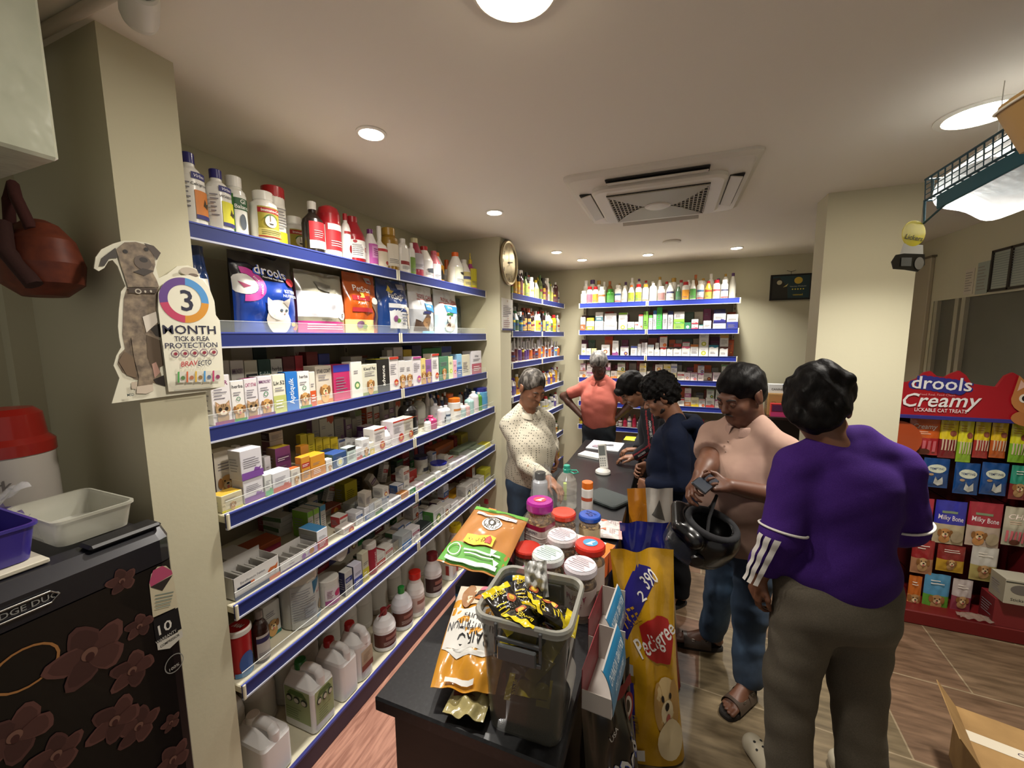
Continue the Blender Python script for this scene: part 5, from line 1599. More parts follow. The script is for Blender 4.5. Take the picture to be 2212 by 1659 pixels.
# corner rack: rows of bottles
G1 = [('#dcdad2', '#a81c20', '#b8b49c', 'white bottle with red cap'), ('#5c6a34', '#3a5a24', '#7a8a3c', 'olive bottle with green cap'), ('#1e1816', '#1a1614', '#d0a03a', 'black bottle with orange label'), ('#d8dade', '#2a4a94', '#b8c4d8', 'white bottle with blue cap'), ('#dedcd4', '#dedcd4', '#c9c4b0', 'white bottle with white cap'), ('#d8d4c0', '#c8b42a', '#c8c46a', 'white bottle with yellow label'), ('#4a1c20', '#d8d4d0', '#6a3a3c', 'maroon bottle with white cap')]
G2 = [('#dcdad4', '#b02024', '#c89a34', 'red capped bottle with amber label'), ('#dedcd6', '#2a7a3c', '#4a6a4c', 'green capped white bottle'), ('#1c2a34', '#dcdcd6', '#3a6a8a', 'dark bottle with blue label'), ('#dedcd6', '#e4e2dc', '#d0c83a', 'white bottle with yellow band'), ('#d8b02a', '#b8282c', '#c89a1c', 'yellow jar with red lid'), ('#c9c6bc', '#dcdad2', '#a8a48c', 'pale bottle'), ('#2a1c1c', '#a84a24', '#c8a05a', 'brown bottle with orange cap')]
G3 = [('#d8dcea', '#e0e2ea', '#5a7aa0', 'white long necked bottle with blue label'), ('#dcdade', '#e4e2e2', '#5a2a2c', 'white long necked bottle with brown label'), ('#e0dedc', '#e0dedc', '#5a3a7a', 'white long necked bottle with violet label'), ('#e0deda', '#e0deda', '#b8602a', 'white long necked bottle with orange label')]
G4 = [('#dcdad4', '#1c1c1c', '#d0d0c8', 'white bottle with black cap'), ('#d8a42a', '#dcdcd4', '#c8902a', 'amber yellow bottle'), ('#d8d4d0', '#3a2a80', '#5a4a8a', 'white bottle with violet cap'), ('#dcdad4', '#a82a24', '#c8c4b8', 'white bottle with red cap'), ('#d4d6d8', '#2a7a3c', '#c4c8bc', 'white bottle with green cap')]
hb = [(.19, .27), (.17, .24), (.16, .24), (.14, .2), (.11, .17), (.11, .17), (.1, .18)]
for i, (sh, P) in enumerate(zip(MID.shelves, [G1, G2, G3, G4, G4, G2, G4])):
    kw = dict(shapes=('neck',)) if i == 2 else {}
    fill(sh, sh.t0+.01, [rb(P, hb[i], (.028, .038) if i < 3 else (.027, .037), **kw)], 80+i, gap=.03, row='front row', tmax=.2)
    if i < 3:
        fill(sh, sh.t0+.11, [rb(P, (hb[i][0], hb[i][1]+.02), (.028, .036))], 90+i, gap=.25, row='back row', tmax=.26)
# ================================================================ things on the counter
def lay(o, p00, u, v, lift=0):
    """put an object built facing -y with its x axis along u and its z axis along v"""
    u, v = Vector(u).normalized(), Vector(v)
    v = (v-u*v.dot(u)).normalized()
    n = u.cross(v)
    o.matrix_world = Matrix(((u.x, -n.x, v.x, p00[0]), (u.y, -n.y, v.y, p00[1]), (u.z, -n.z, v.z, p00[2]), (0, 0, 0, 1)))
    return o


# grey translucent storage bin full of snack packets
t = thing('storage_bin', 'smoky clear plastic storage bin without lid, full of black and yellow packets', 'storage bin', (-.33, .972, CT), 2)
SM = glass('#55544c', .22, .5)
m = M()
lev = [(.195, .19, 0), (.20, .195, .006), (.215, .205, .15), (.235, .22, .325)]
m.loft([rrect(w, d, .035, z, 5) for w, d, z in lev], SM, (True, False))
m.loft([rrect(w-.006, d-.006, .033, z+.004, 5) for w, d, z in lev][::-1], SM, (False, True))
m.build('bin_body', t)
m = M()
RM = glass('#9a9a92', .2, .75)
m.loft([rrect(.236, .221, .036, .318, 5), rrect(.258, .243, .045, .322, 5), rrect(.262, .247, .046, .338, 5), rrect(.256, .241, .044, .344, 5), rrect(.236, .221, .036, .342, 5), rrect(.232, .217, .034, .318, 5)], RM, (False, False))
m.build('bin_rim', t)
for s, nm in ((-1, 'latch'), (1, 'latch')):
    m = M()
    y = s*.128
    g = glass('#55585a', .3, .9)
    m.box(-.062, min(y, y-s*.008), .29, .062, max(y, y-s*.008), .302, g, .002)
    for x in (-.062, .054):
        m.box(x, min(y, y-s*.008), .255, x+.008, max(y, y-s*.008), .336, g, .002)
    m.box(-.062, min(y+s*.004, y-s*.004), .246, .062, max(y+s*.004, y-s*.004), .257, g, .002)
    m.box(-.05, min(y+s*.012, y), .25, .05, max(y+s*.012, y), .29, g, .003)
    m.build(nm, t)
m = M()
m.sheet(lambda u, v: Vector((.1115+.004*math.sin(9*v), -.05+.08*u+.02*math.sin(7*v), .07+.2*v)), 4, 8, ('#b8b7b2', 'paper'))
m.build('paper_label', t)
random.seed(21)
pk = [('#17140f', '#d8c21c', 'NOODLE BONES'), ('#1a1612', '#d8c21c', 'CHEW BONES'), ('#5c1a1c', '#c8a41c', ''), ('#1d1a16', '#c8b01c', 'DOG TREAT')]
spots = [(-.01, -.052, .285, 8, 84, 0), (.062, .012, .29, 95, 72, 1), (-.03, .05, .30, 20, 66, 3), (.03, -.035, .245, 80, 86, 0), (-.03, .035, .235, 150, 86, 1), (.01, .03, .195, 30, 87, 2), (-.01, -.01, .15, 70, 87, 3), (.01, -.01, .105, 10, 88, 0), (-.01, .0, .05, 100, 88, 1), (-.055, -.045, .322, 60, 64, 1), (.01, -.06, .325, 170, 70, 0), (.058, -.04, .335, 130, 48, 1)]
nm = ['nearest the front latch', 'standing at the right side', 'back, under torn foil', 'low at the front right', 'low at the left', 'maroon, low at the back', 'in the middle of the pile', 'deep at the right', 'at the bottom', 'topmost at the left', 'topmost at the front', 'leaning on the right rim']
for i, (x, y, z, a, tl, k) in enumerate(spots):
    c, ye, tx = pk[k]
    o = pouch(.092, .128, .03, lambda u, v, c=c, ye=ye: ye if v < .3 or v > .85 else c, [('e', .7, .6, .16, .1, '#a8502a'), ('e', .7, .6, .1, .06, '#d8b03c'), ('t', .4, .8, .1, 'BONES', .5, 0, 'b', ye)]+lines(.1, .5, .35, .6, 3, ye), back=c, stand=False, seed=60+i, wr=.004, name='treat_packet')
    o.matrix_world = Matrix.Translation((-.33+x, .972+y, CT+z)) @ Matrix.Rotation(math.radians(a), 4, 'Z') @ Matrix.Rotation(math.radians(-tl), 4, 'X') @ Matrix.Translation((0, 0, -.064))
    tag(o, 'black and yellow dog treat packet in the smoky bin, '+nm[i], 'treat packet', 'treat packets in the bin')
o = pouch(.07, .10, .02, '#b9bab8', back='#8a8a88', stand=False, seed=77, wr=.012, name='torn_wrapper')
o.matrix_world = Matrix.Translation((-.345, 1.055, CT+.335)) @ Matrix.Rotation(.5, 4, 'Z') @ Matrix.Rotation(-.35, 4, 'X') @ Matrix.Translation((0, 0, -.05))
tag(o, 'torn silvery foil wrapper sticking up at the back of the smoky bin', 'wrapper')


def treat_jar(x, y, z, h, r, lid, body, lid_art, label, square=False, lab_art=None, fillc='#a8834a', name='treat_jar'):
    t = thing(name, label, 'jar', (x, y, z), -20)
    m = M()
    g = glass('#cfc0b0', .06, .22)
    if square:
        m.loft([rrect(r*1.75, r*1.75, r*.35, 0), rrect(r*1.86, r*1.86, r*.4, .01), rrect(r*1.86, r*1.86, r*.4, h*.72), rrect(r*1.6, r*1.6, r*.6, h*.82), rrect(r*1.4, r*1.4, r*.69, h*.86)], g)
    else:
        m.lathe([(r*.92, 0), (r*.97, .006), (r*.97, h*.76), (r*.9, h*.82), (r*.86, h*.86)], g, 28)
    m.build('clear_body', t)
    m = M()     # label sleeve
    if square:
        m.loft([rrect(r*1.88, r*1.88, r*.4, h*.18), rrect(r*1.88, r*1.88, r*.4, h*.6)], ('#c8bdb6', 'gloss'), (False, False))
        for k in range(4):
            m.loft([rrect(r*1.9, r*1.9, r*.41, h*(.24+.08*k)), rrect(r*1.93, r*1.93, r*.41, h*(.25+.08*k)), rrect(r*1.9, r*1.9, r*.41, h*(.26+.08*k))], ('#cfc6c0', 'gloss'), (False, False))
        m.loft([rrect(r*1.89, r*1.89, r*.4, h*.6), rrect(r*1.89, r*1.89, r*.4, h*.67)], ('#8c1d3c', 'gloss'), (False, False))
        art(m, [('t', .5, .5, .8, 'PUREPET', .8, 0, 'b', '#3a2a4a')], flat((-r*.9, -r*.945, h*.53), (r*1.8, 0, 0), (0, 0, h*.05)), .001, r*1.8/(h*.05), 1)
    else:
        m.lathe([(r*.975, h*.15), (r*.98, h*.16), (r*.98, h*.62), (r*.975, h*.63)], (body, 'gloss'), 28, caps=(False, False))
        if lab_art:
            art(m, lab_art, cyl(r*.98+.0006, h*.16, h*.62, -75, 75), .0006, 2.2*r/(h*.46), 10)
    m.build('label', t)
    m = M()
    rr = random.Random(int(x*1000))
    for zz in ([h*.03, h*.1, h*.14] if square else [h*.03, h*.09])+[h*.64, h*.69, h*.73, h*.76]:
        for k in range(16):
            a, q = rr.uniform(0, 6.28), r*.78*rr.random()**.5
            m.ell((q*math.cos(a), q*math.sin(a), zz+.004), (.009, .006, .006), (fillc, 'matte') if k % 3 else ('#c9a86a', 'matte'), 7, 5)
    m.lathe([(r*.8, .01), (r*.8, h*.62)], (fillc, 'matte'), 16)
    tag(m.build('treats', t), None, None, None, 'stuff')
    m = M()
    k = [1 if j % 2 else .975 for j in range(56)]
    R = lambda s, z: [(r*s*k[j]*math.cos(2*PI*j/56), r*s*k[j]*math.sin(2*PI*j/56), z) for j in range(56)]
    m.loft([R(.97, h*.85), R(1.0, h*.87), R(1.0, h*.965), R(.93, h), R(.5, h*1.004)], (lid, 'gloss'))
    art(m, lid_art, lambda X, Y, L: Vector(((X-.5)*2*r*.9, (Y-.5)*2*r*.9, h*1.004+.001+L)), .0006, 1, 1)
    m.build('lid', t)
    return t


swirl = [('p', [(.42, .3), (.5, .62), (.62, .7), (.56, .5), (.66, .42)], '#f0e8e4')]
paper = [('e', .5, .5, .5, .5, '#d2ccd0')]+[('r', .1+.1*(i % 2), .16+.1*i, .85-.07*(i % 3), .19+.1*i, '#a8929c') for i in range(7)]
paperg = [('e', .5, .5, .5, .5, '#cdd6d2')]+[('r', .1+.1*(i % 2), .16+.1*i, .85-.07*(i % 3), .19+.1*i, '#8fa8a2') for i in range(7)]
treat_jar(-.535, 1.69, CT, .30, .062, '#9c1f86', '#c9bcb6', [('e', .5, .5, .26, .26, '#d8404a')]+swirl, 'tall square treat jar with magenta lid and pleated label', True)
treat_jar(-.465, 1.855, CT, .185, .062, '#c83a26', '#b8a090', [], 'clear biscuit jar with plain red lid behind the tall jar', fillc='#7a4a34')
treat_jar(-.345, 1.915, CT, .165, .055, '#1d4aa8', '#c8b48c', [('t', .5, .64, .16, 'Surface', .7, 170, 'bi', '#0f2a70'), ('t', .5, .4, .22, 'Cat', .5, 170, 'b', '#0f1f60')], 'clear jar of pale biscuits with blue lid', fillc='#c8a870')
treat_jar(-.405, 1.60, CT, .20, .066, '#d8d2d4', '#a83a50', paper, 'white printed lid jar, the farthest of the three', fillc='#8a5a3c')
treat_jar(-.42, 1.435, CT, .20, .064, '#d4dad6', '#7a8a5a', paperg, 'jar with pale green printed lid, beside the bin', fillc='#8a7a4a')
treat_jar(-.285, 1.405, CT, .20, .062, '#dad4da', '#c4b8ae', paper, 'white printed lid jar with puppy label, at the counter edge', fillc='#6a5030',
          lab_art=[('t', .6, .72, .22, 'PUPPY', .5, 0, 'b', '#8a2a4c'), ('t', .6, .45, .16, 'treat', .4, 0, 'i', '#8a2a4c')]+dog_pic(.6, .2, .3, 2.0, '#b8803c'))
treat_jar(-.278, 1.56, CT, .205, .062, '#c42a1e', '#c8b8b0', [('e', .5, .52, .27, .27, '#4a90b8')]+swirl, 'jar with red lid and round blue sticker', fillc='#9a7440')
treat_jar(-.44, 1.30, CT, .19, .062, '#c21f7e', '#b8a8a8', [('e', .5, .5, .24, .24, '#d8404a')]+swirl, 'jar with bright pink lid right behind the bin', fillc='#8a5a3c')
treat_jar(-.535, 1.52, CT, .16, .06, '#a82a1e', '#9c8a80', [], 'low jar with dull red lid at the foot of the tall jar', fillc='#7a5a3a')

# big kraft coloured biscuit bag lying on boxes
B0 = Vector((-.83, 1.70, .985))
kb = [('r', 0, .72, 1, .98, '#4c8f2c'), ('r', 0, 0, 1, .07, '#5a9c34'), ('e', .5, .36, .17, .12, '#e4e0da'), ('e', .5, .36, .14, .1, .9, '#2a241e'), ('t', .5, .42, .05, 'CUTLET' if 0 else 'STUFF', .22, 0, 'b', '#2a241e'), ('t', .5, .3, .05, 'DOG', .2, 0, 'b', '#2a241e'), ('e', .5, .36, .07, .045, '#3a342e'), ('e', .5, .37, .03, .03, '#cfc8be'), ('r', .14, .17, .86, .23, '#dedad2'), ('t', .5, .2, .028, 'A nutritious snack', .6, 0, 'i', '#5a544c'), ('t', .35, .11, .03, 'MUTTON', .3, 0, 'b', '#3a2418'),
      ('r', .3, .6, .78, .72, '#e0b82a'), ('t', .58, .66, .055, 'KF PETS', .3, 0, 'b', '#5a1c14'), ('p', [(.34, .7), (.44, .7), (.44, .65), (.39, .61), (.34, .65)], '#a83024'), ('e', .84, .84, .1, .07, .85, '#d8e2cc'), ('r', .12, .8, .7, .82, '#e2ecd8'), ('r', .2, .85, .66, .865, '#e2ecd8'), ('r', .1, .93, .9, .975, '#dfe6d6'), ('p', [(.2, .76), (.26, .84), (.3, .75)], '#dfe8d2'), ('p', [(.1, .88), (.14, .95), (.2, .87)], '#dfe8d2'), ('r', .6, .03, .74, .06, '#c8702a')]
o = pouch(.26, .43, .06, '#a8733f', kb, back='#9a6a3a', stand=False, seed=5, wr=.006, pinch=.02, kind='gloss', name='biscuit_bag')
uu, vv = Vector((-.97, -.10, .12)), Vector((.11, -.98, -.0))
lay(o, (-.715, 1.67, 1.02), uu, vv+Vector((0, 0, -.08)))
tag(o, 'large brown and green dog biscuit bag lying upside down across the boxes', 'biscuit bag')
# support under it
o = carton(.16, .22, .10, '#2a2c30', [('r', 0, .0, 1, .55, '#a9a69e'), ('r', 0, .55, 1, .66, '#3a6a9c'), ('t', .5, .28, .3, 'PUREPET', .8, 0, 'b', '#2a5a8c'), ('t', .5, .82, .2, 'PUREPET', .7, 0, 'b', '#15161a')], '#26282c', name='food_carton')
o.location = (-.665, 1.37, CT)
o.rotation_euler = (0, 0, .06)
tag(o, 'dark grey pet food carton with blue lettering under the biscuit bag', 'carton')
o = carton(.13, .22, .15, '#b8402c', [('r', 0, 0, 1, .6, '#d0a52c')], '#8a2a3c', name='food_carton')
o.location = (-.70, 1.61, CT)
o.rotation_euler = (0, 0, .12)
tag(o, 'red and yellow carton holding up the far end of the biscuit bag', 'carton')
o = pouch(.10, .16, .03, '#c9ced6', [('t', .5, .5, .12, 'PUREPET', .8, 0, 'b', '#2a6ab0'), ('r', .0, .75, 1, 1, '#2c80c8')], back='#c0c4ca', stand=False, seed=9, name='food_pouch')
o.location = (-.545, 1.335, CT+.001)
o.rotation_euler = (0, 0, .3)
tag(o, 'white and bright blue pouch wedged beside the bin', 'pouch')
ba = [('r', .03, .3, .97, .70, '#c4c2bc'), ('p', [(.03, .7), (.97, .7), (.7, .77), (.3, .75)], '#c4c2bc'), ('t', .5, .62, .10, 'BAIRO', .5, 0, 'b', '#1c1a1a'), ('t', .5, .5, .085, 'REAL NUTRITION', .9, 0, '', '#26242a'), ('t', .5, .4, .05, 'BISCUITS', .45, 0, '', '#26242a'),
      ('e', .5, .12, .36, .16, '#c9b49a'), ('e', .24, .14, .12, .15, '#8a6038'), ('e', .76, .14, .12, .15, '#8a6038'), ('e', .5, .18, .14, .06, '#a8602c'), ('e', .5, .11, .13, .06, '#4a3c38'), ('e', .38, .15, .035, .02, '#120e0c'), ('e', .62, .15, .035, .02, '#120e0c'), ('e', .5, .055, .09, .04, '#c4687a'), ('r', .35, .93, .8, .97, '#d0cdc8')]
o = pouch(.19, .36, .06, lambda u, v: '#c4892a' if v > .2 else '#cdbfae', ba, back='#b87f24', stand=False, seed=12, wr=.009, kind='foil', name='biscuit_bag', pinch=-.12)
lay(o, (-.595, 1.235, CT+.135), (-.97, -.24, .0), (-.06, -.96, -.20))
tag(o, 'ochre and silver dog biscuit bag lying upside down left of the bin', 'biscuit bag')
o = pouch(.15, .20, .04, lambda u, v: '#6a3a36' if v > .3 else '#8a5a50', [('e', .5, .5, .3, .2, '#8a6a3a')], back='#5a2c2c', stand=False, seed=15, wr=.008, name='treat_bag')
lay(o, (-.54, 1.10, CT+.036), (-.9, -.35, 0), (.1, -.95, .02))
tag(o, 'dull maroon treat bag lying under the ochre biscuit bag', 'treat bag')
o = pouch(.12, .15, .03, '#a89c6a', [('e', .5, .5, .3, .2, '#5a4a2a')], back='#8a8050', stand=False, seed=16, wr=.008, name='treat_bag')
lay(o, (-.505, 1.00, CT+.026), (-.9, -.1, 0), (.0, -.95, .0))
tag(o, 'pale yellow treat bag lying flat at the foot of the bin', 'treat bag')


def gravy(x, y, z, rz, label):
    t = thing('gravy_carton', label, 'carton', (x, y, z), rz)
    m = M()
    w, d, h = .085, .20, .12
    k = .002
    m.box(-w/2, -d/2, 0, w/2, d/2, k, '#c8c2bc')
    m.box(-w/2, -d/2, 0, -w/2+k, d/2, h, ('#7a1620', 'paper'))
    m.box(-w/2, -d/2, 0, w/2, -d/2+k, h*.5, '#b4aca4')
    m.box(-w/2, d/2-k, 0, w/2, d/2, h, ('#b8b0a8', 'paper'))
    m.build('tray', t)
    m = M()

    def P(u, v, L=0):
        a = v*1.25
        return Vector((w/2+.004-.05*(1-math.cos(a))*1.0+L*math.cos(a), -d/2+d*u, .01+.13*math.sin(a)/.95+L*math.sin(a)))
    m.sheet(lambda u, v: P(u, v), 4, 8, ('#2c86b8', 'gloss'))
    m.sheet(lambda u, v: P(1-u, v, -.002), 4, 8, ('#dcd6d0', 'paper'))
    art(m, [('r', 0, .93, 1, 1, '#d8d4d0'), ('t', .5, .56, .22, 'CHUNKS IN GRAVY FOR', .86, 0, 'b', '#e6f0f4'), ('t', .5, .28, .13, 'ADULT - GRAIN FREE', .6, 0, 'i', '#dcecf4')], P, .0006, d/.15, 12)
    m.build('front_flap', t)
    return t


gravy(-.150, 1.115, CT, -4, 'open carton with blue curved front flap, the nearer of two beside the bin')
gravy(-.172, 1.325, CT, -4, 'open carton with blue curved front flap, behind the nearer one')

# bottles, pouch and papers further back
o = bottle(.20, .034, '#dad7d2', '#d86c1c', 'spray', LB('#d8d4d0', '', c1='#b04a2c', y=.9), name='spray_can')
o.location = (-.425, 2.265, CT)
tag(o, 'white spray can with orange cap standing on the counter', 'spray can')
t = thing('water_bottle', 'large clear water bottle with teal cap and strap', 'bottle', (-.565, 2.33, CT))
m = M()
m.lathe([(.058, 0), (.063, .01), (.061, .05), (.063, .06), (.06, .09), (.063, .1), (.063, .15), (.055, .18), (.03, .215), (.02, .222)], glass('#d8d6cc', .05, .25), 26)
m.build('body', t)
m = M()
m.lathe([(.022, .218), (.023, .24), (.02, .242), (.02, .262), (.017, .265)], ('#2f9a84', 'gloss'), 20)
m.build('cap', t)
m = M()
m.tube([(.02, 0, .225), (.05, -.02, .222), (.08, -.03, .236), (.06, .0, .238), (.02, .01, .23)], .004, ('#3aa890', 'gloss'), 8)
m.build('strap', t)
o = bottle(.24, .045, '#b9bcc2', '#161514', 'jar', None, name='pump_bottle')
o.location = (-.70, 2.22, CT)
tag(o, 'grey bottle with black head inside clear plastic', 'bottle')
m = M()
rr = random.Random(4)
m.sheet(lambda u, v: Vector(((.075-.03*v+.008*math.sin(9*v+11*u*6.28))*math.cos(6.283*u), (.065-.02*v+.008*math.sin(7*v+5*u*6.28))*math.sin(6.283*u), .005+.27*v)), 40, 14, glass('#c4c6c6', .08, .16))
o = m.build('plastic_wrap')
o.location = (-.69, 2.22, CT)
tag(o, 'crinkled clear plastic bag wrapped round the black headed bottle', 'plastic bag')
o = carton(.02, .03, .11, '#a8c43a', None, '#b8d048', name='lime_tube')
o.location = (-.60, 2.43, CT)
o.rotation_euler = (0, math.radians(0), .3)
tag(o, 'lime green tube behind the plastic wrapped bottle', 'tube')
m = M()
a, b, c, d = at(1282, 1075, 'Z', CT), at(1330, 1110, 'Z', CT), at(1382, 1078, 'Z', CT), at(1325, 1056, 'Z', CT)
ctr = (a+b+c+d)/4
m.loft([rrect(.25, .20, .025, 0, 5), rrect(.26, .21, .03, .006, 5), rrect(.26, .21, .03, .018, 5), rrect(.245, .195, .025, .024, 5)], noise_mat('charcoal_sleeve', ['#2c3232', '#39403f'], 300, .75, 3, bump=.2))
o = m.build('laptop_sleeve')
o.location = (-.345, 2.52, CT)
o.rotation_euler = (0, 0, math.radians(-28))
tag(o, 'dark grey padded sleeve lying on the counter', 'laptop sleeve')
for i, (x, y, z, a, c, la) in enumerate([(-.28, 2.13, CT+.0, -15, '#d2cbc8', 'white packet with pink crimped end, lower of two'), (-.27, 2.025, CT+.0, -5, '#d0c8c6', 'white packet with pink crimped end, nearer of two')]):
    o = pouch(.10, .16, .028, c, [('r', .0, .9, 1, 1, '#d09a94'), ('r', .2, .3, .4, .5, '#c06a4a')]+lines(.2, .8, .6, .8, 3, '#b09a9c'), back='#c8c0bc', stand=False, seed=40+i, wr=.004, name='wipes_packet')
    lay(o, (x-.09, y, z+.016), (.15, -1, 0), (1, .15+.1*i, .0))
    tag(o, la, 'packet')
o = carton(.20, .13, .10, '#d6d2cc', [('r', .82, 0, 1, 1, '#d8701f'), ('t', .6, .55, .34, 'PUREPET', .4, 0, 'b', '#3a6aa8'), ('r', .5, .1, .62, .35, '#c8502c'), ('p', [(.1, .5), (.3, .8), (.4, .6)], '#4a4642')], '#d0602a', '#d2cec8', name='food_carton')
o.location = (-.315, 1.735, CT)
o.rotation_euler = (0, 0, math.radians(-14))
tag(o, 'white and orange pet food carton behind the printed lid jars', 'carton')
art_m = M()
art(art_m, [('r', .8, 0, 1, 1, '#d8701f'), ('t', .68, .5, .3, 'PUREPET', .6, 90, 'b', '#3a6aa8'), ('r', .45, .1, .58, .4, '#c8502c'), ('p', [(.1, .55), (.3, .85), (.38, .6)], '#4a4642')], flat((-.10, -.065, .1002), (.2, 0, 0), (0, .13, 0)), .0004, 1.5, 1)
art_m.build('top_print', o)
o = carton(.05, .06, .06, '#d8c42a', None, '#c8b01c', '#dccc34', name='yellow_carton')
o.location = (-.465, 1.745, CT)
o.rotation_euler = (0, 0, .5)
tag(o, 'low yellow carton between the tall jar and the red lidded jar', 'carton')
# card reader stand
t = thing('card_reader', 'white card reader leaning on its round dock', 'card reader', (-.45, 3.02, CT), -20)
m = M()
m.lathe([(.055, 0), (.058, .006), (.056, .02), (.04, .032), (.02, .036)], ('#d4d2cc', 'satin'), 26)
m.build('dock', t)
m = M()
m.T = Matrix.Translation((0, .02, .03)) @ Matrix.Rotation(math.radians(-12), 4, 'X') @ Matrix.Rotation(math.radians(-14), 4, 'Y')
m.box(-.035, -.009, 0, .035, .009, .19, ('#cfcdc6', 'satin'), .006)
m.box(-.027, -.0095, .1, .027, -.008, .175, ('#6a6e6c', 'gloss'))
for i in range(12):
    m.box(-.024+.018*(i % 3), -.0105, .02+.018*(i//3), -.012+.018*(i % 3), -.009, .03+.018*(i//3), ('#8a8c88', 'matte'))
m.build('reader', t)


def paperstack(name, label, x, y, w, d, h, rz, top, cat, extra=None):
    m = M()
    m.box(-w/2, -d/2, 0, w/2, d/2, h, (top, 'paper'), .001)
    art(m, (extra or lines(.08, .92, .1, .9, 9, '#a9acb4')), flat((-w/2, -d/2, h), (w, 0, 0), (0, d, 0)), .0004, w/d, 1)
    o = m.build(name)
    o.location = (x, y, CT)
    o.rotation_euler = (0, 0, math.radians(rz))
    return tag(o, label, cat)


paperstack('open_register', 'open white ruled register on the counter', -.545, 3.78, .30, .30, .012, -4, '#d6d8dc', 'register', [('r', .49, 0, .51, 1, '#9a9ca4')]+lines(.05, .46, .1, .9, 9, '#a8acb8')+lines(.55, .95, .1, .9, 9, '#a8acb8'))
paperstack('bill_book', 'small white bill book beside the register', -.61, 3.42, .20, .13, .02, -18, '#d4d4d2', 'bill book')
paperstack('magazine', 'yellow magazine with green leaf picture on the counter', -.265, 4.15, .28, .16, .006, -3, '#cfc62a', 'magazine', [('p', [(.2, .1), (.4, .8), (.9, .9), (.95, .2)], '#a8c04a'), ('p', [(.3, .3), (.45, .7), (.7, .5)], '#3a5a2a'), ('p', [(.6, .2), (.85, .75), (.9, .3)], '#2c4a2c')])
m = M()
for i, dx in enumerate((0, .012)):
    m.tube([(-.07, dx, .012), (.07, .02+dx, .02)], .006, ('#3a3438', 'gloss'), 8)
    break
o = m.build('pen')
o.location = (-.535, 3.74, CT+.006)
tag(o, 'dark pen lying across the open register', 'pen')
m = M()
m.box(-.03, -.05, 0, .03, .05, .008, ('#8a7a84', 'satin'), .003)
o = m.build('spectacle_case')
o.location = (-.60, 3.70, CT+.0125)
o.rotation_euler = (0, 0, 1.3)
tag(o, 'mauve grey case resting on the open register', 'case')

# ---------------------------------------------------------------- sacks on the floor along the counter
ped = [('p', [(.0, .62), (.14, .60), (.66, .86), (.62, .92), (.4, .95), (0, .72)], '#241c78'), ('t', .22, .70, .075, 'FREE', .3, 32, 'b', '#c8961c'), ('t', .44, .80, .05, '2', .1, 32, 'b', '#efece4'), ('t', .58, .875, .07, '390', .24, 36, 'b', '#efece4'),
       ('p', [(.36, .66), (.5, .70), (.66, .72), (.86, .69), (.93, .60), (.84, .5), (.62, .5), (.42, .55)], '#a3201c'), ('t', .64, .60, .085, 'Pedigree', .72, 28, 'b', '#e9e6e0'),
       ('e', .74, .32, .2, .12, '#cdb27e'), ('e', .60, .31, .08, .11, '#b08a50'), ('e', .88, .31, .08, .11, '#b08a50'), ('e', .74, .28, .11, .06, '#e0cfa8'), ('e', .67, .35, .025, .015, '#1c120c'), ('e', .81, .35, .025, .015, '#1c120c'), ('e', .74, .31, .04, .02, '#1c120c'), ('e', .75, .245, .04, .025, '#b85a50'), ('e', .76, .14, .22, .1, '#d6c49c'),
       ('r', .0, .02, .2, .40, '#2a2170'), ('t', .1, .2, .09, 'FREE 2', .3, -84, 'b', '#9c7a2a'), ('r', .05, .44, .2, .5, '#b8b4b0'), ('r', .2, .03, .34, .08, '#d8d4cc')]
o = pouch(.27, .93, .15, '#c2931c', ped, back='#241c6c', stand=True, seed=3, wr=.012, pinch=.28, name='food_sack')
o.location = (-.012, 1.70, .001)
o.rotation_euler = (math.radians(-3), math.radians(-4), math.radians(14))
tag(o, 'tall yellow dog food sack leaning along the counter front', 'food sack')
o = pouch(.27, .88, .14, lambda u, v: '#1c1f6a' if v > .35 or u < .3 else '#a83424', [('e', .7, .55, .2, .1, '#b89058'), ('e', .72, .4, .16, .07, '#8a7a70'), ('p', [(.5, .3), (.9, .36), (.9, .2), (.55, .18)], '#b8382a')], back='#1c1f5c', stand=True, seed=8, wr=.012, pinch=.25, name='food_sack')
o.location = (-.02, 2.08, .001)
o.rotation_euler = (math.radians(-3), math.radians(-4), math.radians(12))
tag(o, 'navy blue and red dog food sack behind the yellow one', 'food sack')
o = pouch(.27, .93, .14, lambda u, v: '#b8751c' if u < .42 else '#a8a39a', [('e', .8, .5, .1, .12, '#5a4438'), ('e', .78, .72, .12, .06, '#5c4c44'), ('p', [(.5, .84), (.8, .8), (.7, .93)], '#4a4844')], back='#98948a', stand=True, seed=14, wr=.012, pinch=.25, name='food_sack')
o.location = (-.03, 2.44, .001)
o.rotation_euler = (math.radians(-3), math.radians(-3), math.radians(12))
tag(o, 'grey and orange dog food sack, third along the counter', 'food sack')
dr = [('t', .55, .66, .17, 'drools', .62, 24, 'b', '#2a4ab0'), ('t', .55, .665, .15, 'drools', .58, 24, 'b', '#d8d6d2'), ('t', .4, .82, .03, 'REAL CHICKEN' if 0 else 'USA', .16, 25, 'b', '#c8c6c2'), ('r', .6, .50, .8, .58, '#b8b6a8'), ('r', .6, .50, .8, .52, '#4a8a3c'), ('e', .35, .17, .22, .05, '#7c2460'), ('p', [(.7, .3), (1, .2), (1, .02), (.72, .02)], '#8a2020'), ('e', .84, .82, .13, .055, '#8a1c1c'), ('e', .84, .82, .085, .04, '#c8beb4'), ('e', .84, .82, .05, .025, '#3a2c20'), ('r', .6, .9, .95, .94, '#7a1a1c')]
o = pouch(.28, .76, .15, '#0e0d0e', dr, back='#0c0b0c', stand=True, seed=18, wr=.012, pinch=.2, name='food_sack', kind='gloss')
o.location = (-.125, 1.17, .001)
o.rotation_euler = (math.radians(-2), 0, math.radians(66))
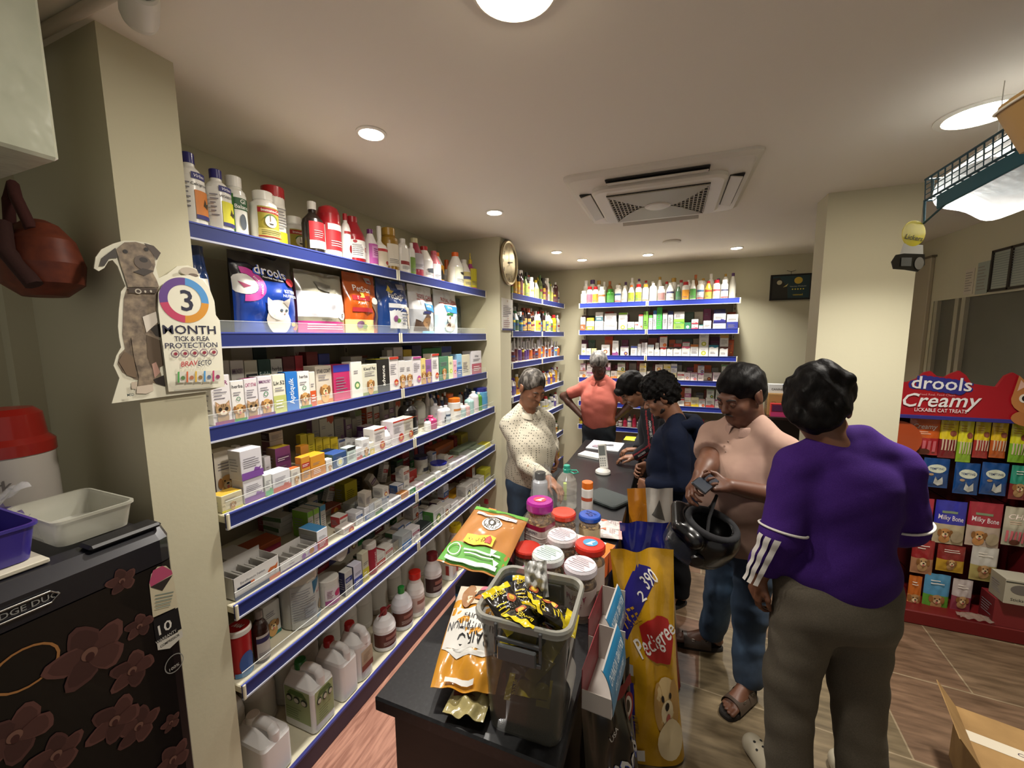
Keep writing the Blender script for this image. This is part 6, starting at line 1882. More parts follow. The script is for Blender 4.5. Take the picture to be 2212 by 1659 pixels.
tag(o, 'black dog food sack nearest the front, beside the counter end', 'food sack')
# ================================================================ things on walls, ceiling and floor
def onx(xp, off=0):
    """metric artwork on a plane x = xp facing +x, addressed by the photograph's pixels"""
    def q(px, py):
        p = at(px, py, 'X', xp)
        return (p.y, p.z)
    return q


# ---- cutout sign with dog on the near pillar
XS = -1.392
Q = onx(XS)
Z = lambda x, y: Q(x/3.318, 500+y/3.318)
outline = [(668, 265), (680, 185), (720, 130), (800, 90), (880, 66), (960, 68), (1060, 84), (1145, 150), (1122, 212), (1112, 260), (1132, 335), (1190, 308), (1262, 250), (1340, 243), (1402, 270), (1427, 320), (1418, 348), (1482, 412), (1516, 500), (1527, 600), (1556, 640), (1592, 1112), (1480, 1145), (795, 1232), (850, 1050), (808, 960), (828, 890), (862, 830), (848, 760), (840, 680), (846, 560), (862, 430), (893, 392), (868, 330), (838, 250), (800, 205), (770, 215), (742, 262), (702, 285)]
t = thing('cutout_sign', 'white cardboard cutout sign of grey dog fixed to the near left pillar', 'sign', (0, 0, 0))
m = M()
n = len(outline)
a = [(XS+.004, *Z(*p)) for p in outline]
b = [(XS, *Z(*p)) for p in outline]
m.add(a+b, [list(range(n))[::-1], list(range(n, 2*n))], '#d9d6c2')
m.add(a+b, [[i, (i+1) % n, n+(i+1) % n, n+i] for i in range(n)], '#c9c4ae')
fnx = lambda x, y, h: Vector((XS+.0045+h, x, y))


def pz(L, c):
    P = [Z(*p) for p in L]
    return ('p', P[::-1], c)


def ez(cx, cy, rx, ry, *k):
    c = Z(cx, cy)
    return ('e', c[0], c[1], abs(Z(cx+rx, cy)[0]-Z(cx-rx, cy)[0])/2, abs(Z(cx, cy+ry)[1]-Z(cx, cy-ry)[1])/2, *k)


def tz(cx, cy, hh, tx, ww, c, ang=0, st='b'):
    p = Z(cx, cy)
    return ('t', p[0], p[1], abs(Z(cx, cy+hh/2)[1]-Z(cx, cy-hh/2)[1]), tx, abs(Z(cx+ww/2, cy)[0]-Z(cx-ww/2, cy)[0]), ang, st, c)


FUR = noise_mat('grey_dog_fur_print', ['#5c5044', '#7c6d5c', '#97876f'], 55, .6, 6, bump=0)
el = [pz([(905, 400), (1130, 400), (1112, 560), (1130, 700), (1140, 1000), (1172, 1100), (1090, 1085), (960, 1060), (870, 1010), (835, 950), (850, 880), (890, 840), (870, 740), (875, 600), (880, 480)], FUR),
      pz([(1060, 690), (1138, 660), (1145, 760), (1110, 750)], '#2e2924'), pz([(1040, 740), (1140, 780), (1165, 960), (1090, 1000), (1050, 900)], '#554636'), pz([(1080, 950), (1110, 935), (1140, 1010), (1100, 1050)], '#b08a7c'), pz([(1090, 1060), (1165, 1030), (1178, 1110), (1110, 1090)], '#26201c'),
      pz([(840, 930), (880, 860), (950, 900), (970, 1050), (900, 1030)], '#6f5c48'), pz([(1012, 612), (1108, 575), (1122, 650), (1040, 725)], '#cfc7ba'),
      pz([(930, 760), (1020, 720), (1042, 900), (1082, 1040), (1085, 1120), (975, 1125), (985, 1040), (950, 900)], FUR), pz([(970, 1110), (1085, 1095), (1090, 1140), (1040, 1162), (968, 1160)], '#c4b6a4'), pz([(930, 1080), (975, 1075), (965, 1130), (932, 1125)], '#b9ab98'),
      pz([(820, 130), (880, 80), (960, 76), (1040, 100), (1090, 150), (1102, 240), (1085, 300), (1110, 345), (1130, 400), (905, 400), (880, 320), (850, 230)], FUR),
      pz([(702, 250), (720, 190), (815, 118), (832, 190), (772, 195), (735, 250)], '#39322c'), pz([(1018, 84), (1090, 105), (1140, 155), (1112, 208), (1080, 160)], '#4a4038'),
      ez(885, 145, 18, 14, '#1a1512'), ez(1035, 130, 16, 13, '#1a1512'), ez(1010, 225, 62, 50, '#5a4e44'), ez(1015, 205, 30, 18, '#2a2420'), pz([(940, 290), (1010, 265), (1090, 285), (1020, 320)], '#3a322c'), pz([(905, 405), (1110, 410), (1105, 445), (910, 440)], '#3c2f24'), ez(975, 430, 24, 18, .6, '#b4ac9c'), ez(1025, 432, 8, 9, '#b4ac9c'), ez(1065, 430, 8, 9, '#b4ac9c'),
      ez(1340, 290, 65, 30, '#b5aa98'), ez(1370, 315, 35, 12, '#6a5c50')]
art(m, el, fnx, .0003, 1, 1)
m.build('dog_print', t)
m = M()
art(m, [pz([(1113, 560), (1113, 440), (1150, 375), (1200, 335), (1262, 318), (1340, 315), (1430, 345), (1482, 412), (1516, 500), (1527, 600), (1556, 640), (1590, 1112), (1188, 1148)], '#dcd9c6')], lambda x, y, h: Vector((XS+.0135+h, x, y)), .0003, 1, 1)
m.build('white_panel', t)
fnx = lambda x, y, h: Vector((XS+.014+h, x, y))
m = M()
for a0, a1, c in ((-5, 85, '#4a8cc4'), (85, 190, '#5c3a80'), (190, 265, '#b53a5c'), (265, 355, '#c98a2c')):
    art(m, [('e', *ez(1305, 495, 176, 160, 0)[1:5], .68, a0, a1, c)], fnx, .0006, 1, 1)
m.build('ring_print', t)
m = M()
art(m, [tz(1318, 497, 150, '3', 130, '#23233a'), tz(1345, 705, 62, 'MONTH', 378, '#23233a', 0, 'bw'), tz(1358, 768, 34, 'TICK & FLEA', 250, '#2a2a40', 0, 'bw'), tz(1358, 815, 38, 'PROTECTION', 374, '#33344c', 0, 'w')]+[ez(1233+68*i, 877-3*i, 30, 27, .84, '#5a3a5c') for i in range(5)]+[ez(1233+68*i, 877-3*i, 14, 12, '#8a2a3c') for i in range(5)]
    + [tz(1330, 945, 36, 'BRAV', 128, '#b03038', 3, 'biw'), tz(1438, 940, 36, 'ECTO', 100, '#26263c', 3, 'biw'), tz(905, 1168, 20, 'MSD', 50, '#3a4a4c')]
    + [pz([(1240+62*i, 1005-2*i), (1298+62*i, 1003-2*i), (1298+62*i, 1080-2*i), (1240+62*i, 1082-2*i)], '#cfccc0') for i in range(5)]
    + [pz([(1240+62*i, 1005-2*i), (1252+62*i, 1003-2*i), (1252+62*i, 1080-2*i), (1240+62*i, 1082-2*i)], ['#4a9a4a', '#c8603a', '#d0a83a', '#4a90c8', '#b8406c'][i]) for i in range(5)]
    + [ez(1275+62*i, 1048-2*i, 15, 15, ['#5a7a4a', '#a86a4a', '#8a6a3a', '#5a6a80', '#8a3a5c'][i]) for i in range(5)]+[pz([(1205, 1135), (1470, 1112), (1470, 1116), (1205, 1140)], '#8a8a80')], fnx, .0004, 1, 1)
m.build('lettering', t)

# ---- refrigerator
XF = -1.15
F = onx(XF+.001)
fx = lambda x, y, h: Vector((XF+.0015+h, x, y))
t = thing('refrigerator', 'black single door refrigerator with orchid printed door at the near left', 'refrigerator', (0, 0, 0))
BK = ('#0d0a0c', 'gloss')
m = M()
m.box(-1.75, -.02, .03, -1.205, .572, 1.372, ('#141215', 'satin'), .01)
m.build('cabinet', t)
m = M()
rg = [[(q[0]+.03, q[1], z) for q in ((-1.20, -.02), (-1.18, -.02))] for z in (0, 1)]
door = [(-1.2, -.02), (-1.172, -.02), (-1.155, -.01), (-1.15, .01), (-1.15, .548), (-1.155, .566), (-1.172, .576), (-1.2, .576)]
m.loft([[(x, y, z) for x, y in door] for z in (.06, 1.30)], BK, (True, True), True, False)
m.build('door', t)
dp = m
m = M()
m.loft([[(x, y, z) for x, y in door] for z in (1.303, 1.36)]+[[(x-.03, y, 1.385) for x, y in door]], ('#1a1a22', 'gloss'), (True, True), True, False)
m.build('top_trim', t)
m = M()
m.box(-1.22, .43, 1.386, -1.165, .565, 1.398, ('#151417', 'satin'), .008)
m.build('hinge_cover', t)


def pF(L, c):
    return ('p', [F(*p) for p in L][::-1], c)


def flower(cx, cy, s, rot=0, c='#4a2c28', c2='#5a3832'):
    o = []
    y, z = F(cx, cy)
    k = s
    for i in range(5):
        a = rot+i*2*PI/5
        P = []
        for j in range(12):
            b = j/12*2*PI
            rr = 1+.12*math.sin(3*b+i)
            px_, pz_ = .62+.5*math.cos(b)*rr, .42*math.sin(b)*rr
            P.append((y+k*(px_*math.cos(a)-pz_*math.sin(a)), z+k*(px_*math.sin(a)+pz_*math.cos(a))))
        o.append(('p', P, c if i % 2 else c2))
        P2 = [(y+(p[0]-y)*.86+.0*k, z+(p[1]-z)*.86) for p in P]
        o.append(('p', P2, '#3c211d' if i % 2 else '#482a25'))
    o += [('e', y, z, k*.22, k*.22, '#6c4c40'), ('e', y, z-.1*k, k*.12, k*.16, '#3a1a17')]
    return o


m = M()
for cx, cy, s, r in ((192, 1412, .062, .5), (284, 1448, .040, 1.2), (246, 1556, .045, .9), (298, 1568, .040, 0), (372, 1640, .038, .6), (262, 1254, .026, .4), (300, 1352, .026, 1.4), (368, 1560, .020, .4), (120, 1630, .04, .2), (30, 1590, .05, 1)):
    art(m, flower(cx, cy, s, r), fx, .00025, 1, 1)
y, z = F(55, 1443)
art(m, [('e', y, z, .048, .042, .9, '#9a6a3a')], fx, .0004, 1, 1)
o = m.build('orchid_print', t)
m = M()
art(m, [pF([(322, 1262), (326, 1240), (340, 1224), (358, 1222), (372, 1234), (384, 1310), (330, 1334)], '#c9c0a4'), pF([(322, 1258), (330, 1232), (350, 1222), (370, 1232), (372, 1240), (345, 1256), (325, 1268)], '#b04a6c'), pF([(324, 1268), (372, 1242), (350, 1276)], '#2c2420')]+[pF([(334, 1285+7*i), (374-2*i, 1277+7*i), (374-2*i, 1279+7*i), (334, 1287+7*i)], '#7a8a80') for i in range(5)], fx, .0004, 1, 1)
m.build('energy_label', t)
m = M()
y, z = F(356, 1354)
y2, z2 = F(370, 1392)
art(m, [pF([(330, 1338), (384, 1312), (392, 1358), (337, 1386)], '#0a0a0e'), ('t', y, z, .026, '10', .05, 3, 'b', '#d8d6ce'), ('t', y, z-.026, .008, 'WARRANTY', .045, 3, '', '#c8c6be'), pF([(338, 1390), (392, 1360), (394, 1374), (366, 1400), (340, 1404)], '#c8c5ba'), ('t', *F(366, 1383), .007, 'COMPRESSOR', .042, 3, 'b', '#2a2826'), ('e', *F(375, 1432), .021, .024, .9, '#8a8a86'), ('t', *F(375, 1440), .008, '100%', .025, 3, 'b', '#b4b2aa')], fx, .0004, 1, 1)
m.build('warranty_label', t)
m = M()
m.T = Matrix.Translation((XF+.004, F(45, 1320)[0]+.0, 1.335))
m.tube([(0, -.10, -.012), (0, .04, -.012), (0, .052, 0), (0, .04, .012), (0, -.10, .012)], .0022, ('#a9a9a6', 'metal'), 6)
m.T = None
art(m, [('t', F(60, 1318)[0], 1.335, .012, 'EDGE DUO', .09, 0, 'bw', '#8c8c88')], fx, .0006, 1, 1)
m.build('badge', t)
# things on the refrigerator
FT = 1.387


def open_tray(name, label, cat, loc, rz, w, d, h, g, k=.004, taper=.9, group=None):
    t = thing(name, label, cat, loc, rz)
    m = M()
    R = lambda a, z: rrect(w*a, d*a, .02, z)
    m.loft([R(taper, 0), R(1, h), R(1.05, h+.002), R(1.05, h+.008), R(.99, h+.008), R(taper-.03, k)], g, (True, True))
    m.build('tray_body', t)
    return t


p = at(205, 1135, 'Z', FT+.02)
open_tray('clear_tray', 'frosted clear plastic tray on top of the refrigerator', 'tray', (-1.34, .475, FT+.004), 0, .22, .14, .055, glass('#c9c8ba', .25, .55))
open_tray('purple_basket', 'purple plastic basket on the refrigerator, beside the clear tray', 'basket', (-1.31, .285, FT+.012), 0, .20, .18, .07, ('#3a2f8a', 'gloss'))
m = M()
m.box(-.12, -.11, 0, .12, .11, .010, ('#cfc9b6', 'paper'), .002)
o = m.build('paper_pad')
o.location = (-1.315, .27, FT)
tag(o, 'cream paper pad under the purple basket', 'paper pad')
m = M()
rr = random.Random(6)
m.sheet(lambda u, v: Vector((-.10+.2*u, -.09+.18*v, .045+.03*math.sin(3*u+5*v)+.012*math.sin(19*u+3)*math.sin(15*v))), 24, 24, glass('#c8c8d0', .1, .35))
o = m.build('plastic_bag')
o.location = (-1.31, .285, FT+.09)
tag(o, 'crumpled clear plastic bag lying in the purple basket', 'plastic bag')
m = M()
m.sheet(lambda u, v: Vector((-.09+.18*u, -.10+.2*v, .05+.05*math.sin(2.6*u+1)*math.sin(2.8*v+.3)+.008*math.sin(23*u)*math.sin(17*v))), 24, 24, glass('#3a2470', .2, .8))
o = m.build('purple_film')
o.location = (-1.47, .32, FT+.004)
tag(o, 'purple plastic film heaped behind the trays on the refrigerator', 'plastic film')
t = thing('powder_tub', 'white tub with red lid in the dark corner above the refrigerator', 'tub', (-1.62, .475, FT))
m = M()
m.lathe([(.075, 0), (.08, .01), (.08, .16), (.077, .175)], ('#b4aea6', 'gloss'), 26)
art(m, [('t', .5, .6, .2, 'Rumark', .8, 0, 'b', '#6a6460')], cyl(.0805, .02, .15, -30, 90), .0006, 1.3, 8)
m.build('body', t)
m = M()
m.lathe([(.083, .165), (.083, .195), (.07, .21), (.065, .27), (.05, .285), (.001, .29)], ('#8c1a12', 'gloss'), 26)
m.build('lid', t)
# handbag, wrapped box above, camera
t = thing('handbag', 'rust brown handbag hanging in the dark corner at the left edge', 'bag', (-1.56, .56, 1.965))
m = M()
m.loft([[(w*math.cos(a), d*math.sin(a)*.5, z) for a in [2*PI*i/24 for i in range(24)]] for w, d, z in ((.06, .08, 0), (.11, .14, .03), (.125, .15, .08), (.11, .12, .14), (.07, .07, .18), (.03, .04, .195))], noise_mat('rust_leather', ['#54200f', '#6c2e16'], 40, .6, 4, bump=.2))
m.build('bag_body', t)
m = M()
m.tube([(-.05, -.03, .17), (-.02, -.035, .24), (.0, -.03, .275), (.02, -.035, .24), (.06, -.03, .16)], .012, ('#3a120c', 'cloth'), 8)
m.build('strap', t)
m = M()
m.tube([(.02, -.065, .17), (.05, -.075, .10), (.09, -.05, .02)], .018, ('#2e1009', 'cloth'), 8)
m.build('flap', t)
m = M()
m.box(-1.62, -.5, 2.205, -1.155, .462, ZC-.001, noise_mat('glossy_wrap', ['#b4b8a4', '#c4c7b4'], 9, .12, 3, bump=.35, dist=.02), .006)
o = m.build('wrapped_box')
tag(o, 'large white glossy wrapped box under the ceiling at the top left', 'box')
m = M()
m.box(-.2, -.06, -.0, .1, .06, .14, noise_mat('glossy_wrap_small', ['#a9b0a8', '#b8beb4'], 12, .15, 3, bump=.3, dist=.02), .006)
o = m.build('wrapped_parcel')
o.location = (-1.50, .33, 2.064)
tag(o, 'smaller pale wrapped parcel right under the large wrapped box', 'parcel')
t = thing('security_camera', 'white security camera on the ceiling above the near left pillar', 'camera', (-1.145, .63, ZC))
m = M()
m.lathe([(.04, 0), (.04, -.012), (.015, -.02), (.015, -.04)], ('#c9c4b8', 'satin'), 22)
m.build('bracket', t)
m = M()
m.T = Matrix.Translation((-.01, 0, -.055)) @ Matrix.Rotation(math.radians(78), 4, 'Y') @ Matrix.Rotation(math.radians(25), 4, 'X')
m.lathe([(.02, -.05), (.032, -.045), (.036, -.03), (.036, .03), (.034, .045), (.03, .05)], ('#c4c0b4', 'satin'), 24)
m.build('housing', t)
m = M()
m.T = Matrix.Translation((-.01, 0, -.055)) @ Matrix.Rotation(math.radians(78), 4, 'Y') @ Matrix.Rotation(math.radians(25), 4, 'X')
m.lathe([(.027, .051), (.022, .056), (.012, .055), (.001, .054)], ('#141414', 'gloss'), 20)
m.build('lens', t)
m = M()
m.tube([(-1.95, .615, ZC-.014), (-1.19, .622, ZC-.014)], .013, ('#b4ab9c', 'satin'), 10)
tag(m.build('conduit_pipe'), 'white conduit pipe on the ceiling running to the security camera', 'pipe')

# ---- air conditioner
t = thing('air_conditioner', 'white square ceiling cassette air conditioner with swirled grille', 'air conditioner', (-.10, 2.56, ZC))
AW = ('#cfc8ba', 'satin')
m = M()
m.loft([rrect(.91, .91, .05, 0, 5), rrect(.905, .905, .05, -.012, 5), rrect(.86, .86, .05, -.026, 5), rrect(.70, .70, .06, -.034, 5)], AW)
m.build('panel', t)
m = M()
m.loft([rrect(.66, .66, .07, -.034, 5), rrect(.66, .66, .07, -.052, 5), rrect(.63, .63, .06, -.062, 5), rrect(.54, .54, .02, -.062, 5)], AW, (False, True))
m.build('inner_frame', t)
for k in range(4):
    m = M()
    m.T = Matrix.Rotation(k*PI/2, 4, 'Z')
    m.box(-.24, .34, -.037, .24, .405, -.033, ('#1c1712', 'matte'))
    m.build('air_slot', t)
    m = M()
    m.T = Matrix.Rotation(k*PI/2, 4, 'Z') @ Matrix.Translation((0, .37, -.044)) @ Matrix.Rotation(math.radians(-12 if k else -55), 4, 'X')
    m.box(-.235, -.028, -.003, .235, .028, .003, ('#c4bdaf', 'satin'), .002)
    m.build('louvre', t)
m = M()
m.box(-.255, -.255, -.066, .255, .255, -.062, ('#1d1812', 'matte'))
BE = ('#9c917a', 'satin')
for k in range(25):
    x = -.25+.5*k/24
    m.box(x-.003, -.252, -.070, x+.003, .252, -.066, BE)
    if k % 2 == 0:
        m.box(-.252, x-.003, -.071, .252, x+.003, -.067, BE)
for s in (1, -1):     # solid swirled leaves
    P = []
    for i in range(17):
        u = i/16
        P.append((s*(-.255+.51*u), s*(.255-(.50*math.sin(PI*u*.5)**1.6 if 0 else .34*math.sin(PI*min(1, u*1.0))**1.0*(1-u*.35)))))
    poly = [(s*-.255, s*.255)]+P+[(s*.255, s*.255)]
    P3 = [(x, y, -.0725) for x, y in poly]
    m.add(P3, [list(range(len(P3)))], ('#8f846c', 'satin'))
m.lathe([(.07, -.073), (.06, -.078), (.03, -.08), (.001, -.081)], AW, 22)
m.build('grille', t)

# ---- wall clock, notice, picture, certificates
t = thing('wall_clock', 'round wall clock with bright metal rim on the far left pillar', 'clock', (-1.333, 3.275, 2.47), 90)
m = M()
m.T = Matrix.Rotation(PI/2, 4, 'X')
m.lathe([(.16, 0), (.18, .004), (.186, .02), (.178, .034), (.165, .03), (.16, .02)], ('#b4a98a', 'metal'), 40)
m.build('rim', t)
m = M()
m.T = Matrix.Rotation(PI/2, 4, 'X')
m.lathe([(.165, .015), (.001, .016)], ('#d8d2c4', 'gloss'), 40, caps=(False, False))
m.T = None
fc = lambda x, y, h: Vector((x, -.0165-h, y))
art(m, [('t', .13*math.sin(k*PI/6), .13*math.cos(k*PI/6), .03, str(k or 12), .05, 0, 'b', '#3a3038') for k in range(12)]+[('p', [(-.004, -.02), (.004, -.02), (.003, .11), (-.003, .11)], '#241c20'), ('p', [(-.02, -.005), (-.02, .005), (.075, .02), (.075, .012)], '#241c20'), ('e', 0, 0, .01, .01, '#241c20'), ('e', 0, -.06, .05, .04, .9, '#a89a8a')], fc, .0006, 1, 1)
m.build('dial', t)
t = None
m = M()
m.box(-.125, -.004, 0, .125, -.001, .27, '#d8d5cc')
art(m, [('e', .5, .93, .05, .04, '#b8a890'), ('r', 0, 0, 1, .06, '#3a3a6c')]+lines(.1, .9, .42, .8, 7, '#6a6470')+[('t', .5, .38, .03, 'TERMS', .3, 0, 'b', '#a8302c')]+lines(.1, .9, .1, .34, 4, '#8a5a5c'), flat((-.125, -.004, 0), (.25, 0, 0), (0, 0, .27)), .0004, .93, 1)
o = m.build('paper_notice')
o.location = (-1.333, 3.27, 1.90)
o.rotation_euler = (0, 0, PI/2)
tag(o, 'white printed notice sheet below the wall clock', 'notice')
t = thing('framed_picture', 'dark framed award picture hung on the back wall', 'picture', (1.125, 4.998, 2.20))
m = M()
for x0, z0, x1, z1 in ((-.18, 0, .18, .016), (-.18, .244, .18, .26), (-.18, .016, -.164, .244), (.164, .016, .18, .244)):
    m.box(x0, -.02, z0, x1, 0, z1, ('#15120f', 'satin'), .002)
m.build('frame', t)
m = M()
m.box(-.165, -.012, .015, .165, -.004, .245, ('#1c3a40', 'gloss'))
art(m, [('p', [(0, 0), (.45, 0), (.42, .5), (.2, .95), (0, .9)], '#2c2a24'), ('e', .2, .72, .07, .1, '#b8b090'), ('p', [(.3, .5), (.44, .66), (.4, .54)], '#c8b86a'), ('e', .7, .78, .11, .15, '#c8a83a'), ('t', .7, .52, .05, 'Veterinary Wholesaler', .44, 0, '', '#c4c4b4')]+[('e', .56+.07*i, .4, .02, .03, '#d8c84a') for i in range(5)]+[('t', .7, .16, .09, 'vetmed', .3, 0, 'b', '#c8b03a')], front(.33, .23, -.012, .015), .0005, 1.43, 1)
m.build('print', t)
m = M()
m.tube([(-.04, -.008, .30), (0, -.008, .285), (.04, -.008, .30)], .002, ('#3a3630', 'satin'), 6)
m.tube([(0, -.008, .26), (0, -.008, .29)], .002, ('#3a3630', 'satin'), 6)
m.build('hook', t)
for nm, lb, y0, y1, z0, z1, c in (('framed_certificate', 'dark framed certificate pair high on the right wall', 3.42, 3.955, 2.135, 2.42, '#a9b0a4'),):
    t = thing(nm, lb, 'certificate', (XR-.001, 0, 0))
    m = M()
    for a, b, c_, d in ((y0, y1, z0, z0+.016), (y0, y1, z1-.016, z1), (y0, y0+.014, z0, z1), (y1-.014, y1, z0, z1), (y1-.19, y1-.172, z0, z1)):
        m.box(-.018, a, c_, 0, b, d, ('#2c241c', 'satin'))
    m.build('frame', t)
    m = M()
    m.box(-.008, y0, z0, -.002, y1, z1, ('#a4ab9e', 'gloss'))
    art(m, lines(.04, .96, .1, .9, 14, '#87908a'), flat((-.008, y1, z0), (0, -(y1-y0), 0), (0, 0, z1-z0)), .0005, 1.8, 1)
    m.build('sheet', t)
for i, (y0, y1, z0, z1, c, lb) in enumerate(((3.99, 4.11, 2.13, 2.36, '#9aa296', 'grey paper notice taped on the right wall beside the certificate'), (4.14, 4.24, 2.14, 2.33, '#c4bba8', 'cream paper notice on the right wall, farthest from the certificate'))):
    m = M()
    m.box(-.003, y0, z0, -.0005, y1, z1, c)
    art(m, lines(.1, .9, .1, .9, 8, '#8a8478'), flat((-.003, y1, z0), (0, -(y1-y0), 0), (0, 0, z1-z0)), .0004, .5, 1)
    o = m.build('paper_notice')
    o.location = (XR, 0, 0)
    tag(o, lb, 'notice')

# ---- treat stand behind the right pillar
YS = 3.20
t = thing('treat_stand', 'red treat display stand with blue trimmed header board, behind the right pillar', 'display stand', (0, YS, 0))
RD = ('#4a0f12', 'satin')
m = M()
m.box(1.28, .30, .05, 2.06, .33, 1.34, RD)
m.build('back_board', t)
for x in (1.28, 2.04):
    m = M()
    m.box(x, .0, .05, x+.02, .30, 1.34, ('#5c1216', 'satin'))
    m.build('side_panel', t)
m = M()
m.box(1.26, -.06, 0, 2.07, .33, .09, ('#6a1416', 'satin'), .006)
m.build('base', t)
m = M()
hd = [(1.26, 1.345), (2.07, 1.345), (2.07, 1.53), (1.90, 1.54), (1.86, 1.60), (1.83, 1.62), (1.80, 1.60), (1.77, 1.535), (1.66, 1.55), (1.63, 1.60), (1.60, 1.625), (1.57, 1.61), (1.54, 1.585), (1.50, 1.59), (1.47, 1.62), (1.44, 1.61), (1.41, 1.57), (1.37, 1.55), (1.26, 1.545)]
m.prism(hd, -.02, .0, ('#a01722', 'gloss'))
fh = lambda x, y, h: Vector((x, -.021-h, y))
art(m, [('t', 1.52, 1.545, .085, 'drools', .30, -2, 'b', '#2a2a7c')]+[('e', 1.44+.028*i, 1.55-.004*i, .034, .045, '#2a2a7c') for i in range(7)]+[('t', 1.522, 1.547, .078, 'drools', .285, -2, 'b', '#e4e2e0'), ('t', 1.51, 1.478, .013, 'Feed Real. Feed Clean.', .2, 0, '', '#cc8a8c'),
        ('t', 1.53, 1.433, .085, 'Creamy', .36, 2, 'bi', '#e6e2e0'), ('t', 1.53, 1.383, .022, 'LICKABLE CAT TREATS', .24, 0, 'b', '#e0d4d4'), ('e', 1.93, 1.36, .09, .05, '#b0703a'), ('e', 1.92, 1.47, .09, .085, '#b87840'), ('p', [(1.835, 1.50), (1.85, 1.605), (1.90, 1.55)], '#b87840'), ('p', [(1.85, 1.515), (1.86, 1.58), (1.885, 1.545)], '#d8b0a0'), ('p', [(1.95, 1.55), (2.0, 1.605), (2.0, 1.50)], '#b87840'), ('e', 1.885, 1.475, .024, .026, '#e4dccc'), ('e', 1.888, 1.475, .016, .018, '#1c1410'), ('e', 1.965, 1.475, .024, .026, '#e4dccc'), ('e', 1.962, 1.475, .016, .018, '#1c1410'), ('e', 1.925, 1.42, .04, .03, '#e0d8cc'), ('e', 1.925, 1.435, .012, .008, '#a85a50'), ('p', [(1.9, 1.53), (1.92, 1.55), (1.91, 1.52)], '#5c3418'), ('p', [(1.93, 1.53), (1.95, 1.55), (1.94, 1.52)], '#5c3418')], fh, .0006, 1, 1)
m.build('header_board', t)
m = M()
m.box(1.26, -.026, 1.325, 2.07, .30, 1.348, ('#33307c', 'satin'), .002)
m.build('blue_rail', t)
m = M()
m.lathe([(.001, -.001), (.12, 0), (.12, .006), (.001, .007)], ('#a8461f', 'gloss'), 30)
o = m.build('orange_disc', t)
o.location = (1.36, .015, 1.18)
o.rotation_euler = (PI/2, 0, 0)
packs = [
    # x0, x1, y0 (top), y1, top colour, bottom colour, words, title, art
    [(1966, 2034, 903, 982, '#c85a1f', '#a8262c', 'orange pack with red sticks', 'Creamy'), (2034, 2074, 902, 990, '#d8c01c', '#7a1c24', 'yellow and maroon stick pack', ''), (2074, 2108, 904, 999, '#d8cf2a', '#8ab02c', 'yellow and lime stick pack', ''), (2109, 2144, 906, 990, '#d8c01c', '#a0302c', 'yellow and red stick pack', ''), (2145, 2182, 908, 990, '#dcb81c', '#b85a24', 'yellow and orange stick pack', ''), (2187, 2225, 911, 1000, '#d0cc1c', '#7cae2a', 'large lime pack', '')],
    [(1982, 1994, 992, 1030, '#3a9a5c', '#3a9a5c', 'narrow green pack', ''), (1996, 2054, 990, 1053, '#12407c', '#12407c', 'blue pack with white oval', 'o'), (2064, 2120, 1000, 1068, '#134480', '#134480', 'blue pack with white oval', 'o'), (2122, 2182, 1000, 1070, '#134480', '#134480', 'blue pack with white oval', 'o'), (2186, 2225, 1006, 1080, '#2a8a70', '#7a2c2c', 'teal and brown pack', '')],
    [(1972, 2020, 1076, 1163, '#a8243c', '#c8b49c', 'red milk bone pack', 'Milky Bone'), (2022, 2092, 1082, 1176, '#2a2a9c', '#b8a888', 'blue milk bone pack', 'Milky Bone'), (2094, 2170, 1086, 1182, '#9c1f34', '#b8a494', 'red milk bone pack', 'Milky Bone'), (2172, 2225, 1096, 1180, '#b4ae98', '#a8a490', 'cream chicken pack', 'CHI')],
    [(1972, 2022, 1166, 1240, '#8c1c22', '#a87858', 'dark red biscuit pack', ''), (2026, 2088, 1178, 1236, '#7c1c1c', '#b8902a', 'dark red and yellow pack', ''), (2100, 2160, 1182, 1256, '#b8b4ac', '#a89a5c', 'pale grey pack with cookies', '')],
    [(1964, 1994, 1244, 1318, '#b8601f', '#c8844a', 'orange pack with cat', ''), (1998, 2056, 1240, 1324, '#4a8ab0', '#5a9a34', 'sky blue and green pack', ''), (2059, 2104, 1252, 1320, '#b8aca8', '#8a3c4c', 'white and maroon pack', '')],
]
rown = ['top row', 'second row', 'third row', 'fourth row', 'bottom row']
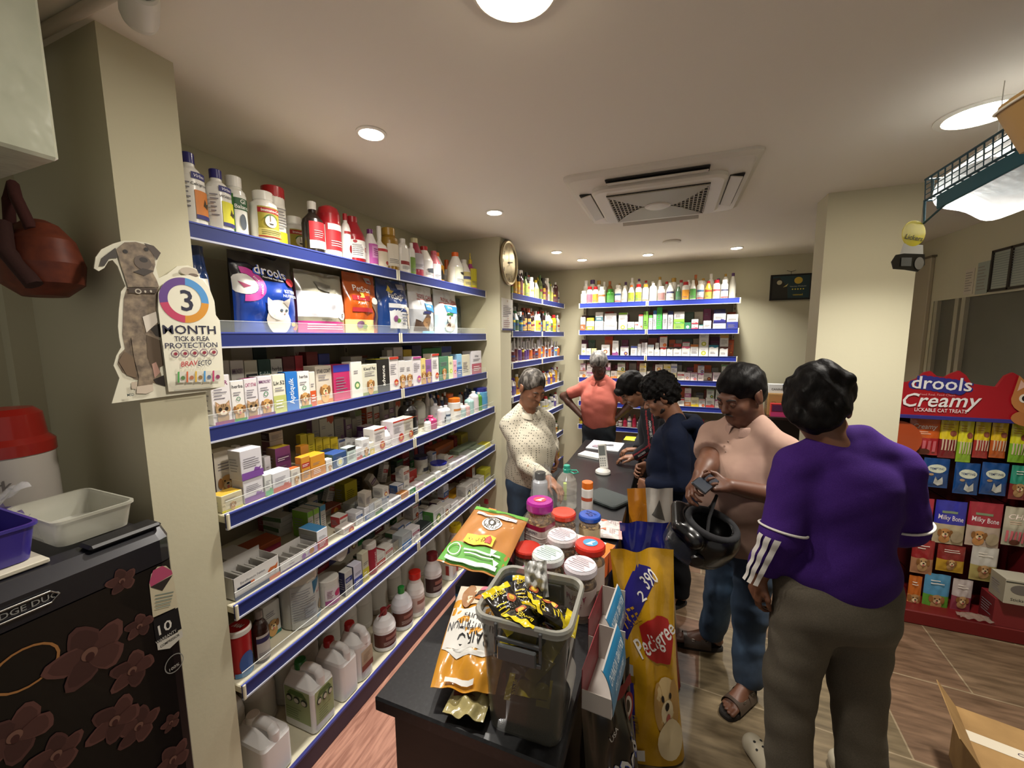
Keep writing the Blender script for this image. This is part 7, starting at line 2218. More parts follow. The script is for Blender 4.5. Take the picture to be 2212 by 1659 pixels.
for ri, L in enumerate(packs):
    for ci, (x0, x1, y0, y1, c1, c2, wd, tt) in enumerate(L):
        yy = YS+.05
        a, b = at(x0, y0, 'Y', yy), at(x1, y0, 'Y', yy)
        zt, zb = at((x0+x1)/2, y0, 'Y', yy).z, at((x0+x1)/2, y1, 'Y', yy).z
        w, h = b.x-a.x-.002, zt-zb
        fr = []
        if tt == 'o':
            fr = [('e', .5, .66, .36, .14, '#c9cdb8'), ('t', .5, .66, .07, 'TEMPTING', .56, 0, 'b', '#1c2c5c'), ('p', [(.4, .16), (.44, .4), (.55, .26), (.72, .4), (.78, .14), (.6, .08)], '#c4c6c0'), ('e', .28, .46, .1, .04, '#a88a6a')]
        elif tt == 'Milky Bone':
            fr = [('t', .5, .6, .11, 'Milky Bone', .8, -4, 'b', '#e0d4d8'), ('r', .2, .72, .7, .77, '#7a8a6a')]+dog_pic(.36, .24, .26, w/h, '#c48a50')+[('e', .74, .2, .2, .14, '#a8987c')]
        elif tt:
            fr = [('t', .5, .76, .13, tt, .8, 0, 'bi', '#f0e0d4')]+lines(.2, .8, .56, .66, 2, '#e8c8b0')+[('r', .1+.17*i, .1, .2+.17*i, .4, '#c8646c') for i in range(5)]+[('e', .5, .1, .22, .08, '#5a2c1c')]
        elif ri == 0:
            fr = [('e', .7, .62, .2, .07, '#8a4a34')]+[('r', .12+.17*i, .2, .2+.17*i, .48, '#d0b89c') for i in range(5)]+lines(.1, .7, .7, .86, 3, '#a8761c')
        else:
            fr = dog_pic(.5, .34, .3, w/h, '#b08a5c')+lines(.2, .8, .74, .88, 2, '#e0d8cc')
        o = pouch(w, h, .025, lambda u, v, c1=c1, c2=c2: c2 if v < .46 else c1, fr, back=c1, stand=False, seed=200+ri*10+ci, wr=.002, pinch=.0, name='treat_pack')
        o.location = ((a.x+b.x)/2, yy, zb)
        tag(o, '%s, %s from left in the %s of the red stand' % (wd, nth(ci), rown[ri]), 'treat pack', 'treat packs on the red stand')
        m = M()
        m.tube([((a.x+b.x)/2, .30, zt-.012), ((a.x+b.x)/2, .078, zt-.012), ((a.x+b.x)/2, .070, zt-.004)], .0025, ('#2a2422', 'metal'), 6)
        m.build('hook', t)
o = carton(.14, .12, .15, '#b4ae9c', [('t', .4, .2, .12, 'Sticks', .6, 0, 'b', '#2c2a28'), ('e', .5, .62, .34, .2, '#6a6460'), ('r', 0, .88, 1, .93, '#3a3a34')], '#98927e', name='sticks_carton')
o.location = (1.95, 3.165, .263)
o2 = carton(.16, .12, .17, '#7a2024', None, '#6a1a1e', name='display_block')
o2.location = (1.95, 3.205, .091)
tag(o, 'white treat sticks carton at the right of the red stand', 'carton')
tag(o2, 'dark red display block under the white sticks carton', 'display block')
m = M()
rr = random.Random(3)
m.sheet(lambda u, v: Vector((-.08+.16*u, -.03+.06*v, .02+.02*math.sin(PI*u)*math.sin(PI*v)+.006*math.sin(21*u+9*v))), 16, 8, glass('#a89888', .15, .5))
o = m.build('empty_packet')
o.location = (1.80, 3.16, .091)
tag(o, 'crumpled clear packet on the base of the red stand', 'packet')

# ---- cabinet and cartons right of the back rack
t = thing('low_cabinet', 'dark low cabinet against the back wall right of the rack', 'cabinet', (1.0, 4.82, 0))
m = M()
m.box(-.32, -.2, .0, .30, .17, 1.0, ('#1c1413', 'satin'), .004)
m.build('cabinet_body', t)
m = M()
m.box(-.34, -.22, 1.0, .31, .175, 1.03, ('#2a1c1a', 'gloss'), .003)
m.build('cabinet_top', t)
can = [('p', [(.55, 1), (1, 1), (1, .35)], '#2c88c8'), ('t', .36, .45, .22, 'CANINE', .6, 0, 'b', '#4a4a50')]
o = carton(.17, .09, .34, '#d4d4d0', can, name='canine_carton')
o.location = (.77, 4.74, 1.031)
tag(o, 'white and blue lettered carton next to the back rack end', 'carton')
o = carton(.20, .15, .22, '#a8824e', [('r', 0, .93, 1, 1, '#b8945e'), ('e', .25, .55, .12, .1, .7, '#8a6a3e')], '#9a7646', name='cardboard_box')
o.location = (1.04, 4.78, 1.031)
tag(o, 'brown cardboard box on the low back cabinet', 'cardboard box')
o = carton(.20, .10, .09, '#d2d4d4', can, name='canine_carton')
o.location = (1.05, 4.80, 1.2515)
tag(o, 'white and blue lettered carton on top of the brown cardboard box', 'carton')
o = carton(.19, .05, .13, '#b82a2c', [('r', 0, 0, 1, .35, '#d0407c'), ('r', .05, .4, .9, .9, '#5a2050')], name='red_carton')
o.location = (1.05, 4.66, 1.031)
tag(o, 'red and pink carton in front of the brown cardboard box', 'carton')

# ---- cardboard box on the floor at the lower right
KR = noise_mat('kraft_card', ['#8a6a3e', '#9c7a4a'], 12, .8, 5)
t = thing('cardboard_box', 'taped brown cardboard box on the stone floor at the lower right', 'cardboard box', (1.36, 1.95, 0), -14)
m = M()
m.box(-.20, -.16, 0, .20, .16, .24, KR)
m.box(-.20, -.16, .24, .20, .0, .2435, KR)
m.box(-.20, .003, .24, .20, .16, .2435, KR)
art(m, lines(.2, .9, .3, .4, 1, '#5c3c1c')+[('t', .5, .7, .12, 'FRAGILE', .5, 0, '', '#5c3c1c')], flat((-.2, -.16, 0), (.4, 0, 0), (0, 0, .24)), .0004, 1.6, 1)
m.build('carton_body', t)
m = M()
m.box(-.20, -.025, .2438, .20, .03, .2446, ('#d2c8b4', 'gloss'))
art(m, [('t', .4, .5, .3, 'CARE', .3, 0, 'bi', '#3a2440')], flat((-.2, -.025, .2447), (.4, 0, 0), (0, .055, 0)), .0003, 7, 1)
m.build('tape', t)
m = M()
m.T = Matrix.Translation((-.2, 0, .244)) @ Matrix.Rotation(math.radians(55), 4, 'Y')
m.box(-.11, -.16, -.0035, 0, .16, 0, KR)
m.build('side_flap', t)

# ---- wrapped wire basket, tan drum and tag hanging at the upper right
pa, pb = at(2020, 432, 'Y', 1.95), at(2225, 300, 'Y', 1.62)
t = thing('wire_basket', 'teal wire basket in clear plastic wrap hanging at the upper right', 'basket', (0, 0, 0))
TE = ('#123e48', 'satin')
ux = (pb-pa)
ux = Vector((ux.x, ux.y, ux.z*.6))
ln = .62
ux.normalize()
uy = Vector((0, 0, 1)).cross(ux).normalized()
uz = ux.cross(uy)
BM = Matrix(((ux.x, uy.x, uz.x, pa.x), (ux.y, uy.y, uz.y, pa.y), (ux.z, uy.z, uz.z, pa.z), (0, 0, 0, 1)))
m = M()
m.T = BM
for z in (0, .075):
    m.tube([(0, -.03, z), (ln, -.03, z), (ln, .25, z), (0, .25, z)], .004, TE, 8, True)
for k in range(22):
    x = ln*k/21
    m.tube([(x, -.03, .075), (x, -.03, 0), (x, .25, 0), (x, .25, .075)], .0022, TE, 6)
for z in (.02, .038, .056):
    m.tube([(0, -.03, z), (ln, -.03, z)], .0018, TE, 6)
for k in range(1, 12):
    y = -.03+.28*k/12
    m.tube([(0, y, .075), (0, y, 0), (ln, y, 0), (ln, y, .075)], .0022, TE, 6)
m.build('wire_frame', t)
m = M()
m.T = BM
m.box(.06, -.034, -.055, ln, -.026, -.008, ('#17505c', 'satin'), .002)
m.build('front_bar', t)
m = M()
m.T = BM
m.tube([(0, -.03, .0), (0, -.03, -.08), (.10, -.03, -.05)], .004, TE, 8)
m.build('end_hook', t)
m = M()
m.T = BM


def wrapf(u, v):
    a = 2*PI*u
    cz, cy = .035+.085*math.sin(a), .145+.15*math.cos(a)
    w = .009*math.sin(31*u+7*v)+.007*math.sin(17*v+11*u)
    return Vector((.005+(ln+.03)*v, cy+w, cz-.035*(1 if math.sin(a) < 0 else 0)*abs(math.sin(a))+w))


m.sheet(wrapf, 48, 30, veil('#e8ecf0', .72))
m.build('plastic_wrap', t)
m = M()
for f in (.12, .9):
    q = BM @ Vector((ln*f, .11, .075))
    m = M()
    m.tube([q, (q.x, q.y, ZC)], .0015, ('#c9c4b8', 'satin'), 6)
    m.build('hanging_cord', t)
q = BM @ Vector((0, -.03, -.08))
t = thing('hanging_tag', 'yellow and black shaped card tag hanging from the wire basket corner', 'tag', (q.x-.03, q.y-.01, q.z-.035), 25)
m = M()
m.lathe([(.001, -.001), (.045, -.001), (.045, .001), (.001, .0012)], ('#c9b81c', 'gloss'), 24)
m.T = None
o = m.build('yellow_disc', t)
o.rotation_euler = (PI/2, 0, 0)
m = M()
m.prism([(-.035, -.035), (.04, -.04), (.045, -.075), (-.045, -.075)], -.001, .001, ('#c8c4b8', 'gloss'))
m.prism([(-.06, -.075), (-.03, -.07), (.05, -.072), (.055, -.11), (.03, -.135), (-.02, -.128), (-.065, -.125), (-.075, -.1)], -.0012, .0012, ('#14130f', 'gloss'))
art(m, [('t', 0, -.015, .018, 'Lickers', .07, -8, 'bi', '#1c1a10'), ('r', -.04, -.115, .0, -.085, '#6c6c64'), ('e', .03, -.105, .018, .022, '#8a8478')], lambda x, y, h: Vector((x, -.0025-h, y)), .0004, 1, 1)
m.build('black_tail', t)
pd = at(2345, 205, 'Y', 1.22)
t = thing('paper_drum', 'tan drum shade with white rim cord at the right edge, by the bright lamp', 'shade', (pd.x, pd.y, pd.z), 0)
m = M()
m.T = Matrix.Rotation(math.radians(-25), 4, 'Y')
m.lathe([(.085, -.06), (.10, -.05), (.105, .05), (.098, .06), (.001, .064)], ('#a9854e', 'paper'), 32)
m.build('shade_body', t)
m = M()
m.T = Matrix.Rotation(math.radians(-25), 4, 'Y')
m.tube([(.107*math.cos(2*PI*i/36), .107*math.sin(2*PI*i/36), .05) for i in range(36)], .003, ('#e4dcc8', 'satin'), 6, True)
m.build('rim_cord', t)
m = M()
m.tube([(0, 0, .05), (0, 0, ZC-pd.z)], .002, ('#d8d0bc', 'satin'), 6)
m.build('hanging_cord', t)

# ---- office chair behind the counter
t = thing('office_chair', 'black mesh back office chair behind the counter', 'chair', (-1.03, 3.78, 0), 150)
t.scale = (.74, .74, .92)
BL = ('#121214', 'satin')
m = M()
m.loft([rrect(.46, .44, .08, .44, 5), rrect(.49, .47, .09, .46, 5), rrect(.48, .46, .09, .50, 5), rrect(.44, .42, .08, .515, 5)], ('#17181a', 'cloth'))
m.build('seat', t)
m = M()
bk = [(.20*math.cos(a)*(1 if abs(math.cos(a)) < .9 else 1), .24, .82+.22*math.sin(a)) for a in [2*PI*i/28 for i in range(28)]]
bk = [(x*1.05, .22+.03*(1-((z-.6)/.44)), z) for x, y, z in bk]
m.tube(bk, .013, BL, 8, True)
m.tube([(0, .12, .47), (0, .25, .5), (0, .25, .62)], .02, BL, 8)
m.build('back_frame', t)
m = M()
m.sheet(lambda u, v: Vector((.20*math.sqrt(max(0, 1-(2*v-1)**2))*(2*u-1), .235+.02*math.cos(PI*(u-.5))*0, .60+.44*v)), 10, 14, glass('#1c1e20', .7, .75))
m.build('mesh_back', t)
for s in (-1, 1):
    m = M()
    m.tube([(s*.24, .05, .47), (s*.28, .05, .55), (s*.28, .04, .66), (s*.27, -.1, .68)], .016, BL, 8)
    m.box(s*.28-.025, -.14, .675, s*.28+.025, .10, .70, BL, .01)
    m.build('armrest', t)
m = M()
m.tube([(0, 0, .08), (0, 0, .44)], .025, ('#3a3a3c', 'metal'), 12)
m.build('gas_stem', t)
for k in range(5):
    a = 2*PI*k/5
    m = M()
    m.tube([(0, 0, .10), (.27*math.cos(a), .27*math.sin(a), .07)], [.024, .016], BL, 8)
    lg = m.build('base_arm', t)
    m = M()
    m.ell((.27*math.cos(a), .27*math.sin(a), .028), (.026, .026, .028), BL, 10, 8)
    m.build('caster', lg)
# ================================================================ people: signed distance shapes meshed by surface nets
class Field:
    """smooth union of rounded cones and ellipsoids, cut by planes, sampled on a grid"""

    def __init__(s, vox, k=.02):
        s.vox, s.k, s.P, s.cuts, s.subs, s.noise = vox, k, [], [], [], None

    def cone(s, a, b, r1, r2=None, k=None, flat=None, cap=False):
        s.P.append(('c', np.array(a, float), np.array(b, float), r1, r1 if r2 is None else r2, k, flat, cap))

    def ell(s, c, r, R=None, k=None):
        s.P.append(('e', np.array(c, float), np.array(r, float), R, None, k, None, None))

    def bounds(s):
        lo, hi = [], []
        for p in s.P:
            if p[0] == 'c':
                m = max(p[3], p[4])
                lo += [np.minimum(p[1], p[2])-m]
                hi += [np.maximum(p[1], p[2])+m]
            else:
                m = max(p[2])
                lo.append(p[1]-m)
                hi.append(p[1]+m)
        return np.min(lo, 0)-.03, np.max(hi, 0)+.03

    @staticmethod
    def dist(p, X):
        if p[0] == 'c':
            a, b, r1, r2, flat, cap = p[1], p[2], p[3], p[4], p[6], p[7]
            Y, a2, b2 = X, a, b
            if flat is not None:     # squash along a direction
                n, f = np.array(flat[0], float), flat[1]
                n = n/np.linalg.norm(n)
                Y = X+((X-a)@n)[..., None]*n*(1/f-1)
            ab = b2-a2
            L2 = max(1e-9, ab@ab)
            t0 = ((Y-a2)@ab)/L2
            t = np.clip(t0, 0, 1)
            d = np.linalg.norm(Y-a2-t[..., None]*ab, axis=-1)-(r1+(r2-r1)*t)
            if cap:
                L = math.sqrt(L2)
                d = np.maximum(d, np.maximum(-t0 if cap != 2 else -1, t0-1)*L)
            return d
        q = X-p[1]
        if p[3] is not None:
            q = q@p[3]
        k0 = np.linalg.norm(q/p[2], axis=-1)
        k1 = np.linalg.norm(q/(p[2]*p[2]), axis=-1)
        return k0*(k0-1)/np.maximum(k1, 1e-6)

    def mesh(s):
        lo, hi = s.bounds()
        n = np.ceil((hi-lo)/s.vox).astype(int)+1
        ax = [lo[i]+s.vox*np.arange(n[i]) for i in range(3)]
        F = np.full(tuple(n), 1.0, np.float32)

        def region(p, pad):
            if p[0] == 'c':
                m = max(p[3], p[4])+pad
                a, b = np.minimum(p[1], p[2])-m, np.maximum(p[1], p[2])+m
            else:
                m = max(p[2])+pad
                a, b = p[1]-m, p[1]+m
            i0 = np.maximum(0, np.floor((a-lo)/s.vox)).astype(int)
            i1 = np.minimum(n, np.ceil((b-lo)/s.vox).astype(int)+1)
            return tuple(slice(u, v) for u, v in zip(i0, i1))

        def grid(sl):
            return np.stack(np.meshgrid(ax[0][sl[0]], ax[1][sl[1]], ax[2][sl[2]], indexing='ij'), -1)
        for p in s.P:
            k = s.k if p[5] is None else p[5]
            sl = region(p, .03+k)
            if any(q.stop <= q.start for q in sl):
                continue
            d = s.dist(p, grid(sl))
            f = F[sl]
            h = np.maximum(k-np.abs(f-d), 0)/max(k, 1e-6)
            F[sl] = np.minimum(f, d)-h*h*k*.25
        for p in s.subs:
            sl = region(p, .01)
            if any(q.stop <= q.start for q in sl):
                continue
            F[sl] = np.maximum(F[sl], -s.dist(p, grid(sl)))
        X = None
        if s.noise or s.cuts:
            X = np.stack(np.meshgrid(*ax, indexing='ij'), -1).astype(np.float32)
        if s.noise:
            F = F+s.noise(X).astype(np.float32)
        for pt, nn in s.cuts:       # removes what lies on the side the normal points to
            nn = np.array(nn, float)
            F = np.maximum(F, (X-np.array(pt, np.float32))@(nn/np.linalg.norm(nn)).astype(np.float32))
        return nets(F, lo, s.vox)


def nets(F, lo, h):
    I = F < 0
    n = np.array(F.shape)-1
    C = [(i, j, k) for i in (0, 1) for j in (0, 1) for k in (0, 1)]
    sl = lambda c: tuple(slice(c[a], c[a]+n[a]) for a in range(3))
    cnt = sum(I[sl(c)].astype(np.int8) for c in C)
    mask = (cnt > 0) & (cnt < 8)
    idx = np.argwhere(mask)
    pos, num = np.zeros((len(idx), 3)), np.zeros(len(idx))
    val = {c: F[idx[:, 0]+c[0], idx[:, 1]+c[1], idx[:, 2]+c[2]] for c in C}
    for c in C:
        for a in range(3):
            if c[a] == 0:
                e = list(c)
                e[a] = 1
                fa, fb = val[c], val[tuple(e)]
                x = (fa < 0) != (fb < 0)
                t = np.where(x, fa/np.where(x, fa-fb, 1), 0)
                for q in range(3):
                    pos[:, q] += np.where(x, c[q]+(t if q == a else 0), 0)
                num += x
    V = lo+h*(idx+pos/np.maximum(num, 1)[:, None])
    ids = -np.ones(tuple(n), int)
    ids[tuple(idx.T)] = np.arange(len(idx))
    Q = []
    for a in range(3):
        b, c = (a+1) % 3, (a+2) % 3
        s0 = [slice(1, n[q]) for q in range(3)]
        s0[a] = slice(0, n[a])
        s1 = list(s0)
        s1[a] = slice(1, n[a]+1)
        A, B = I[tuple(s0)], I[tuple(s1)]
        for flip, X in ((0, A & ~B), (1, ~A & B)):
            w = np.argwhere(X)
            for q in range(3):
                if q != a:
                    w[:, q] += 1

            def g(db, dc):
                v = w.copy()
                v[:, b] -= db
                v[:, c] -= dc
                return ids[tuple(v.T)]
            q4 = [g(1, 1), g(0, 1), g(0, 0), g(1, 0)]
            if flip:
                q4 = q4[::-1]
            f = np.stack(q4, 1)
            Q.append(f[(f >= 0).all(1)])
    return V, np.concatenate(Q)


def welded(pieces):
    """one connected surface from overlapping closed pieces"""
    obs = []
    for V, Q in pieces:
        me = bpy.data.meshes.new('piece')
        me.from_pydata(V.tolist(), [], Q.tolist())
        ob = bpy.data.objects.new('piece', me)
        COL.objects.link(ob)
        obs.append(ob)
    for o in obs[1:]:
        b = obs[0].modifiers.new('join', 'BOOLEAN')
        b.operation, b.object, b.solver = 'UNION', o, SOLVER
    dg = bpy.context.evaluated_depsgraph_get()
    me = bpy.data.meshes.new_from_object(obs[0].evaluated_get(dg))
    for o in obs:
        bpy.data.objects.remove(o)
    return me


SOLVER = 'MANIFOLD'


def flesh(name, parent, pieces, mfn, smooth=2):
    """pieces: [(V, Q)]; mfn a material or a function of face centres giving (index array, [materials])"""
    vs, fs, o = [], [], 0
    for V, Q in pieces:
        V = V.copy()
        E = np.concatenate([Q[:, [0, 1]], Q[:, [1, 2]], Q[:, [2, 3]], Q[:, [3, 0]]])
        for _ in range(smooth):
            S, c = np.zeros_like(V), np.zeros(len(V))
            for i, j in ((0, 1), (1, 0)):
                np.add.at(S, E[:, i], V[E[:, j]])
                np.add.at(c, E[:, i], 1)
            V = V*.5+.5*S/np.maximum(c, 1)[:, None]
        vs.append(V)
        fs.append(Q+o)
        o += len(V)
    if len(pieces) > 1:
        me = welded([(v, f-f.min()) for v, f in zip(vs, fs)])
        me.name = name
        me.materials.clear()
    else:
        me = bpy.data.meshes.new(name)
        me.from_pydata(vs[0].tolist(), [], fs[0].tolist())
    if callable(mfn):
        ii, ms = mfn(vs[0][fs[0]].mean(1))
        for m in ms:
            me.materials.append(m)
        me.polygons.foreach_set('material_index', np.asarray(ii, np.int32))
    else:
        me.materials.append(mfn)
    me.polygons.foreach_set('use_smooth', np.ones(len(me.polygons), bool))
    me.polygons.foreach_set('material_index', np.zeros(len(me.polygons), np.int32)) if not callable(mfn) else None
    me.update()
    ob = bpy.data.objects.new(name, me)
    COL.objects.link(ob)
    if parent:
        ob.parent = parent
    return ob


def euler(yaw, pitch=0, roll=0):
    """head frame: yaw turns the face (0 = towards -y), positive pitch nods down, roll tips sideways"""
    r = math.radians
    return Matrix.Rotation(r(yaw), 3, 'Z') @ Matrix.Rotation(r(pitch), 3, 'X') @ Matrix.Rotation(r(roll), 3, 'Y')


def wr(amp, *fr):
    """cloth folds: sum of tilted sine waves"""
    def f(X):
        o = 0
        for i, (a, b, c, p) in enumerate(fr):
            w = np.sin(a*X[..., 0]+b*X[..., 1]+c*X[..., 2]+p+1.6*np.sin(9*X[..., 2]+6*X[..., 0]-4*X[..., 1]+i))
            o = o+w+.6*(1-2*np.abs(np.sin(.8*a*X[..., 0]+1.1*b*X[..., 1]+.9*c*X[..., 2]+2*i+1.2*np.sin(7*X[..., 0]+5*X[..., 2]))))
        return amp*o/len(fr)
    return f


def head_piece(c, R, s, vox=.0045, fat=1.0, beard=0, neck_to=None):
    f = Field(vox, .014)
    f.ell((0, .012, .045), (.074, .092, .078))
    f.ell((0, -.03, -.03), (.058*fat, .06, .085))
    f.ell((0, -.058, -.098), (.028*fat, .024, .02), k=.03)
    for q in (-1, 1):
        f.cone((q*.046*fat, -.01, -.055), (q*.02, -.055, -.096), .02, .016, k=.03)
        f.ell((q*.036, -.066, -.03), (.022*fat, .02, .022), k=.02)
        f.ell((q*.079, .010, -.008), (.010, .021, .033), k=.006)
        f.cone((q*.082, .014, -.03), (q*.086, .022, .02), .006, k=.004)
        f.ell((q*.011, -.098, -.034), (.008, .010, .007), k=.006)
    f.cone((-.034, -.08, .014), (.034, -.08, .014), .013, k=.016)
    f.cone((0, -.088, .008), (0, -.109, -.030), .0075, .0125, k=.012)
    f.cone((-.018, -.088, -.062), (.018, -.088, -.062), .006, k=.006)
    f.cone((-.015, -.087, -.073), (.015, -.087, -.073), .007, k=.006)
    for q in (-1, 1):
        f.subs.append(('e', np.array((q*.031, -.102, -.003)), np.array((.017, .018, .010)), None))
    f.subs.append(('c', np.array((-.017, -.099, -.0675)), np.array((.017, -.099, -.0675)), .0022, .0022, None, None, False))
    if neck_to is not None:
        n = (R.inverted() @ (Vector(neck_to)-Vector(c)))/s
        f.cone((0, .022, -.06), n, .054*fat, .062*fat, k=.03)
    V, Q = f.mesh()
    A = np.array(R)*s
    return V@A.T+np.array(c), Q


def face_parts(t, c, R, s, skin, brow='#15100d', closed=.55, hairm=None):
    """eyes with lowered lids, eyebrows"""
    MX = Matrix.Translation(c) @ (R*s).to_4x4()
    for q in (-1, 1):
        m = M()
        m.T = MX
        rg = []
        for i in range(9):
            a = PI*i/8
            rg.append([(q*.031+.0125*math.sin(a)*math.cos(b), -.084+.0125*math.sin(a)*math.sin(b), -.003+.0125*math.cos(a)) for b in [2*PI*j/14 for j in range(14)]])
        lid = int(8*closed+.5)
        m.loft(rg[::-1], ([('#b9b0a4', 'gloss')]*(8-lid)+[skin]*lid), (False, False))
        m.ell((q*.031, -.0945, -.006), (.0045, .003, .004), ('#120d0a', 'gloss'), 8, 6)
        m.build('eye', t)
        m = M()
        m.T = MX
        m.tube([(q*.014, -.097, .016), (q*.030, -.096, .022), (q*.048, -.082, .016)], [.003, .0042, .002], (brow, 'hair'), 6)
        m.build('eyebrow', t)


def hair_piece(c, R, s, vol=1.0, curl=.0, fr=40, top=0.0, hairline=.03, low=-.05, seed=0, side=1.0, fringe=None):
    f = Field(.005, .02)
    f.ell((0, .016, .050+top*.5), (.080*vol*side, .098*vol, .080*vol+top))
    f.ell((0, .045, .0), (.078*vol*side, .070*vol, .075), k=.03)
    for q in fringe or []:
        f.ell(*q, k=.02)
    f.subs.append(('e', np.array((0, -.085, hairline-.075)), np.array((.068, .062, .085)), None))
    for q in (-1, 1):
        f.subs.append(('e', np.array((q*.075, -.022, -.045)), np.array((.03, .042, .05)), None))
    f.cuts.append(((0, 0, low), (0, -.35, -1)))
    if curl:
        f.noise = wr(curl, (fr, .5*fr, fr*.3, seed), (-.4*fr, fr, .6*fr, 1+seed), (.3*fr, -.6*fr, fr, 2), (1.6*fr, .2*fr, -1.2*fr, 3))
    V, Q = f.mesh()
    A = np.array(R)*s
    return V@A.T+np.array(c), Q


def arm_piece(sh, el, wrp, hd, pn, r=(.046, .038, .027), left=True, curl=(35, 40, 30), spread=.012, s=1.0, thumb=.5, vox=.0045, up=1.0):
    """arm from shoulder to fingertips; hd = hand direction, pn = direction the palm faces"""
    f = Field(vox, .012)
    sh, el, wrp = Vector(sh), Vector(el), Vector(wrp)
    st = sh.lerp(el, 1-up)
    f.cone(st, el, r[0], r[1], k=.02)
    md = el.lerp(wrp, .3)
    f.cone(el, md, r[1]*.98, r[1]*1.02, k=.02)
    f.cone(md, wrp, r[1]*1.0, r[2], k=.02)
    d = Vector(hd).normalized()
    n = Vector(pn)
    n = (n-d*n.dot(d)).normalized()
    sd = d.cross(n)*(1 if left else -1)      # towards the thumb
    K = []
    for i, q in enumerate((1.4, .48, -.45, -1.3)):
        kn = wrp+d*(.088-.006*abs(i-1))*s+sd*q*.0205*s
        f.cone(wrp+d*.012*s+sd*q*.012*s, kn, .0155*s, .0115*s, k=.014)
        K.append(kn)
    for i, kn in enumerate(K):
        ln = (.95, 1.06, 1.0, .8)[i]*s
        a, p = 0, kn
        for j, (L, c) in enumerate(zip((.040, .026, .021), curl)):
            a += math.radians(c*(.85+.1*i))
            v = (d*math.cos(a)+n*math.sin(a)+sd*(1.5-i)*spread*(1-j*.4)).normalized()
            e = p+v*L*ln
            f.cone(p, e, (.0092-.0008*j)*s, (.0086-.001*j)*s, k=.004)
            p = e
    b = wrp+d*.022*s+sd*.022*s+n*.006*s
    v1 = (d*.62+sd*.62+n*.35*thumb).normalized()
    e1 = b+v1*.044*s
    v2 = (d*.85+sd*(.25-.3*thumb)+n*.5*thumb).normalized()
    e2 = e1+v2*.032*s
    f.cone(b, e1, .0155*s, .0115*s, k=.012)
    f.cone(e1, e2, .0105*s, .0085*s, k=.005)
    f.cone(e2, e2+(v2+n*.3*thumb)*.018*s, .0085*s, .0068*s, k=.004)
    return f.mesh()


def foot_piece(an, d, s=1.0):
    f = Field(.005, .014)
    an, d = Vector(an), Vector((d[0], d[1], 0)).normalized()
    sd = Vector((-d.y, d.x, 0))
    z = an.z-.075
    f.cone(an+Vector((0, 0, .10)), an, .036*s, .036*s)
    f.cone(an, an-d*.035+Vector((0, 0, -.04)), .034*s, .030*s, k=.02)
    f.cone(an, Vector((an.x, an.y, z+.028))+d*.12*s, .034*s, .024*s, k=.03)
    f.cone(Vector((an.x, an.y, z+.022))+d*.06*s+sd*.012, Vector((an.x, an.y, z+.02))+d*.15*s+sd*.018, .026*s, .018*s, k=.02)
    f.cone(Vector((an.x, an.y, z+.022))+d*.06*s-sd*.012, Vector((an.x, an.y, z+.02))+d*.14*s-sd*.02, .026*s, .017*s, k=.02)
    for i, (q, L, r) in enumerate(((.030, .198, .0125), (.012, .20, .009), (-.004, .192, .0085), (-.018, .182, .008), (-.031, .168, .0078))):
        f.cone(Vector((an.x, an.y, z+.018))+d*.14*s+sd*q*s, Vector((an.x, an.y, z+.014))+d*L*s+sd*q*1.05*s, r*s, r*.9*s, k=.004)
    return f.mesh()


def sandal(t, an, d, s=1.0, col='#44372e', sole='#1c1612', straps=((.035, .034), (.105, .062)), buckle=True):
    d = Vector((d[0], d[1], 0)).normalized()
    sd = Vector((-d.y, d.x, 0))
    z = an[2]-.075
    P = []
    for i in range(28):
        a = 2*PI*i/28
        u = .075+.142*math.cos(a)
        w = (.043+.010*(u-.05)/.14)*abs(math.sin(a))**.65*(1 if math.sin(a) > 0 else -1)
        P.append((u, w))
    so = bpy.data.objects.new('sandal', None)
    COL.objects.link(so)
    so.parent = t
    m = M()
    R = lambda k, zz: [tuple(Vector((an[0], an[1], zz))+d*(.075+(u-.075)*k)*s+sd*w*k*s) for u, w in P]
    m.loft([R(.97, z-.024), R(1.0, z-.018), R(1.0, z-.004), R(.97, z+.002)], (sole, 'matte'))
    m.build('sole', so)
    for u0, wd in straps:
        m = M()
        hgt = .062 if u0 < .08 else .052

        def sf(a, b, u0=u0, wd=wd, hgt=hgt):
            th = PI*a
            return Vector((an[0], an[1], z-.004))+d*(u0+wd*(b-.5)*2*.8)*s+sd*.049*math.cos(th)*s+Vector((0, 0, hgt*math.sin(th)**.8*s))
        m.sheet(sf, 18, 3, (col, 'satin'))
        m.sheet(lambda a, b: sf(1-a, b)+Vector((0, 0, -.003)), 18, 3, (col, 'satin'))
        m.build('strap', so)
        if buckle:
            m = M()
            q = sf(.22, .5)
            m.tube([q+d*.008+sd*.003, q+d*.008+sd*.003+Vector((0, 0, .012)), q-d*.008+sd*.003+Vector((0, 0, .012)), q-d*.008+sd*.003], .0016, ('#a9a39a', 'metal'), 6, True)
            m.build('buckle', so)


def cloth_mat(name, col, col2=None, sc=240, st=.3):
    return noise_mat(name, [col, col2 or col], sc, .9, 4, bump=st, dist=.0015)


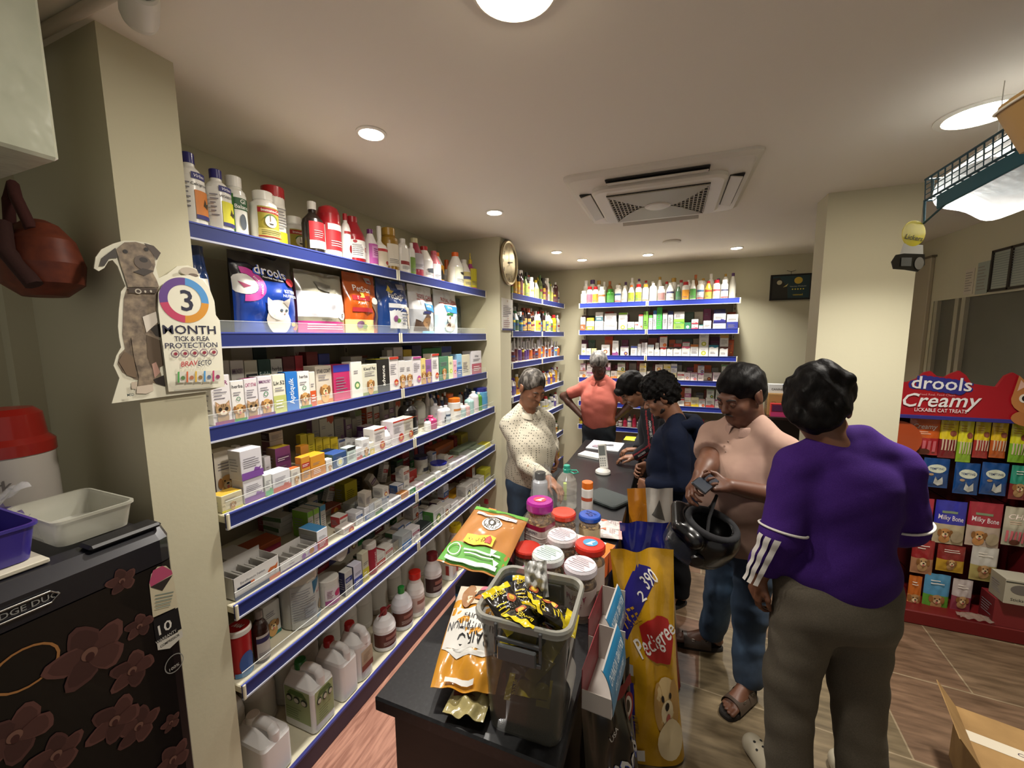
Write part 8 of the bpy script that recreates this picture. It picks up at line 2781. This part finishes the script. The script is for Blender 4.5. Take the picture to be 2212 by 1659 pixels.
def torso(f, T, w=.185, d=.12, belly=0, top=1.40, hem=.80, k=.05, lean=Vector((0, 0, 0)), fl=.02):
    """trunk in the body frame T(x = own left, y = back, z); lean shifts the top"""
    R = np.array(T.to_3x3())
    q = lambda x, y, z: tuple(T @ (Vector((x, y, z))+lean*max(0, (z-.8)/.6)))
    f.ell(q(0, 0, top-.17), (w*.96, d, .18), R, k)
    f.ell(q(0, -.01-belly*.45, (top+hem)/2-.02), (w*.90+belly*.25, d+belly*.55, .22), R, k)
    f.ell(q(0, 0, hem+.07), (w*.92+belly*.2, d+.01+belly*.3, .17), R, k)
    for g in (-1, 1):
        f.cone(q(g*.045, .012, top+.015), q(g*w*.88, .005, top-.075), .050, .056, k=k)
    return q


def legs(f, hipc, hw, T, kl, kr, al, ar, r=(.098, .066, .056), k=.035):
    R = T.to_3x3()
    for sg, kn, an in ((1, kl, al), (-1, kr, ar)):
        h = Vector(hipc)+R @ Vector((sg*hw, 0, -.02))
        f.cone(h, kn, r[0], r[1], k=k)
        f.cone(kn, an, r[1]*.98, r[2], k=k)
    f.ell(hipc, (hw+.085, .125, .14), np.array(R), .04)


def frame(x, y, rz):
    return Matrix.Translation((x, y, 0)) @ Matrix.Rotation(math.radians(rz), 4, 'Z')


def core(T, top, hip, pts):
    f = Field(.014, .05)
    q = lambda x, y, z: tuple(T @ Vector((x, y, z)))
    f.cone(q(0, .0, hip), q(0, .0, top-.12), .085, .095)
    f.cone(q(-.12, .0, top-.11), q(.12, .0, top-.11), .04)
    f.cone(q(0, .01, top-.12), q(0, .012, top-.01), .05, .042)
    for ch in pts:
        for a, b in zip(ch, ch[1:]):
            f.cone(a, b, .036, .032, k=.03)
    return f.mesh()


def person(label, x, y):
    return thing('person', label, 'person', (0, 0, 0))


def shirt_collar(t, P, top, col, r=.072, open_=14):
    m = M()

    def g(u, v, lift=0):
        a = math.radians(open_+(360-2*open_)*u)
        rr = r+.006+.024*v+lift
        return P(rr*math.sin(a), -.002-(rr+.004)*math.cos(a), top+.036-.026*math.cos(a)-(.040+.012*math.cos(a))*v*v+.008*v)
    m.sheet(g, 44, 5, (col, 'cloth'))
    m.sheet(lambda u, v: g(1-u, v, -.004), 44, 5, (col, 'cloth'))
    m.build('collar', t)


def neck_cut(f, p, r, h=.05):
    """round neck opening"""
    f.subs.append(('e', np.array(p, float), np.array((r, r, h)), None))


W_ = lambda px, py, Y: at(px, py, 'Y', Y)
SK1 = ('#8a5f47', 'skin')
SK2 = ('#5a3827', 'skin')
SK3 = ('#6e4835', 'skin')


def mk_skin(c):
    return mat(c, 'skin')


# ---------------------------------------------------------------- person in purple, seen from behind
T = frame(.605, 1.74, 196)
R3 = T.to_3x3()
t = person('person seen from behind in purple striped sleeve sweatshirt and grey brown trousers', .6, 1.72)
P = lambda x, y, z: T @ Vector((x, y, z))
hc, HR, HS = P(.075, -.055, 1.585), euler(196-44, 14, 6), 1.08
lsh, lel, lwr = P(.172, -.0, 1.365), P(.222, .03, 1.12), P(.245, -.05, .90)
rsh, rel, rwr = P(-.172, .0, 1.375), P(-.225, -.01, 1.14), P(-.14, -.22, 1.12)
skin = mk_skin('#6b4531')
flesh('body', t, [head_piece(hc, HR, HS, neck_to=P(.02, .0, 1.42)), arm_piece(lsh, lel, lwr, (R3 @ Vector((.05, -.25, -1))), R3 @ Vector((-1, -.1, 0)), left=True, curl=(25, 35, 30), up=.1), arm_piece(rsh, rel, rwr, R3 @ Vector((.9, -.4, .1)), R3 @ Vector((0, 0, -1)), left=False, up=.1), core(T, 1.46, .93, [(P(-.1, 0, 1.34), rsh, rel), (P(.1, 0, 1.34), lsh, lel)])], skin)
face_parts(t, hc, HR, HS, skin)
flesh('hair', t, [hair_piece(hc, HR, HS, 1.15, .014, 46, .008, .05, -.10, 1, 1.02, [((0, -.085, .075), (.06, .035, .03)), ((.03, -.105, .06), (.03, .02, .025)), ((0, .065, -.04), (.062, .05, .06))])], noise_mat('black_hair', ['#040303', '#080606', '#110e0d'], 60, .55, 6, (1, 1, .4), .8, .004))
f = Field(.0095, .03)
q = torso(f, T, .195, .135, .05, 1.46, .93, lean=Vector((0, -.015, 0)))
f.cone(lsh, lel, .074, .066)
f.cone(lel, lwr, .066, .050, cap=True)
f.cone(rsh, rel, .074, .066)
f.cone(rel, rwr, .066, .050, cap=True)
f.cuts.append((P(0, 0, .885), R3 @ Vector((.22, 0, -1))))
neck_cut(f, P(.02, -.035, 1.56), .058, .05)
f.noise = wr(.007, (8, 3, 30, 0), (26, -14, 9, 1), (-16, 9, 38, 2))
PU = cloth_mat('purple_fleece', '#33195c', '#3d2068', 300, .25)
flesh('sweatshirt', t, [f.mesh()], PU)
side, fw = (R3 @ Vector((.86, .5, 0))).normalized(), (R3 @ Vector((-.5, .86, 0))).normalized()
for k in (-.38, .0, .38):
    m = M()

    def sf(u, v, k=k):
        a = k+(v-.5)*.25
        return lel.lerp(lwr, -.06+1.06*u)+(side*math.cos(a)+fw*math.sin(a))*(.081-.019*u+.003*math.sin(20*u))
    m.sheet(sf, 16, 3, ('#cfcbc4', 'cloth'))
    m.build('sleeve_stripe', t)
for a, b in ((lsh, lel), (rsh, rel)):
    m = M()
    c, d = a.lerp(b, .90), (b-a).normalized()
    e1 = d.orthogonal().normalized()
    e2 = d.cross(e1)
    m.tube([c+(e1*math.cos(2*PI*i/30)+e2*math.sin(2*PI*i/30))*.0755 for i in range(30)], .0045, ('#cfcbc4', 'cloth'), 6, True)
    m.build('sleeve_piping', t)
f = Field(.010, .03)
kl, kr, al, ar = P(.115, -.03, .50), P(-.125, -.02, .50), P(.115, .0, .10), P(-.135, .04, .10)
legs(f, P(0, 0, .93), .088, T, kl, kr, al, ar, (.115, .088, .078))
f.ell(P(0, .06, .86), (.165, .10, .12), np.array(R3), .05)
f.noise = wr(.006, (10, 4, 22, 0), (24, -10, 12, 1), (-12, 20, 34, 2))
f.cuts.append((P(0, 0, .035), (0, 0, -1)))
flesh('trousers', t, [f.mesh()], cloth_mat('taupe_corduroy', '#4c463a', '#5a5245', 260, .4))
for an, sg in ((al, 1), (ar, -1)):
    d = R3 @ Vector((sg*.25, -1, 0))
    f = Field(.007, .02)
    f.cone((an.x, an.y, .04), (an.x+d.x*.05, an.y+d.y*.05, .045), .045, .05)
    f.cone((an.x+d.x*.05, an.y+d.y*.05, .04), (an.x+d.x*.17, an.y+d.y*.17, .032), .052, .046, k=.04)
    f.cuts.append(((0, 0, .004), (0, 0, -1)))
    flesh('clog', t, [f.mesh()], mat('#a59c88', 'satin'))
    m = M()
    for u, w in ((.09, .02), (.09, -.02), (.12, .0), (.12, .028), (.12, -.028), (.15, .015), (.15, -.015)):
        q = Vector((an.x+d.x*u-d.y*w, an.y+d.y*u+d.x*w, .086-.05*max(0, u-.08)-abs(w)*.35))
        m.ell(q, (.006, .006, .004), ('#1a1714', 'matte'), 8, 6)
    m.build('vent_holes', t)

# ---------------------------------------------------------------- person in the pale polo with helmet
T = frame(.372, 2.27, -42)
R3 = T.to_3x3()
P = lambda x, y, z: T @ Vector((x, y, z))
t = person('person in pale pink beige polo and jeans looking at a phone, helmet on his wrist', .33, 2.27)
hc, HR, HS = P(-.01, -.055, 1.555), euler(-48, 22, 0), 1.12
rsh, rel, rwr = P(-.185, .0, 1.31), W_(1530, 1000, 2.12), W_(1513, 1026, 1.99)
lsh, lel, lwr = P(.185, .0, 1.31), W_(1690, 1075, 2.13), W_(1577, 1050, 2.0)
skin = mk_skin('#5c3a29')
hd_r = (W_(1505, 1034, 1.96)-W_(1520, 1010, 2.0))
arms = [arm_piece(rsh, rel, rwr, Vector((-.35, -.55, -.35)), Vector((.65, -.1, -.55)), (.054, .046, .032), False, (30, 45, 35), up=.75, s=1.02), arm_piece(lsh, lel, lwr, Vector((-1, -.22, .02)), Vector((-.1, -.55, .75)), (.056, .048, .032), True, (45, 55, 40), up=.75, s=1.02)]
al, ar = Vector((.43, 2.16, .10)), Vector((.285, 2.455, .10))
fd1, fd2 = Vector((-.55, -.75, 0)), Vector((-1, -.12, 0))
flesh('body', t, [head_piece(hc, HR, HS, fat=1.13, neck_to=P(0, .02, 1.36))]+arms+[foot_piece(al, fd1), foot_piece(ar, fd2), core(T, 1.40, .82, [(P(-.1, 0, 1.28), rsh, rel), (P(.1, 0, 1.28), lsh, lel), (P(.08, 0, .82), Vector((.42, 2.2, .46)), al+Vector((0, 0, .05))), (P(-.08, 0, .82), Vector((.31, 2.37, .46)), ar+Vector((0, 0, .05)))])], skin)
face_parts(t, hc, HR, HS, skin, closed=.7)
m = M()
m.T = Matrix.Translation(hc) @ (HR*HS).to_4x4()
m.tube([(-.024, -.094, -.058), (0, -.1015, -.050), (.024, -.094, -.058)], [.002, .0042, .002], ('#0d0a09', 'hair'), 6)
m.build('moustache', t)
BH = noise_mat('black_hair', ['#040303', '#080606', '#110e0d'], 60, .55, 6, (1, 1, .4), .8, .004)
flesh('hair', t, [hair_piece(hc, HR, HS, 1.05, .005, 60, .004, .035, -.055, 2)], BH)
f = Field(.0085, .03)
q = torso(f, T, .195, .13, .10, 1.40, .80, lean=Vector((0, -.01, 0)))
for a, b in ((rsh, rel), (lsh, lel)):
    e = Vector(a).lerp(Vector(b), .74)
    f.cone(a, e, .072, .076, cap=2)
f.cuts.append((P(0, 0, .715), (0, 0, -1)))
neck_cut(f, P(0, -.04, 1.465), .066, .06)
f.noise = wr(.006, (9, 4, 30, 0), (22, -14, 8, 1), (-16, 11, 24, 2))
PB = noise_mat('dip_dyed_polo', ['#927466', '#9a7d6e', '#75564f'], 3.2, .9, 4, bump=.1)
flesh('polo_shirt', t, [f.mesh()], PB)
shirt_collar(t, P, 1.385, '#94776a')
m = M()
for k in range(2):
    z = 1.33-.05*k
    m.ell(P(0, -.142-.012*k, z), (.005, .005, .005), ('#6a5040', 'satin'), 8, 6)
m.build('placket', t)
f = Field(.0095, .03)
kl, kr = Vector((.42, 2.2, .46)), Vector((.31, 2.37, .46))
legs(f, P(0, .01, .80), .085, T, kl, kr, al+Vector((0, .01, -.0)), ar, (.10, .078, .07))
f.noise = wr(.006, (10, 6, 30, 0), (26, -10, 18, 1), (-12, 22, 44, 2))
f.cuts.append(((0, 0, .085), (0, 0, -1)))
DEN = noise_mat('worn_denim', ['#222b37', '#34465c', '#5f7a94'], 4.5, .9, 8, (1, 1, .5), .15, .001, pos=[.35, .55, .75])
flesh('jeans', t, [f.mesh()], DEN)
sandal(t, al, fd1)
sandal(t, ar, fd2)
# what he holds
pp = (rwr+lwr)/2+Vector((-.045, -.06, .006))
m = M()
m.box(-.036, -.005, -.075, .036, .005, .075, ('#101014', 'gloss'), .004)
m.box(-.032, -.0056, -.07, .032, -.005, .07, ('#1c2430', 'gloss'))
o = m.build('mobile_phone')
o.matrix_world = Matrix.Translation(pp) @ Matrix.Rotation(math.radians(50), 4, 'Z') @ Matrix.Rotation(math.radians(-58), 4, 'X') @ Matrix.Rotation(math.radians(75), 4, 'Y')
tag(o, 'dark phone held by the person in the pale polo', 'phone')
hp = W_(1510, 1160, 1.95)
t = thing('motorcycle_helmet', 'glossy black motorcycle helmet hanging by its strap from the polo wearer', 'helmet', hp, 0)
HM = Matrix.Rotation(math.radians(98), 4, 'Z') @ Matrix.Rotation(math.radians(196), 4, 'X') @ Matrix.Rotation(math.radians(20), 4, 'Y')
f = Field(.006, .02)
f.ell((0, .01, .02), (.118, .145, .125))
f.cone((-.095, -.05, -.06), (.095, -.05, -.06), .04, k=.03)
f.cone((-.06, -.12, -.075), (.06, -.12, -.075), .033, k=.05)
f.ell((0, .06, -.05), (.115, .095, .085), k=.04)
f.subs.append(('e', np.array((0, 0, -.04)), np.array((.095, .118, .115)), None))
f.subs.append(('c', np.array((-.06, -.14, .01)), np.array((.06, -.14, .01)), .036, .036, None, None, False))
f.cuts.append(((0, 0, -.105), (0, 0, -1)))
V, Q = f.mesh()
A = np.array(HM.to_3x3())
sh = flesh('shell', t, [(V@A.T, Q)], mat('#0a0a0b', 'gloss'))
m = M()
m.T = HM
m.sheet(lambda u, v: Vector((.124*math.sin(math.radians(-75+150*u)), .012-.152*math.cos(math.radians(-75+150*u)), .075-.10*v)), 24, 6, glass('#3a3c40', .06, .55))
m.build('visor', t)
m = M()
m.T = HM
f2 = [(x, y, z) for x, y, z in [(.085*math.cos(a), .02+.105*math.sin(a), -.098) for a in [2*PI*i/30 for i in range(30)]]]
m.tube(f2, .016, ('#17171a', 'cloth'), 8, True)
m.build('padding', t)
for sgn in (-1, 1):
    m = M()
    m.T = HM
    m.lathe([(.001, 0), (.03, .002), (.026, .012), (.001, .014)], ('#131315', 'gloss'), 20)
    o = m.build('visor_pivot', t)
    o.location = A@np.array((sgn*.118, -.01, .02))
    o.rotation_euler = (HM.to_3x3() @ Matrix.Rotation(math.radians(90*sgn), 3, 'Y') @ HM.to_3x3().inverted()).to_euler()
m = M()
tp = lwr+Vector((-.055, -.02, -.045))-hp
s1, s2 = HM @ Vector((-.09, 0, -.06)), HM @ Vector((.09, 0, -.06))
m.tube([s1, s1.lerp(tp, .5)+Vector((-.01, 0, 0)), tp, s2.lerp(tp, .5)+Vector((.01, 0, 0)), s2], .007, ('#0e0e10', 'cloth'), 6)
m.build('chin_strap', t)

# ---------------------------------------------------------------- person in the navy hoodie
T = frame(.06, 2.88, -88)
R3 = T.to_3x3()
P = lambda x, y, z: T @ Vector((x, y, z))
t = person('person in navy hoodie and black trousers standing side on at the counter', .06, 2.88)
hc, HR, HS = P(0, -.115, 1.435), euler(-82, 26, 0), 1.08
lsh, lel, lwr = P(.175, -.01, 1.185), P(.225, .03, .92), P(.16, -.17, .86)
rsh, rel, rwr = P(-.175, -.01, 1.185), P(-.22, .02, .94), P(-.14, -.2, .90)
skin = mk_skin('#7a523c')
al, ar = Vector((.11, 2.80, .10)), Vector((.10, 2.98, .10))
fd = Vector((-.8, -.6, 0))
flesh('body', t, [head_piece(hc, HR, HS, neck_to=P(0, -.01, 1.27)), arm_piece(lsh, lel, lwr, R3 @ Vector((-.7, -.7, -.2)), R3 @ Vector((-.3, .9, 0)), left=True, up=.1), arm_piece(rsh, rel, rwr, R3 @ Vector((.7, -.7, -.2)), R3 @ Vector((.3, .9, 0)), left=False, up=.1), foot_piece(al, fd), foot_piece(ar, Vector((-1, -.1, 0))), core(T, 1.27, .74, [(P(-.1, 0, 1.15), rsh, rel), (P(.1, 0, 1.15), lsh, lel), (P(.08, 0, .74), Vector((.09, 2.81, .42)), al+Vector((0, 0, .05))), (P(-.08, 0, .74), Vector((.08, 2.96, .42)), ar+Vector((0, 0, .05)))])], skin)
face_parts(t, hc, HR, HS, skin, closed=.6)
m = M()
flesh('beard', t, [(lambda f: (f.cone((-.052, -.02, -.07), (-.02, -.065, -.104), .017, .014), f.cone((.052, -.02, -.07), (.02, -.065, -.104), .017, .014), f.cone((-.02, -.065, -.104), (.02, -.065, -.104), .015), (lambda VQ: (VQ[0]@(np.array(HR)*HS).T+np.array(hc), VQ[1]))(f.mesh()))[-1])(Field(.005, .02))], mat('#231813', 'hair'))
flesh('hair', t, [hair_piece(hc, HR, HS, 1.14, .013, 95, .012, .04, -.07, 4)], noise_mat('curly_black_hair', ['#040303', '#080606', '#100d0c'], 90, .6, 6, (1, 1, 1), 1, .006))
NV = cloth_mat('navy_fleece', '#0a1020', '#0f172b', 300, .3)
f = Field(.009, .03)
q = torso(f, T, .195, .135, .04, 1.27, .70, lean=Vector((0, -.02, 0)))
for a, b, c in ((lsh, lel, lwr), (rsh, rel, rwr)):
    f.cone(a, b, .070, .062)
    f.cone(b, c, .060, .05, cap=True)
f.cuts.append((P(0, 0, .655), (0, 0, -1)))
neck_cut(f, P(0, -.06, 1.33), .07, .05)
f.noise = wr(.007, (9, 4, 28, 0), (22, -14, 8, 1), (-16, 11, 22, 2))
flesh('hoodie', t, [f.mesh()], NV)
f = Field(.008, .03)
for a in range(9):
    u = math.radians(-30+240*a/8)
    v = math.radians(-30+240*(a+1)/8)
    f.cone(P(.105*math.cos(u), .03+.085*math.sin(u), 1.265+.02*math.sin(u)), P(.105*math.cos(v), .03+.085*math.sin(v), 1.265+.02*math.sin(v)), .030)
f.ell(P(0, .125, 1.22), (.10, .045, .075), np.array(R3), .03)
f.noise = wr(.006, (30, 10, 40, 0), (-20, 34, 20, 1))
flesh('hood', t, [f.mesh()], NV)
f = Field(.010, .03)
legs(f, P(0, .0, .72), .085, T, Vector((.09, 2.81, .42)), Vector((.08, 2.96, .42)), al, ar, (.10, .08, .072))
f.noise = wr(.006, (10, 6, 30, 0), (26, -10, 18, 1))
f.cuts.append(((0, 0, .075), (0, 0, -1)))
flesh('trousers', t, [f.mesh()], cloth_mat('black_cotton', '#08080a', '#0d0d10'))
sandal(t, al, fd, 1, '#17120f', '#0f0c0a', ((.11, .04),), False)
sandal(t, ar, Vector((-1, -.1, 0)), 1, '#17120f', '#0f0c0a', ((.11, .04),), False)

# ---------------------------------------------------------------- person bending over the counter, dark track top
T = frame(-.02, 3.47, -86)
R3 = T.to_3x3()
P = lambda x, y, z: T @ Vector((x, y, z))
t = person('person in dark track top with red and white sleeve tape, bending over the counter', 0, 3.47)
hc, HR, HS = W_(1366, 843, 3.40), euler(-62, 40, 0), 1.06
lean = Vector((0, -.16, 0))
lsh, lel, lwr = P(.18, -.13, 1.24), P(.235, -.10, 1.0), P(.16, -.225, .875)
rsh, rel, rwr = P(-.18, -.13, 1.24), P(-.21, -.14, 1.0), P(-.06, -.215, .875)
skin = mk_skin('#8a5f47')
flesh('body', t, [head_piece(hc, HR, HS, neck_to=P(0, -.12, 1.27)), arm_piece(lsh, lel, lwr, Vector((-1, -.05, -.14)), Vector((-.1, 0, -1)), left=True, curl=(20, 30, 20), up=.1), arm_piece(rsh, rel, rwr, Vector((-1, -.1, -.12)), Vector((-.1, 0, -1)), left=False, curl=(25, 35, 25), up=.1), core(T @ Matrix.Translation((0, -.10, 0)), 1.30, .84, [(P(-.1, -.1, 1.19), rsh, rel), (P(.1, -.1, 1.19), lsh, lel)])], skin)
face_parts(t, hc, HR, HS, skin, closed=.6)
flesh('hair', t, [hair_piece(hc, HR, HS, 1.12, .007, 50, .006, .055, -.06, 6, 1.02, [((0, -.095, .06), (.055, .025, .03)), ((.035, -.10, .045), (.02, .018, .03))])], BH)
f = Field(.009, .03)
q = torso(f, T, .18, .115, .02, 1.29, .80, lean=lean)
for a, b, c in ((lsh, lel, lwr), (rsh, rel, rwr)):
    f.cone(a, b, .068, .056)
    f.cone(b, c, .054, .042, cap=True)
f.cuts.append((P(0, 0, .76), (0, 0, -1)))
neck_cut(f, P(0, -.17, 1.335), .066, .05)
f.noise = wr(.005, (12, 5, 30, 0), (22, -14, 10, 1))
TT = cloth_mat('black_jersey', '#0d0d14', '#13131c')
ls, le, lw = np.array(lsh), np.array(lel), np.array(lwr)
outv = np.array((0, -1.0, 0))


def tape(C):
    ii = np.zeros(len(C), int)
    for a, b in ((ls, le), (le, lw)):
        d = b-a
        u = (C-a)@d/(d@d)
        r = C-a-np.clip(u, 0, 1)[:, None]*d
        s_ = np.cross(d/np.linalg.norm(d), outv)
        x = r@s_/np.linalg.norm(s_)
        nr = (np.linalg.norm(r, axis=1) < .09) & (r@outv > .012) & (u > -.1) & (u < 1.1)
        ii[nr & (np.abs(np.abs(x)-.022) < .0055)] = 1
    return ii, [TT, mat('#7c1f28', 'cloth')]


flesh('track_top', t, [f.mesh()], tape)
m = M()
for a, b, txt in ((lsh, lel, 'ARROW EST.'), (lel, lwr, 'ARROW')):
    dv = (b-a)
    v = dv.normalized()
    y_ = Vector((0, -1, 0))
    s_ = v.cross(y_).normalized()
    n_ = s_.cross(v)
    rr = (.066, .055) if a is lsh else (.055, .046)
    art(m, [('t', .5, .5, .55, txt, .86, 0, 'b', '#c9c6c4')], lambda x, y, h: a+dv*x-s_*(y-.5)*.03+(n_ if n_.y < 0 else -n_)*(rr[0]+(rr[1]-rr[0])*x+.004+h), .0006, dv.length/.03, 8)
m.build('sleeve_lettering', t)
f = Field(.012, .03)
legs(f, P(0, .02, .80), .08, T, Vector((.06, 3.4, .45)), Vector((.05, 3.55, .45)), Vector((.10, 3.40, .09)), Vector((.09, 3.57, .09)), (.095, .072, .062))
f.cuts.append(((0, 0, .06), (0, 0, -1)))
flesh('trousers', t, [f.mesh()], cloth_mat('black_cotton', '#08080a', '#0d0d10'))
for x, y in ((.10, 3.40), (.09, 3.57)):
    f = Field(.008, .02)
    f.cone((x+.02, y, .045), (x-.15, y-.04, .035), .042, .036)
    f.cuts.append(((0, 0, .003), (0, 0, -1)))
    flesh('shoe', t, [f.mesh()], mat('#141312', 'satin'))

# ---------------------------------------------------------------- person in the white dotted shirt
T = frame(-.985, 2.80, 52)
R3 = T.to_3x3()
P = lambda x, y, z: T @ Vector((x, y, z))
t = person('person in white dotted shirt and jeans behind the counter, reaching for a bag', -.98, 2.8)
hc, HR, HS = P(0, -.07, 1.475), euler(52, 26, 0), 1.06
rsh, rel, rwr = P(-.175, -.01, 1.205), W_(1132, 1000, 2.60), W_(1190, 1040, 2.40)
lsh, lel, lwr = P(.175, -.01, 1.205), P(.235, .02, 1.0), W_(1196, 978, 2.86)
skin = mk_skin('#8f6248')
flesh('body', t, [head_piece(hc, HR, HS, fat=1.06, neck_to=P(0, .01, 1.27)), arm_piece(rsh, rel, rwr, Vector((.8, -.55, -.3)), Vector((-.1, -.2, -1)), (.046, .04, .03), False, (25, 35, 25), up=.1), arm_piece(lsh, lel, lwr, Vector((.35, -.1, -.95)), Vector((-.8, -.5, -.1)), (.046, .04, .03), True, (30, 40, 30), up=.1), core(T, 1.29, .76, [(P(-.1, 0, 1.18), rsh, rel), (P(.1, 0, 1.18), lsh, lel)])], skin)
face_parts(t, hc, HR, HS, skin, '#3a332e', closed=.62)
flesh('hair', t, [hair_piece(hc, HR, HS, 1.03, .002, 70, 0, .055, -.05, 8)], noise_mat('greying_hair', ['#1f1c1a', '#4a4540', '#8c8780'], 42, .5, 6, (1, 1, .35), .6, .003))
f = Field(.0085, .03)
q = torso(f, T, .172, .115, .11, 1.29, .76)
for a, b, c in ((rsh, rel, rwr), (lsh, lel, lwr)):
    f.cone(a, b, .060, .052)
    f.cone(b, Vector(b).lerp(Vector(c), .9), .054, .042, cap=True)
f.cuts.append((P(0, 0, .70), (0, 0, -1)))
neck_cut(f, P(0, -.035, 1.35), .062, .05)
f.noise = wr(.006, (10, 5, 30, 0), (24, -14, 12, 1), (-16, 12, 22, 2))
mm = bpy.data.materials.new('dotted_shirt')
mm.use_nodes = True
nt = mm.node_tree
vo = nt.nodes.new('ShaderNodeTexVoronoi')
vo.inputs['Scale'].default_value = 62
vo.inputs['Randomness'].default_value = .12
tc = nt.nodes.new('ShaderNodeTexCoord')
rp = nt.nodes.new('ShaderNodeValToRGB')
rp.color_ramp.interpolation = 'CONSTANT'
rp.color_ramp.elements[0].color = (*lin('#4c4a44'), 1)
rp.color_ramp.elements[1].position = .26
rp.color_ramp.elements[1].color = (*lin('#bdb6a4'), 1)
nt.links.new(tc.outputs['Object'], vo.inputs['Vector'])
nt.links.new(vo.outputs['Distance'], rp.inputs[0])
nt.links.new(rp.outputs[0], nt.nodes['Principled BSDF'].inputs['Base Color'])
nt.nodes['Principled BSDF'].inputs['Roughness'].default_value = .85
flesh('shirt', t, [f.mesh()], mm)
shirt_collar(t, P, 1.275, '#c9c2ae')
f = Field(.011, .03)
al, ar = P(.10, 0, .09), P(-.10, .02, .09)
legs(f, P(0, .0, .76), .08, T, P(.10, -.03, .42), P(-.10, -.01, .42), al, ar, (.095, .07, .06))
f.noise = wr(.005, (10, 6, 30, 0), (26, -10, 18, 1))
f.cuts.append(((0, 0, .06), (0, 0, -1)))
flesh('jeans', t, [f.mesh()], DEN)
for an in (al, ar):
    d = R3 @ Vector((0, -1, 0))
    f = Field(.008, .02)
    f.cone((an.x-d.x*.02, an.y-d.y*.02, .045), (an.x+d.x*.16, an.y+d.y*.16, .035), .042, .036)
    f.cuts.append(((0, 0, .003), (0, 0, -1)))
    flesh('shoe', t, [f.mesh()], mat('#1c1815', 'satin'))

# ---------------------------------------------------------------- person in the salmon polo at the back
T = frame(-.69, 4.28, -6)
R3 = T.to_3x3()
P = lambda x, y, z: T @ Vector((x, y, z))
t = person('person with grey hair in salmon polo, hands on hips, looking down behind the counter', -.66, 4.18)
hc, HR, HS = P(.0, -.05, 1.545), euler(-4, 38, 0), 1.05
rsh, rel, rwr = P(-.175, .0, 1.285), W_(1217, 856, 4.32), W_(1256, 898, 4.24)
lsh, lel, lwr = P(.175, .0, 1.285), P(.33, .04, 1.14), P(.19, -.02, .99)
skin = mk_skin('#4a2d20')
flesh('body', t, [head_piece(hc, HR, HS, neck_to=P(0, .01, 1.34)), arm_piece(rsh, rel, rwr, R3 @ Vector((.8, -.35, -.5)), R3 @ Vector((.4, .9, 0)), (.046, .040, .03), False, (50, 50, 30), up=.7), arm_piece(lsh, lel, lwr, R3 @ Vector((-.8, -.35, -.5)), R3 @ Vector((-.4, .9, 0)), (.046, .040, .03), True, (50, 50, 30), up=.7), core(T, 1.375, .88, [(P(-.1, 0, 1.26), rsh, rel), (P(.1, 0, 1.26), lsh, lel)])], skin)
face_parts(t, hc, HR, HS, skin, '#2c2724', closed=.75)
GH = noise_mat('grey_hair', ['#2b2927', '#6a6764', '#a3a09b'], 42, .5, 6, (1, 1, .35), .6, .003)
flesh('hair', t, [hair_piece(hc, HR, HS, 1.06, .004, 50, .006, .045, -.05, 9)], GH)
flesh('beard', t, [(lambda f: (f.cone((-.05, -.03, -.06), (-.02, -.068, -.102), .02, .02), f.cone((.05, -.03, -.06), (.02, -.068, -.102), .02, .02), f.cone((-.02, -.07, -.108), (.02, -.07, -.108), .02), f.cone((-.022, -.092, -.056), (.022, -.092, -.056), .006), (lambda VQ: (VQ[0]@(np.array(HR)*HS).T+np.array(hc), VQ[1]))(f.mesh()))[-1])(Field(.005, .02))], mat('#2a2624', 'hair'))
f = Field(.0085, .03)
q = torso(f, T, .19, .12, .06, 1.375, .90)
for a, b in ((rsh, rel), (lsh, lel)):
    f.cone(a, Vector(a).lerp(Vector(b), .72), .064, .066, cap=2)
f.cuts.append((P(0, 0, .845), (0, 0, -1)))
neck_cut(f, P(0, -.03, 1.435), .064, .055)
f.noise = wr(.006, (10, 5, 34, 0), (24, -14, 12, 1), (-18, 12, 28, 2))
SAL = cloth_mat('salmon_pique', '#a9564a', '#b46053', 300, .3)
flesh('polo_shirt', t, [f.mesh()], SAL)
shirt_collar(t, P, 1.36, '#ad594c')
f = Field(.012, .03)
al, ar = P(.10, 0, .09), P(-.10, .02, .09)
legs(f, P(0, .0, .88), .08, T, P(.10, -.02, .47), P(-.10, -.01, .47), al, ar, (.10, .072, .06))
f.noise = wr(.005, (10, 6, 30, 0), (26, -10, 18, 1))
f.cuts.append(((0, 0, .06), (0, 0, -1)))
flesh('jeans', t, [f.mesh()], noise_mat('dark_denim', ['#14181e', '#252c34'], 6, .9, 6, bump=.15))
for an in (al, ar):
    f = Field(.008, .02)
    f.cone((an.x, an.y+.02, .045), (an.x, an.y-.16, .035), .042, .036)
    f.cuts.append(((0, 0, .003), (0, 0, -1)))
    flesh('shoe', t, [f.mesh()], mat('#1c1815', 'satin'))
label_shelves([LEFT, MID, BACK])
